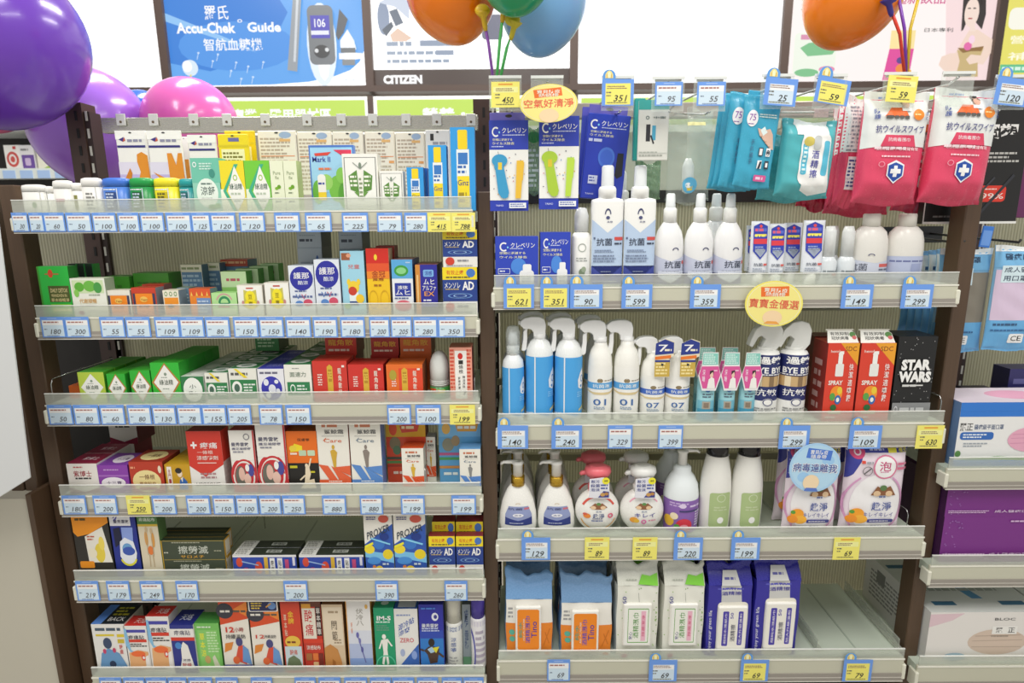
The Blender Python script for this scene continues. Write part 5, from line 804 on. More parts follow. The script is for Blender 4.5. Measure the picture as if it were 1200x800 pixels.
# round promotion signs
def sign(name, label, px, py, rx, ry, col, pr, Y=-.016, rot=0, tab=True):
    c = at(px, py, Y); k = (c-CAM).dot(AF)/F; R, H = rx*k, ry*k; g = G()
    g.prism([(R*math.cos(2*PI*j/40), H*math.sin(2*PI*j/40)) for j in range(40)], 0, .0012, M(col, .3))
    g.prints(pr, 2*R, 2*H, flat(-R, 0, -H, 2*R, 2*H)); o = g.build(name, loc=c); tag(o, label, 'sign')
    if tab: g = G(); g.box(-.006, .006, .0014, .003, H*.4, H*1.22, CLEAR); g.build('clip', o)
    o.rotation_euler = (0, rot, 0)
SG = 'e f6ecd2 .5 .5 .47 .47;e f8e48a .5 .5 .46 .46;p e8702a .26 .64 .74 .69 .72 .9 .24 .85;t fff2e0 .5 .8 .4 .09 寶貝防疫;t fff2e0 .5 .71 .34 .09 熱銷榜;'
sign('oval_sign', 'yellow oval sign over the green case card', 643, 121, 34, 21.5, 'f6e27a', SG+'t e85a4a .5 .5 .86 .22 空氣好清淨;e f2d2a8 .5 .18 .17 .18', rot=-.03, tab=False, Y=-.036)
sign('oval_sign', 'yellow oval sign clipped on the edge above dark spray bottles', 907, 356, 34, 27, 'f4e46e', SG+'t e0604a .5 .5 .86 .2 寶寶金優選;e f2d2a8 .5 .2 .17 .16;p e8a04a .36 .06 .64 .06 .58 .12 .42 .12', rot=.06)
sign('round_sign', 'light blue round sign in front of the pink refill pouches', 955, 548, 30, 30.5, 'a9d0f0', 'e b4d8f4 .5 .5 .46 .46;e 9cc8ee .3 .3 .12 .1;e 9cc8ee .74 .66 .12 .1;p 4a78d0 .3 .7 .78 .66 .8 .86 .32 .9;t fff .54 .82 .34 .09 寶貝防疫;t fff .54 .73 .3 .08 隨身帶;t f6f6fc .5 .5 .9 .2 病毒遠離我;t 3f4f9a .5 .5 .86 .17 病毒遠離我;e f4d8b4 .46 .2 .16 .16;p 5a7ac8 .34 .02 .62 .02 .58 .09 .38 .09', rot=.05, tab=False)
# ------------------------------------------------------------------ sanitiser bay cartons and bottles
CB = 'a f4f6fa .2 .8 .1 .09 .32 50 310;e 8ad0f0 .29 .79 .02 .02;t fff .64 .83 .56 .1 クレベリン;b c8d0f0 .34 .75 .8 .78 1;t f0ecc0 .4 .68 .6 .05 空間に浮遊する;t f0ecc0 .42 .6 .64 .05 ウイルス除去;e 4a88dc .54 .42 .18 .16;R e8ecf6 .06 .27 .34 .38 .02;R 2a3fb0 .07 .28 .33 .37 .02;b e8ecf6 .1 .3 .3 .35 1;R f0f2f4 .56 .02 .9 .34 .08;R f4f4f4 .64 .3 .84 .46 .04;b b8bcc8 .62 .1 .84 .2 2'
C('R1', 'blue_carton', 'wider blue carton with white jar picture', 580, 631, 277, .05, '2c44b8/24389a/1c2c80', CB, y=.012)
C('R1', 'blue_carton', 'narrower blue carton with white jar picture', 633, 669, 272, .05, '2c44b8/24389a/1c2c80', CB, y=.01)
def unitpx(px, py, Y): return (at(px, py, Y)-CAM).dot(AF)/F
def cyl(R, ex=2, sy=1, cy=0):
    def sf(u, v, o, H=1): return None
    return sf
def lbottle(name, label, sh, cx, yt, wpx, Y, prof, mat, sy=1, ex=2, pr='', prz=(0, 1), parts=(), row=0, gap=.05, cat='bottle', n=32, rl=None, rot=0):
    """bottle turned from a profile (radius share, height share); parts: (name, material, profile) on the same scale; prints wrap the front between two heights"""
    P = at(cx, yt, Y); k = unitpx(cx, yt, Y); R = wpx*k/2; z0 = SH[sh]['z']; h = P.z-z0
    t = thing(name, label, cat, (P.x, Y+R*sy, z0))
    g = G(); g.lathe([(r*R, z*h) for r, z in prof], mat, n=n, sy=sy, ex=ex)
    if pr:
        a, b = prz[0]*h, prz[1]*h
        def rad(z):
            for (r0, q0), (r1, q1) in zip(prof, prof[1:]):
                if q0 <= z/h <= q1 and q1 > q0: return (r0+(r1-r0)*(z/h-q0)/(q1-q0))*R
            return R
        def sf(u, v, o):
            z = a+v*(b-a); r = rad(z)+o+.0003; th = (u-.5)*PI*.94
            if ex > 2: x = (u-.5)*1.92; return (x*r, -r*sy*max(0, 1-abs(x)**ex)**(1/ex)-o, z)
            c, s_ = math.sin(th), math.cos(th); q = lambda x: math.copysign(abs(x)**(2/ex), x)
            return (q(c)*r, -q(s_)*r*sy-o, z)
        g.prints(pr, 2*R, b-a, sf, cut=.006)
    g.build('body', t)
    for nm, m, p in parts:
        g = G()
        subs = {}
        if callable(p): subs = p(g, R, h, k) or {}
        else: g.lathe([(r*R, z*h) for r, z in p], m, n=24, sy=min(1, sy*1.6) if sy < .7 else 1)
        po = g.build(nm, t)
        for sn, sg in (subs if isinstance(subs, dict) else {}).items(): sg.build(sn, po)
    if rot: t.rotation_euler = (0, 0, rot)
    for q in range(row): dup(t, (P.x, Y+R*sy+gap*(q+1), z0), '%s, %s back in its row' % (rl or label, ORD[q]))
    return t
W = M('efefec', .3); W2 = M('e6eaec', .3)
lbottle('mist_bottle', 'small white mist bottle beside the narrower blue carton', 'R1', 683, 243, 24, .012, [(.95, 0), (1, .02), (1, .62), (.8, .68), (.5, .7)], W, pr='o a8b0a8 .5 .8 .14 .09 .2;b a8aca8 .3 .5 .7 .6 2;e 7a8a70 .5 .28 .1 .08;e 9aa890 .56 .34 .08 .06', prz=(.02, .62), parts=(('neck', W, [(.5, .68), (.52, .78), (.4, .8)]), ('mist_cap', MILK, [(.7, .7), (.72, .9), (.5, .99), (.3, 1)]), ('nozzle', W, [(.36, .78), (.36, .9), (.3, .93)])))
FB = 'p b8cce6 0 .24 0 .8 .5 .64 1 .8 1 .24 .5 .08;p 3c4a9c 0 .24 0 .02 1 .02 1 .24 .5 .08;b d8e0f0 .04 .04 .96 .06 1;a 3a3f6a .5 .86 .1 .07 .3 0 180;e 4a4f7a .5 .82 .06 .02;t 4a4f7a .56 .77 .18 .02 貝恩;t 3a4256 .4 .53 .5 .09 抗菌;r d0504a .72 .55 .98 .59;b 3a4256 .72 .49 .98 .53 1;b 5a6684 .06 .55 .14 .6 1;b 7a88a4 .1 .4 .7 .44 2;b 7a88a4 .06 .28 .94 .38 3;b 8a96b0 .3 .16 .7 .18 1'
def sprayer(g, R, h, k): pass
for cx, lb in ((714, 'tall flat white spray bottle with blue chevrons, beside mist bottle'), (753, 'tall flat white spray bottle with blue chevrons, beside round bottles')):
    lbottle('flat_spray_bottle', lb, 'R1', cx, 193, 38, .012, [(.96, 0), (1, .012), (1, .70), (.96, .725), (.5, .74)], W, sy=.5, ex=5, pr=FB, prz=(.012, .70), parts=(('collar', W, [(.56, .735), (.56, .81), (.48, .83)]), ('pump_cap', W2, [(.4, .82), (.4, .84), (.38, .985), (.3, 1)])))
lbottle('flat_spray_bottle', 'flat white spray bottle standing behind the chevron pair', 'R1', 729, 200, 38, .10, [(.96, 0), (1, .012), (1, .70), (.96, .725), (.5, .74)], W, sy=.5, ex=5, parts=(('collar', W, [(.56, .735), (.56, .81), (.48, .83)]), ('pump_cap', W2, [(.4, .82), (.4, .84), (.38, .985), (.3, 1)])))
RB = 'p c3c8dc 0 .1 0 .55 .5 .42 1 .55 1 .1;p 4f4a84 0 .2 0 0 1 0 1 .2 .55 .02 .45 .02;a 3a3f6a .6 .62 .08 .05 .3 0 180;t 3a4256 .56 .36 .42 .13 抗菌;r d0605a .8 .37 .96 .43;b 8a90a4 .3 .1 .9 .26 4;p d8dcea .2 .14 .5 .02 .9 .2 .9 .24 .2 .24'
RP = [(.94, 0), (1, .02), (1, .42), (.97, .5), (.82, .6), (.56, .67), (.42, .70)]
for cx, lb, Y in ((790, 'round shouldered white spray bottle, nearest flat chevron bottle', .012), (826, 'round shouldered white spray bottle, middle of the front three', .012), (862, 'round shouldered white spray bottle, beside the shield tubes', .012), (845, 'round shouldered white spray bottle, standing behind the front three', .10)):
    lbottle('round_spray_bottle', lb, 'R1', cx, 226, 35, Y, RP, M('e9e9ea', .22), sy=.8, pr=RB if Y < .05 else '', prz=(.02, .62), parts=(('collar', W, [(.44, .69), (.45, .83), (.36, .85)]), ('pump_cap', W2, [(.33, .84), (.33, .87), (.29, .985), (.22, 1)])))
def tubep(label, sh, x0, x1, yt, Y, pr):
    A = at(x0, yt, Y); B = at(x1, yt, Y); w = B.x-A.x; z0 = SH[sh]['z']; h = A.z-z0; t = thing('gel_tube', label, 'tube', ((A.x+B.x)/2, Y+.014, z0), 'shield gel tubes')
    g = G(); N = 20; rows = [(1, .002, 0), (1, .003, .05), (1, .008, .4), (.96, .013, .82)]; vs = []
    for s_, d, z in [(1, .0012, 1), (1, .002, .94), (.98, .006, .6), (.92, .012, .2)]:
        for k in range(N): a = 2*PI*k/N; vs.append((w/2*s_*math.copysign(abs(math.cos(a))**.8, math.cos(a)), d*math.sin(a), h*z))
    fs = [(j*N+k, (j+1)*N+k, (j+1)*N+(k+1) % N, j*N+(k+1) % N) for j in range(3) for k in range(N)]
    g.add(vs, fs+[tuple(range(N))], M('dfe3ea', .25), True)
    def sf(u, v, o): z = .2+.8*v; d = .012+(.0012-.012)*(z-.2)/.8; x = (u-.5)*.94; return (x*w, -d*math.sqrt(max(0, 1-(2*x)**2))**.8-o-.0006, z*h)
    g.prints(pr, w, h*.8, sf, cut=.005); g.build('body', t)
    g = G(); g.lathe([(.010, 0), (.011, .002), (.011, h*.2)], W, n=20); g.build('cap', t)
TBP = 'p 2f3fae .1 .42 .1 .9 .5 .97 .9 .9 .9 .42 .5 .26;r 5a6ac8 .16 .8 .84 .86;b e0607a .18 .78 .84 .88 1;r f0d83a .18 .72 .84 .75;b f0e86a .16 .68 .86 .76 1;r d83a48 .12 .56 .88 .66;e e84a4a .5 .9 .08 .03;b a0b0d8 .2 .4 .8 .52 3;p 9aa4b8 .2 .42 .5 .3 .8 .42 .8 .46 .5 .36 .2 .46;t 4a5264 .4 .16 .5 .06 抗菌;r d0605a .7 .14 .92 .18;b a0a8b8 .1 .02 .9 .1 2'
for x0, x1, yt, Y, lb in ((884, 906, 259, .012, 'white gel tube with blue shield, beside round bottles'), (905, 926, 262, .016, 'white gel tube with blue shield, second of four'), (923, 945, 261, .044, 'white gel tube with blue shield, third of four'), (946, 972, 258, .012, 'white gel tube with blue shield, beside tiny clear bottles')): tubep(lb, 'R1', x0, x1, yt, Y, TBP)
tubep('white gel tube peeping out behind the first shield tube', 'R1', 878, 896, 264, .07, TBP)
for cx, lb in ((979, 'tiny clear capped mist bottle, beside the shield tubes'), (1001, 'tiny clear capped mist bottle, beside big round bottle')):
    lbottle('mini_mist_bottle', lb, 'R1', cx, 265, 20, .012, [(.95, 0), (1, .03), (1, .4), (.7, .48), (.45, .5)], M('d4dade', .15), pr='b 8a9298 .2 .2 .9 .6 3;r d08080 .55 .34 .8 .44', prz=(.03, .42), parts=(('mist_cap', MILK, [(.7, .48), (.7, .9), (.5, 1)]), ('nozzle', W, [(.4, .5), (.4, .8), (.3, .86)])), row=1, gap=.06)
BG = 'p c8cddc 0 .02 0 .6 .5 .5 1 .6 1 .02;t 4a5060 .2 .4 .34 .18 抗菌;r d0605a .58 .4 .96 .48;b 6a7084 .58 .3 .96 .38 1;b 8a90a4 .1 .08 .9 .26 3;p 4f4a84 0 .16 0 0 .5 0;p 4f4a84 1 .16 1 0 .5 0;a 3a3f6a .42 .68 .06 .05 .3 0 180'
for cx, lb, p in ((1032, 'big round white jar bottle with chevron label, beside tiny mist bottles', BG), (1075, 'big round white bottle with pale blue label, end of top shelf', 'r b4bdd8 0 0 1 .66;b 6a74a0 .1 .5 .9 .58 1;r 9aa4c8 .5 .22 .72 .48;b 7a84a8 .1 .04 .9 .14 2')):
    lbottle('refill_bottle', lb, 'R1', cx, 250, 43, .012, [(.95, 0), (1, .02), (1, .5), (.97, .62), (.85, .74), (.6, .81), (.42, .83)], M('dedcd6', .28), sy=.75, pr=p, prz=(.02, .6), parts=(('cap', M('e2dfd6', .3), [(.45, .82), (.45, .985), (.4, 1)]),))
# ---- second shelf: trigger sprays
LEVER = [(216,150),(212,162),(213,200),(208,258),(196,266),(183,262),(186,238),(192,205),(193,165),(205,150)]
HEAD = [(178,112),(200,95),(235,88),(275,90),(298,102),(306,130),(303,190),(245,190),(243,165),(230,152),(216,150),(196,152),(188,142),(176,132)]
def trigger(label, cx, yneck, ynk0, wpx, Y, mat, pr, prz, prof, headmat, sc=1, hx=275, cat='bottle', row=0, gap=.07, name='trigger_spray', extra=()):
    """cx body centre px; yneck = neck base"""
    k = unitpx(cx, yneck, Y)
    def head(g, R, h, kk):
        P = [((x-hx)/4.21*k*sc, h-.001+(190-y)/4.21*k*sc) for x, y in HEAD]
        g.prism(P, -.010, .010, headmat, .002); g.lathe([(.013*sc, h-.008), (.013*sc, h+.006)], headmat, n=20)
        g.tube([(P[0][0]-.004, 0, (P[0][1]+P[-1][1])/2), (P[0][0]+.006, 0, (P[0][1]+P[-1][1])/2)], .0045, headmat, 10)
        lv = G(); lv.prism([((x-hx)/4.21*k*sc, h-.001+(190-y)/4.21*k*sc) for x, y in LEVER], -.006, .006, headmat, .0015); return {'trigger': lv}
    t = lbottle(name, label, 'R2', cx, yneck, wpx, Y, prof, mat, pr=pr, prz=prz, parts=(('trigger_head', headmat, head),)+tuple(extra), row=row, gap=gap, cat=cat)
    return t
BLB = 'r 4aa4e4 0 0 1 1;p eef2f2 0 0 0 .05 .3 .09 .7 .02 1 .06 1 0;r eef4f8 .36 0 .39 1;p f0f4f6 .72 .62 .8 .74 .9 .82 .98 .7 .99 .5 .86 .46 .74 .5;o 4a8ac8 .87 .64 .06 .06 .3;e 4a8ac8 .84 .52 .04 .02;b 8ac8f0 .7 .34 .98 .44 3;p d8c88a .76 .1 .98 .16 .98 .2 .76 .14'
BP = [(.95, 0), (1, .015), (1, .78), (.92, .86), (.7, .93), (.42, .97), (.4, 1)]
lbottle('mist_bottle', 'small blue mist bottle with milky cap, beside blue trigger sprays', 'R2', 601, 391, 26, .012, [(.95, 0), (1, .015), (1, .62), (.92, .69), (.6, .74), (.5, .76)], M('e6eaec', .25), pr=BLB, prz=(.06, .62), parts=(('collar', W, [(.56, .75), (.58, .84), (.4, .86)]), ('nozzle', MILK, [(.46, .84), (.44, .95), (.3, 1)]), ('mist_cap', clear('cap_film', 'f4f8fa', .3, .1), [(.66, .77), (.66, 1.0), (.5, 1.06), (.2, 1.07)])))
lbottle('mist_bottle', 'blue mist bottle behind the small blue one', 'R2', 602, 388, 26, .09, [(.95, 0), (1, .015), (1, .62), (.92, .69), (.6, .74), (.5, .76)], M('e6eaec', .25), pr=BLB, prz=(.06, .62), parts=(('collar', W, [(.56, .75), (.58, .84), (.4, .86)]), ('nozzle', MILK, [(.46, .84), (.44, .95), (.3, 1)])))
MH = M('eff1f0', .22)
trigger('blue and white trigger spray, beside the small mist bottle', 633, 396, 0, 33, .012, M('e9ecec', .25), BLB, (.06, .78), BP, MH, 1, row=1)
trigger('blue and white trigger spray, beside the 01 trigger sprays', 668, 397, 0, 33, .010, M('e9ecec', .25), BLB, (.06, .78), BP, MH, 1, row=1)
def WB(no, band): return 'r f0efea 0 0 1 1;e 8a7a5a .46 .76 .08 .04;b 9a9080 .58 .74 .95 .78 1;r %s 0 .6 1 .72;t eaf2fa .5 .66 .5 .07 抗菌液;p dcc89a 0 .59 0 .55 .3 .5 .7 .5 1 .55 1 .59;p f0efea 0 .58 .25 .545 .75 .545 1 .58 1 .6 0 .6;t 3a6aa8 .46 .36 .36 .12 %s;b 8aa0b8 .3 .22 .7 .28 2;b a0a098 .3 .06 .7 .14 2;l 5a5a58 .86 .08 .96 .3 .03;l 5a5a58 .94 .1 .86 .22 .02' % (band, no)
WP_ = [(.95, 0), (1, .015), (1, .68), (.95, .78), (.8, .87), (.55, .93), (.48, 1)]
trigger('white trigger spray with number 01 and sky blue band, first', 706, 400, 0, 29, .012, M('efeee8', .28), WB('01', '5aa4dc'), (.02, .68), WP_, MH, 1.02, 282, row=1)
trigger('white trigger spray with number 01 and sky blue band, second', 738, 400, 0, 30, .010, M('efeee8', .28), WB('01', '5aa4dc'), (.02, .68), WP_, MH, 1.02, 282)
def neck_tag(g, R, h, k):
    y0 = -R*1.2; H = 46*k; w = 20*k; z0 = h-26*k
    g.prism([(-w*.1, z0), (w*.75, z0), (w*.75, z0+H*.5), (w*1.0, z0+H*.55), (w*1.0, z0+H*.92), (w*.5, z0+H), (0, z0+H*.9), (-w*.1, z0+H*.5)], y0, y0+.001, M('e6dcc0', .35))
    g.prints('p 2a3a8a .0 .58 .98 .62 .98 .9 .5 .99 .02 .88;t f4f4f0 .42 .76 .5 .18 7;b f0e8d0 .5 .66 .94 .76 1;p e8782a 0 .46 .84 .5 .84 .58 0 .54;r c8a84a .0 .02 .8 .44;b f0e0a0 .06 .06 .74 .4 4;r 3a3a38 .34 .3 .46 .36;r 2a3a8a 0 .4 .8 .45', w*1.1, H, flat(-w*.1, y0, z0, w*1.1, H))
for cx, lb in ((769, 'first'), (799, 'second')):
    trigger('white trigger spray with number 07 and hang tag, %s' % lb, cx, 416, 0, 29, .012, M('efeee8', .28), WB('07', '3a68c4'), (.02, .68), WP_, MH, .86, 285, extra=(('hang_tag', None, neck_tag),))
HP = 'p fff 0 .46 .1 .46 .5 .1 .9 .46 1 .46 1 1 0 1;'
def pinkpack(label, x0, x1, y0, Y):
    A = at(x0, 478, Y); B = at(x1, 478, Y); w = B.x-A.x; z0 = SH['R2']['z']; X = (A.x+B.x)/2; zt = at((x0+x1)/2, y0, Y).z-z0
    t = thing('spray_pack', label, 'pack', (X, Y, z0), 'teal spray packs with pink cards'); hb = zt*.66
    g = G(); g.lathe([(w*.38, 0), (w*.40, .002), (w*.40, hb*.9), (w*.2, hb), (w*.15, hb*1.05)], M('9fd4dc', .25), 0, .018, n=20, sy=.8)
    g.prints('r 4a9ec0 0 0 1 .3;r 78bcd0 0 .3 1 .5;e 3a7ac0 .5 .78 .12 .08;b 5a6a7a .3 .56 .8 .68 2;r b0a89a .3 .3 .62 .48;r 8a7a6a .36 .33 .56 .45', w*.8, hb*.9, lambda u, v, o: (w*.40*math.sin((u-.5)*2.9), .018-(w*.32+o)*math.cos((u-.5)*2.9)-.0003, v*hb*.9), cut=.006); g.build('body', t)
    g = G(); ww = w*.62; P = [(-ww*.55, zt*.98), (ww*.55, zt*.98), (ww*.6, zt*.8), (ww*.82, zt*.66), (ww*.5, zt*.45), (-ww*.5, zt*.45), (-ww*.82, zt*.66), (-ww*.6, zt*.8)]; y0 = -.002
    g.prism(P, y0, y0+.001, M('f2eeee', .35)); cw = ww*1.64; ch = zt*.53
    g.prints('p 8accc0 .18 .98 .82 .98 .84 .68 .16 .68;b d8f0ea .22 .7 .8 .96 5;p d8589a .13 .64 .87 .64 .96 .42 .78 .06 .22 .06 .04 .42;v f4e0ec .24 .4 .12 .34 深睡;b f0c8dc .66 .5 .9 .56 1;e e8c8b4 .58 .42 .07 .09;p 2a2424 .5 .42 .5 .52 .66 .54 .67 .4 .62 .5;p f2eeea .4 .06 .76 .06 .7 .32 .58 .36 .46 .3', cw, ch, flat(-cw/2, y0, zt*.45, cw, ch)); g.build('header_card', t)
for x0, x1, y0, Y, lb in ((816, 842, 411, .012, 'teal spray pack with pink card, beside 07 sprays'), (842, 866, 411, .012, 'teal spray pack with pink card, middle of front three'), (866, 890, 411, .012, 'teal spray pack with pink card, beside dark spray bottles'), (812, 838, 405, .06, 'teal spray pack in second row, behind the first pink card'), (838, 864, 405, .06, 'teal spray pack in second row, behind the middle pink card')):
    pinkpack(lb, x0, x1, y0, Y)
DKP = 'r f0efec 0 0 1 .3;r 27306a 0 .3 1 .52;r c8a878 0 .52 1 .68;r e8d8b8 .2 .52 .34 .68;r 8a7050 .5 .52 .62 .68;r f0e4cc .78 .52 .86 .68;r 27306a 0 .68 1 1;t f0f0f4 .45 .43 .56 .11 抗敏;e f0efec .5 .28 .13 .06;o 27306a .5 .28 .12 .055 .2;b 9a9a9a .2 .08 .8 .2 3;B f4f4f6 .5 .77 .74 .09 BYE BYE;B f4f4f6 .5 .92 .6 .12 過敏;b f0f0f4 .06 .69 .94 .72 1'
DH = [(-22, 6), (-20, 14), (-15, 26), (-6, 34), (4, 36), (13, 33), (17, 24), (16, 8), (10, 0), (-8, 0), (-6, 8), (-3, 14), (-8, 18), (-12, 16), (-15, 10), (-18, 4)]
def bigtrig(g, R, h, k): g.prism([(x*k, h-.002+z*k) for x, z in DH], -.011, .011, M('e2e3df', .3), .002); g.lathe([(R*.6, h-.004), (R*.6, h+.006)], M('e2e3df', .3), n=20)
for cx, lb, Y in ((904, 'dark blue allergy spray under the yellow oval sign', .012), (938, 'dark blue allergy spray beside the red cartons', .012)):
    lbottle('allergy_spray', lb, 'R2', cx, 412, 33, Y, [(.95, 0), (1, .015), (1, .94), (.9, .98), (.6, 1)], W, pr=DKP, prz=(.02, .95), parts=(('trigger_head', None, bigtrig),))
SPR = 'r d8402c 0 0 1 1;p e8a02a .4 1 1 1 1 .72;t 8a4a1a .74 .93 .36 .06 SDC;t f4e0d8 .24 .9 .28 .035 hexol;R e6e6e2 .3 .58 .56 .74 .04;r f0f0ec .36 .74 .5 .86;p f0f0ec .34 .86 .52 .86 .52 .9 .4 .9;B f4e8e0 .34 .5 .46 .06 SPRAY;e f0902a .4 .36 .2 .1;e 5aa04a .28 .32 .09 .05;e e8c83a .5 .4 .08 .05;e 2f68b0 .46 .28 .1 .06;e f4f0e8 .46 .28 .05 .03;v f4e8e4 .8 .5 .14 .5 快潔適噴霧;e 2a6a3a .34 .18 .1 .04;r c8d0a0 .18 .1 .6 .14;b f0d8d0 .1 .03 .6 .08 1'
for x0, x1, lb in ((971, 1008, 'red spray carton with flap topper, beside dark sprays'), (1009+1, 1051, 'red spray carton with flap topper, beside black carton')):
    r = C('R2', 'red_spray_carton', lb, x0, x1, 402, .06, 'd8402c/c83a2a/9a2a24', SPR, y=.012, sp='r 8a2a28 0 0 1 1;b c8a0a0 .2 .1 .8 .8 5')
    g = G(); w, d = r['w'], r['d']; hh = .03
    g.prism([(-w/2, 0), (w/2, 0), (w/2-.004, hh*.7), (w/2-.014, hh), (-w/2+.004, hh*.94)], 0, .0012, M('f0efe8', .35)); g.prints('t 2a2a2a .42 .66 .6 .26 有效抑制;t 2a2a2a .42 .34 .56 .26 冠狀病毒;e 5a8a4a .84 .6 .1 .2;e d06a6a .88 .38 .07 .14;r d8d4c8 0 .9 .9 1', w, hh, flat(-w/2, 0, 0, w, hh))
    c = g.build('topper_flap', r['o'], (0, .004, r['h'])); c.rotation_euler = (-.5, 0, 0)
C('R2', 'red_spray_carton', 'red spray carton turned sideways behind dark sprays', 955, 985, 394, .05, '8a2a28/7a2624/6a2220', 'b c0a8a8 .2 .2 .8 .8 6', y=.09)
STARS = ''.join('e d8d8d8 %.3f %.3f .006 .006;' % (random.Random(k+50).random(), random.Random(k+90).uniform(.15, 1)) for k in range(30))
C('R2', 'black_carton', 'black carton with white star field and block lettering', 1054, 1100, 394, .07, '1a1a1b/141415/101010', STARS+'H f0f0ee .5 .67 .76 .13 STAR;H f0f0ee .5 .53 .84 .13 WARS;r d8d8d6 .22 .42 .74 .435;b d0d0ce .2 .4 .76 .45 1;r 8a8c8e 0 0 1 .22;o d8dade .1 .13 .05 .05 .3;b c8cacc .2 .1 .9 .18 1;b b4b6b8 .2 .03 .9 .08 1', y=.014, tp='e 3a3a3a .4 .5 .2 .2;l 8a8a8a .1 .8 .6 .85 .02')
# ---- third shelf: pump bottles
GOLD = M('c9a23c', .25, 0, .9)
PW = M('eeede8', .25)
def pumphead(left, col):
    s_ = -1 if left else 1
    def f(g, R, h, k): g.lathe([(R*.26, h-.004), (R*.25, h+14*k), (R*.3, h+15*k), (R*.3, h+18*k), (R*.18, h+19*k)], col, n=20); nz = G(); nz.tube([(0, 0, h+17*k), (s_*8*k, 0, h+17.5*k), (s_*17*k, 0, h+17*k), (s_*20*k, 0, h+14.5*k)], [3*k, 2.4*k, 1.8*k, 1.4*k], col, 10); return {'nozzle': nz}
    return f
PG = 'p 8f9ac4 .3 .66 .72 .66 .78 .4 .78 .04 .24 .04 .24 .4;p 2c3a80 .24 .3 .5 .2 .78 .3 .78 .04 .24 .04;t 4a4f7a .44 .58 .3 .07 抗菌;r c87080 .62 .56 .74 .62;e e8e8ee .5 .38 .1 .06;t 4a5a8a .5 .38 .14 .05 洗手;b d0d6ea .34 .1 .7 .14 1;a c8b090 .5 .74 .05 .04 .3 0 180'
PP = [(.86, 0), (.93, .02), (1, .2), (.97, .42), (.82, .68), (.58, .88), (.4, .97), (.34, 1)]
for cx, lb in ((607, 'white pump bottle with gold collar, first from middle post'), (653, 'white pump bottle with gold collar, beside coral pump')):
    lbottle('pump_bottle', lb, 'R3', cx, 571, 45, .010, PP, PW, sy=.6, pr=PG, prz=(.2, .8), parts=(('collar', GOLD, lambda g, R, h, k: g.lathe([(R*.36, h-.004), (R*.36, h+9*k), (R*.3, h+9.5*k)], GOLD, n=24)), ('pump', PW, lambda g, R, h, k: pumphead(True, PW)(g, R, h+9*k, k))), row=3, gap=.062)
def roundpump(label, cx, col, pr, rear):
    mt = M(col, .3)
    def disk(g, R, h, k): pass
    t = None
    k = unitpx(cx, 600, .012); R = 26*k; P = at(cx, 601, .012); z0 = SH['R3']['z']; zc = P.z-z0
    for j in range(2):
        Y = .012+j*.075
        if j: dup(t, (P.x, Y+.02, z0), rear); break
        t = thing('foam_pump', label, 'bottle', (P.x, Y+.02, z0))
        g = G(); prof = []
        zb = 0; top = zc+R*.96
        for a in range(-14, 15): an = a/14*PI/2*.93; z = zc+R*1.05*math.sin(an); prof.append((max(.3*R, R*math.cos(an)), max(0.0, z)))
        prof = [p for i, p in enumerate(prof) if i == 0 or p[1] > prof[i-1][1]+1e-5]
        g.lathe(prof, PW, n=36, sy=.55)
        g.prints(pr, 2*R, 2*R, lambda u, v, o: ((u-.5)*2*R, -R*.55*math.sqrt(max(.0, 1-min(.98, (2*u-1)**2+((v-.5)*2/1.05)**2)))-o-.0006, zc-R+v*2*R), cut=.005); g.build('body', t)
        g = G(); h = top; g.lathe([(R*.42, h-.002), (R*.44, h+.012), (R*.36, h+.016), (R*.34, h+17*k), (R*.3, h+19*k)], mt, n=24)
        g.lathe([(R*.3, h+18*k), (R*.5, h+18.5*k), (R*.58, h+23*k), (R*.54, h+28*k), (R*.3, h+31*k)], mt, n=28, sx=1.05, sy=.9); g.tube([(-R*.4, 0, h+22*k), (-R*.72, 0, h+21*k), (-R*.78, 0, h+19*k)], [.006, .005, .004], mt, 10); g.build('pump_head', t)
        g = G(); w = 24*k; hh = 25*k; zt = top-3*k; g.prism([(-w/2, zt), (w/2, zt-.002), (w*.46, zt+hh*.8), (w*.2, zt+hh), (-w*.48, zt+hh*.92)], -R*.62, -R*.62+.0012, M('e4e4ec', .35))
        g.prints('t 33418a .3 .8 .4 .16 敵污;t 33418a .3 .6 .44 .16 殺菌;t 33418a .3 .4 .44 .16 泡沫;b 5a68a8 .56 .4 .9 .7 2;p 3a3f8a .44 .02 .96 .02 .96 .3 .7 .34;e c89a5a .66 .16 .12 .09;e b8844a .84 .2 .1 .08;e f0e83a .8 .84 .18 .17;t 3a3a2a .8 .84 .2 .1 清新', w, hh, flat(-w/2, -R*.62, zt, w, hh)); g.build('neck_label', t)
HL = 'p 8a5a3a .3 .66 .42 .76 .5 .72 .58 .76 .7 .66 .6 .62 .4 .62;e e0c09a .38 .66 .06 .04;e e0c09a .6 .66 .06 .04;e 5a8a4a .5 .74 .05 .03;'
roundpump('round foam pump with coral head and orange arc label', 701, 'e8707a', 'a d8584a .5 .5 .42 .42 .1 30 150;a e8b05a .5 .5 .42 .42 .06 200 340;'+HL+'t 4a5a8a .5 .46 .26 .12 趣淨;t 6a7a9a .5 .57 .12 .04 家用;e e88a3a .24 .46 .08 .06;e d8604a .2 .5 .05 .03;o d85a7a .77 .46 .06 .06 .5;b 5a6aa0 .34 .32 .68 .37 1;b 8a8aa0 .36 .38 .66 .41 1', 'round foam pump with coral head standing in the second row')
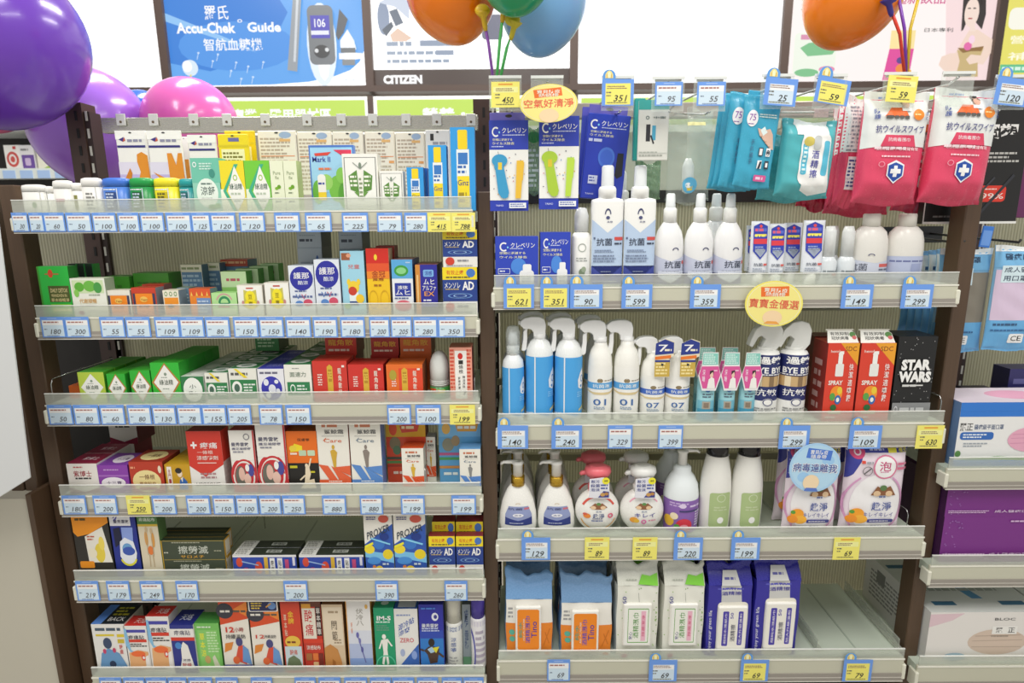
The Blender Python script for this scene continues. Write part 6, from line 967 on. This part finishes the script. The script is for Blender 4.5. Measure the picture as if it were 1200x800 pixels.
roundpump('round foam pump with white head and pink arc label', 754, 'e6e6e2', 'a e8a0b8 .5 .5 .42 .42 .06 40 140;'+HL+'t 4a4a98 .52 .48 .46 .1 キレイ;t 6a7a9a .5 .57 .12 .04 家用;e e8a03a .28 .36 .09 .07;e e8b83a .34 .34 .06 .05;o d870a8 .5 .32 .06 .06 .5;b d890a8 .6 .32 .86 .38 1', 'round foam pump with white head standing in the second row')
VP = 'r 8a62b0 0 .02 1 .94;b c8b0dc .2 .76 .6 .9 2;e e0d0ec .46 .8 .07 .06;b d8c8e8 .6 .74 .95 .84 1;e d8384a .5 .24 .16 .2;e e8b83a .18 .34 .12 .16;e f0e0c0 .3 .5 .08 .1;e 5aa04a .36 .2 .06 .08;e f0a0b0 .5 .2 .08 .08;b e0d4ec .72 .2 .98 .66 6;r 3a3a6a .4 .64 .8 .68'
t = lbottle('pump_bottle', 'white pump bottle with purple fruit label, front', 'R3', 805, 551, 42, .010, [(.9, 0), (.95, .02), (1, .3), (1, .56), (.92, .72), (.7, .84), (.52, .9), (.5, .97), (.35, 1)], M('e6ecee', .2), sy=.9, pr=VP, prz=(.02, .56), parts=(('pump', PW, lambda g, R, h, k: pumphead(False, PW)(g, R, h, k)),))
for dx, Y, lb in ((-16, .085, 'white pump bottle with purple fruit label, second row'),):
    dup(t, (at(793, 551, .085).x, t.location.y+.085, t.location.z), lb)
GLb = 'R a9bd86 .3 .08 .8 .62 .08;o c8d4b0 .55 .54 .1 .06 .2;b c0cca4 .4 .34 .7 .42 2;e f0f2ec .55 .2 .07 .05'
CAPD = M('3a3a3c', .15, 0, .8)
for cx, lb in ((847, 'white lotion bottle with green label, beside purple pump bottle'), (885, 'white lotion bottle with green label, beside pink refill pouches')):
    lbottle('lotion_bottle', lb, 'R3', cx, 522, 38, .012, [(.92, 0), (.96, .015), (1, .3), (.98, .52), (.9, .66), (.78, .77), (.7, .83), (.69, .85), (.74, .855), (.5, .86)], M('e9e8e2', .22), sy=.8, pr=GLb, prz=(.02, .75), parts=(('cap', CAPD, [(.66, .86), (.66, .985), (.6, 1)]),))
RF = 'r e9dce6 0 0 1 1;r 3a3f9a 0 .9 1 1;p 3a3f9a 0 .62 0 .92 .28 .92 .1 .68;e d8487a .16 .91 .12 .07;o f4e0ea .16 .91 .06 .035 .4;r e8e04a .66 .9 .8 .98;t e8e04a .9 .93 .14 .06 補充;b c8ccf0 .36 .91 .62 .96 1;e f4eef2 .5 .36 .42 .32;a d8a0c8 .44 .36 .46 .34 .06 120 230;a d8a0c8 .52 .36 .46 .34 .06 -50 60;e f6f2f4 .6 .76 .19 .12;o d8789a .6 .76 .2 .125 .12;t c8487a .6 .77 .2 .1 泡;b d890b0 .52 .7 .68 .72 1;o 5a5a5a .31 .72 .08 .05 .12;l 5a5a5a .26 .69 .36 .75 .02;r d84a3a .2 .8 .26 .83;b a0a0a8 .28 .79 .42 .83 1;b d87090 .8 .72 .98 .82 2;'
RF += 'p 8a5a3a .4 .46 .5 .56 .6 .52 .72 .56 .82 .46;e e0c09a .5 .48 .06 .03;e e0c09a .7 .48 .06 .03;e 5a7a4a .6 .54 .06 .03;b 5a6aa0 .54 .43 .68 .46 1;t 3a4f9a .6 .34 .34 .09 趣淨;t 5a5a9a .56 .25 .5 .05 キレイキレイ;R 3a3f8a .38 .16 .82 .2 .02;b e8e8f4 .42 .17 .78 .19 1;e f0a02a .2 .26 .12 .06;e f0b03a .26 .2 .12 .05;e e8902a .12 .2 .09 .045;e 5a9a3a .12 .28 .04 .02;b 8a8aa0 .46 .1 .74 .13 1'
for x0, x1, y0, Y, lb in ((922, 986, 526, .018, 'pink refill pouch behind the light blue round sign'), (990, 1063, 525, .018, 'pink refill pouch with foam badge, end of the third shelf'), (911, 975, 522, .075, 'pink refill pouch in second row, behind the round sign'), (984, 1048, 522, .075, 'pink refill pouch in second row, behind the foam badge pouch')):
    pouch('refill_pouch', lb, x0, x1, y0, at((x0+x1)/2, 0, Y).z and 630, Y, .034, 'e9dce6', RF, .05, wav=.001, cat='pouch', group='pink refill pouches', cut=.01)
for o in [q for q in bpy.data.objects if q.name.startswith('refill_pouch')]:
    z = min((v.co.z for v in o.data.vertices)); o.location.z = SH['R3']['z']-z+.0003
# ---- bottom shelf: packs of wipes
def wipes(name, label, x0, x1, yt, Y, th, col, pr, lid, lidpr, flap, fh, rear=0, group=None, fpr='', gap=.014, rl=None, yoffs=None):
    A = at(x0, yt, Y); B = at(x1, yt, Y); w = B.x-A.x-.007; z0 = SH['R4']['z']; h = A.z-z0; X = (A.x+B.x)/2
    t = thing(name, label, 'wipes', (X, Y, z0), group)
    g = G(); nu, nv = 16, 16
    def fr(u, v, o):
        b = .004*math.sin(PI*u)**.5*math.sin(PI*min(1, v+.05))**.5 if 0 < u < 1 else 0
        return ((u-.5)*w*(1-.02*math.sin(v*9)), -b-o-.0012*math.sin(u*13+v*11)*(1-math.sin(PI*v)), v*h)
    vs = []; fs = []
    for j in range(nv+1):
        for i in range(nu+1): vs.append(fr(i/nu, j/nv, 0))
    for j in range(nv):
        for i in range(nu): a = j*(nu+1)+i; fs.append((a, a+1, a+nu+2, a+nu+1))
    g.add(vs, fs, M(col, .28), True)
    for s_ in (0, 1):                      # bulging side gussets
        vs = []; fs = []
        for j in range(nv+1):
            x, y, z = fr(s_, j/nv, 0)
            for q in range(7): d = q/6; vs.append((x+(1 if s_ else -1)*.003*math.sin(PI*d), y+d*th, z))
        for j in range(nv):
            for q in range(6): a = j*7+q; f = (a, a+7, a+8, a+1); fs.append(f if s_ == 0 else f[::-1])
        g.add(vs, fs, M(flap, .28), True)
    g.box(-w/2, w/2, th-.002, th, 0, h, M(flap, .3)); g.box(-w/2, w/2, 0, th, 0, .001, M(flap, .3))
    g.prints(pr, w, h, fr, cut=.007, step=.00014, base=.0007); g.build('pack_body', t)
    g = G(); vs = []; fs = []; n = 36; sec = [(0, 0), (.12, .28), (.3, .55), (.36, .62), (.3, .82), (.42, 1.0), (.46, .98), (.6, .6), (1, 0)]
    for i in range(n+1):
        u = i/n; wv = .6*math.sin(u*9+x0)+.5*math.sin(u*4.3+x0*.3)+.25*math.sin(u*23+x0)
        for q, (d, z) in enumerate(sec): k = 1+.04*(q in (4, 5, 6)); vs.append(((u-.5)*w*k, d*th+.006*wv*z, h+fh*z*(1+.16*wv)))
    m_ = len(sec)
    for i in range(n):
        for q in range(m_-1): a = i*m_+q; fs.append((a, a+m_, a+m_+1, a+1))
    fs.append(tuple(range(m_))[::-1]); fs.append(tuple(n*m_+q for q in range(m_)))
    g.add(vs, fs, M(flap, .26), True)
    if fpr:
        def fs_(u, v, o): return ((u-.5)*w*.98, (.0+.3*v)*th-o-.0022, h+fh*.60*v+.0012)
        g.prints(fpr, w, fh*.7, fs_, cut=.006, step=.0002, base=.0014)
    g.build('top_flap', t)
    g = G(); u0, v0, u1, v1 = lid; lw, lh = (u1-u0)*w, (v1-v0)*h; lx = ((u0+u1)/2-.5)*w
    g.rbox(lx-lw/2, lx+lw/2, -.011, -.002, v0*h, v1*h, M('efede6', .25), .004, 3); g.prints(lidpr, lw, lh, flat(lx-lw/2, -.011, v0*h, lw, lh)); g.build('lid', t)
    for q in range(rear): dup(t, (X, Y+(th+gap)*(q+1), z0), '%s, %s back in its row' % (rl or label, ORD[q]))
    return t
OR = 'r ebe8e0 0 0 1 1;r e8862a 0 .12 .28 .6;r e8862a .72 .12 1 .6;b a0a0a0 .04 .68 .2 .88 3;e 5ab09a .13 .44 .06 .05;e 5ab09a .13 .32 .06 .05;l d0741e .82 .2 .94 .5 .02;l d0741e .94 .24 .84 .44 .02;b 8a8a98 .03 .04 .22 .1 1;e e08a3a .9 .05 .06 .03'
ORL = 'R f08a1e .08 .06 .92 .94 .08;T 2c2c9a .72 .5 .22 .36 Tino;T 5a4ab0 .48 .5 .18 .6 酒精濕巾;T 3aa08a .2 .5 .14 .36 純水;T f0e0d0 .33 .5 .06 .5 加大加厚'
wipes('wet_wipes', 'orange and blue wipes pack, beside the middle post', 591, 649, 702, .014, .06, 'ebe8e0', OR, (.2, .12, .76, .92), ORL, '6f9ac8', .055, 2, 'orange and blue wipes packs', rl='orange and blue wipes pack nearest the middle post')
wipes('wet_wipes', 'orange and blue wipes pack, beside green leaf packs', 656, 719, 706, .012, .06, 'ebe8e0', OR, (.2, .1, .74, .9), ORL, '6f94bc', .062, 2, 'orange and blue wipes packs', rl='orange and blue wipes pack nearest the leaf packs')
LEAF = ''.join('e %s %.3f %.3f .014 .007;' % (random.Random(k).choice(['8ab85a', 'a8c878', '7aa850']), random.Random(k+11).choice([random.Random(k).uniform(.02, .98), random.Random(k).uniform(.88, .98)]), random.Random(k+5).random()) for k in range(34))
LV = 'r e6e6dc 0 0 1 1;'+LEAF+'T 3a3a8a .16 .82 .1 .1 60;l 8a8a86 .5 .92 .52 .8 .01;e d85a7a .2 .03 .07 .03'
LVL = 'R f2f1ea .05 .04 .95 .96 .1;R 6aa84a .16 .09 .88 .9 .03;R f2f0e8 .18 .11 .86 .88 .02;T 5a9a4a .44 .5 .2 .6 酒精濕巾;T 4a4a8a .26 .26 .12 .18 安心;r eeb8cc .62 .14 .78 .84;T d05a7a .7 .5 .1 .5 除菌潔淨'
for x0, x1, lb, rl in ((722, 774, 'white green wipes pack with leaf print, beside orange packs', 'leaf print wipes nearest the orange packs'), (777, 828, 'white green wipes pack with leaf print, beside navy packs', 'leaf print wipes nearest the navy packs')):
    wipes('wet_wipes', lb, x0, x1, 686, .012, .062, 'e6e6dc', LV, (.14, .18, .84, .78), LVL, 'dcddd2', .05, 2, 'leaf print wipes packs', 'p 7ac83a .5 .1 .98 0 .98 .8 .8 .6 .6 .7;b b0b4a8 .2 .3 .5 .45 1', rl=rl)
NV = 'r 35309a 0 0 1 1;p c8c8c6 .3 .72 .28 1 .74 1 .78 .7;R e6e2d6 .22 .0 .92 .78 .1;T e0e0ec .08 .36 .09 .6 Enjoy your green life;b 5a5ac0 .2 .94 .84 .98 1;t 3f3a9a .52 .9 .46 .05 酒精擦'
NVL = 'R f0ede4 .04 .03 .96 .97 .1;R 4a3fa8 .16 .1 .36 .9 .04;R 4a3fa8 .68 .12 .84 .9 .04;T 5a5a6a .52 .4 .16 .4 酒精擦;T 4a3fa8 .46 .8 .1 .14 50;T e8e4f4 .26 .5 .08 .7 超純水濕紙巾;T e8e4f4 .76 .5 .08 .7 加大升級溫和'
for x0, x1, yt, lb, rl in ((829, 884, 686, 'navy wipes pack with white lid, beside leaf packs', 'navy wipes nearest the leaf packs'), (885, 941, 680, 'navy wipes pack with white lid, beside empty shelf space', 'navy wipes nearest the empty shelf space')):
    wipes('wet_wipes', lb, x0, x1, yt, .012, .062, '35309a', NV, (.22, .12, .9, .74), NVL, '2d2a96', .05, 2, 'navy wipes packs', 'p c8c8c6 .28 0 .72 0 .66 .95 .34 .95;b 5a5a9a .36 .3 .66 .6 1', rl=rl)
for px, lb, zz in ((957, 'clear low divider on the empty end of bottom shelf', 0), (1052, 'clear low divider at the far end of bottom shelf', 0)):
    p = at(px, 765, .02); g = G(); g.box(-.001, .001, 0, .23, 0, .032, GUARD); g.box(-.001, .016, 0, .23, 0, .001, GUARD); o = g.build('shelf_divider', loc=(p.x, .02, SH['R4']['z']+.0012)); tag(o, lb, 'divider')
for sh, px, py, lb in (('L3', 60, 452, 'thin wire divider at the dark end of third medicine shelf'), ('L4', 498, 560, 'thin wire divider beside the yellow red carton'), ('L5', 266, 660, 'thin wire divider beside the flat cartons'), ('R3', 1063, 612, 'clear wire divider at the end of third sanitiser shelf'), ('R2', 1042+60, 478, 'clear wire divider beside the black carton'), ('L3', 556, 455, 'clear wire divider between patterned carton and middle post')):
    p = at(px, py, .02); g = G(); hh = .05; g.tube([(0, 0, 0), (0, 0, hh*.8), (0, .006, hh), (0, .2, hh), (0, .206, hh*.8), (0, .206, 0)], .0011, CHROME, 6); o = g.build('wire_divider', loc=(p.x, .02, SH[sh]['z'])); tag(o, lb, 'divider')
# ------------------------------------------------------------------ face mask bay beyond the post
MB = 'r 2f78d0 0 .86 1 1;r e9e9e8 0 .14 1 .78;r 3a86d8 0 0 1 .1;p 5aa03a 0 .1 .3 .16 .6 .12 1 .2 1 .16 .6 .08 .3 .1;r 2f78d0 0 .78 .9 .86;t 3a3a3a .055 .62 .09 .12 麗正;t 5a6a8a .21 .62 .2 .08 醫療級平面口罩;R 2f68b8 .02 .42 .25 .54 .02;b e0e8f4 .04 .44 .23 .52 2;b a0a8b0 .05 .3 .25 .38 2;e e4a8c0 .52 .42 .17 .2;l d08aac .37 .44 .67 .46 .004;l d08aac .37 .36 .67 .38 .004;l d08aac .38 .5 .66 .53 .004;e 5a8a4a .02 .2 .02 .05;p f0f0ee .5 .86 .68 .86 .66 .7 .52 .7'
C('N2', 'mask_carton', 'white and blue face mask carton with pink mask picture', 1127, 1300, 471, .11, 'e9e9e8/dfe3ea/6a8ab8', MB, y=.012, tp='r e4d8e4 0 0 1 1;e e4a8c4 .5 .5 .2 .3;p 5aa03a .6 .0 1 .3 1 .4 .6 .1')
C('N2', 'navy_carton', 'navy carton standing behind the face mask carton', 1184, 1240, 432, .05, '2f2c66/26244f/26244f', 'b 6a68a0 .1 .1 .9 .9 6', y=.15)
C('N2', 'dark_carton', 'low dark violet carton behind the face mask carton', 1138, 1172, 458, .05, '33264a/2a203c/2a203c', '', y=.17)
PPL = 'r 7a2f86 0 0 1 1;'+''.join('e 9a6ab0 %.3f %.3f .006 .012;' % (random.Random(k+300).uniform(.02, .16), random.Random(k+340).random()) for k in range(24))+'b d8b8dc .02 .12 .34 .22 2;b d8b8dc .5 .88 .9 .94 1;t e0c8e4 .52 .18 .3 .08 成人醫療口罩;e e4d0e8 .92 .8 .04 .1'
q = C('N3', 'purple_carton', 'purple face mask carton, lower of the stacked two', 1107, 1262, 605, .24, '7a2f86/6a2878/42204a', PPL, y=.012)
C('N3', 'purple_carton', 'purple face mask carton, upper of the stacked two', 1112, 1268, 567, .24, '7a2f86/6a2878/42204a', PPL, y=.012, on=q)
TS = 'r e6e2de 0 0 1 1;p dfc4cc 0 .96 0 .7 .2 .84 .3 .98;e d4c0b0 .62 .4 .26 .26;l b8a494 .4 .42 .84 .44 .006;l b8a494 .4 .3 .84 .3 .006;l b8a494 .42 .52 .82 .54 .006;t 5a5a5a .66 .86 .18 .05 BLOC;r f0eeea .56 .56 .78 .72;t 3a3a3a .62 .64 .06 .1 麗;t 3a3a3a .73 .64 .06 .1 正;b a09488 .56 .5 .78 .54 1;e a8c4d4 .26 .1 .1 .08;p b89478 .9 .1 1 .5 1 .1'
TTP = 'r d8dad8 0 0 1 1;p 5a94c0 .36 .8 .5 .2 .6 .2 .44 .84;r 3a6a8a .1 .1 .3 .16;r 3a6a8a .7 .1 .92 .16;r 3a6a8a .04 .7 .24 .76;r 3a6a8a .74 .72 .94 .78;b a8aca8 .1 .3 .9 .6 4'
TSP = 'r d4d4d0 0 0 1 1;b 8a8c8a .1 .2 .7 .8 7;r 7a7c7a .2 .6 .34 .86;r e8e8e4 .6 .5 .7 .8'
C('N4', 'tissue_carton', 'white carton with beige mask picture, beside the brown post', 1091, 1225, 717, .25, 'e6e2de/d8dad8/d0d0cc', TS, y=.012, sp=TSP, tp=TTP)
C('N4', 'tissue_carton', 'white carton with blue printed top at photo edge', 1228, 1360, 717, .25, 'e6e2de/d8dad8/d0d0cc', TS, y=.012, tp=TTP)
MSK = lambda c: 'r 7ab8e4 0 .8 1 1;r 6aaee0 0 0 1 .3;r %s .02 .3 .98 .78;r e9eef2 .0 .95 1 1;t 2f4a6a .45 .9 .6 .06 醫療口罩;r d4e8f4 .1 .66 .62 .82;t 2f3f5a .36 .78 .44 .05 成人醫;t 2f3f5a .36 .7 .44 .05 用口罩;b 3a5a80 .08 .24 .6 .28 1;R eef2f4 .4 .08 .7 .17 .03;t 2a2a2a .55 .125 .2 .05 CE;b 3a6a9a .05 .19 .9 .22 1' % c
for x0, x1, y0, y1, Y, c, lb in ((1102, 1164, 292, 412, .10, '8a8478', 'light blue mask bag with grey masks, beside the brown post'), (1167, 1232, 288, 410, .08, 'd8c4dc', 'light blue mask bag with lilac masks')):
    pouch('mask_bag', lb, x0, x1, y0, y1, Y, .018, '8cc0e6', MSK(c), .04, wav=.0016, cat='bag', group='hanging mask bags')
for k in range(5):
    pouch('mask_bag', 'light blue mask bag hanging edge on behind the brown post, %s of five' % ORD[k], 1098-k*9, 1158-k*9, 293+k, 400-k*3, .13+k*.03, .018, '8cc0e6', 'r e6e8e0 0 .55 1 .96;r 6aaee0 0 0 1 .4;b 3a5a80 .05 .7 .4 .85 2', .04, wav=.0016, cat='bag', group='hanging mask bags')
for px, py, lb in ((1130, 285, 'black product hook holding the grey mask bags'), (1196, 284, 'black product hook holding the lilac mask bags')):
    p = at(px, py, .03); g = G(); g.tube([(0, 0, .006), (0, .004, 0), (0, .27, .012)], .0025, M('2a2a2a', .4)); g.rbox(-.03, .03, .268, .274, -.01, .03, M('2a2a2a', .4), .001, 1); tag(g.build('mask_hook', loc=p), lb, 'hook')
card2('blue_card', 'small blue header card above the grey mask bag', 1153, 1166, 265, 290, .05, '3a78d0', 'r 6a9ae0 .1 .1 .9 .8', .003, tilt=.1)
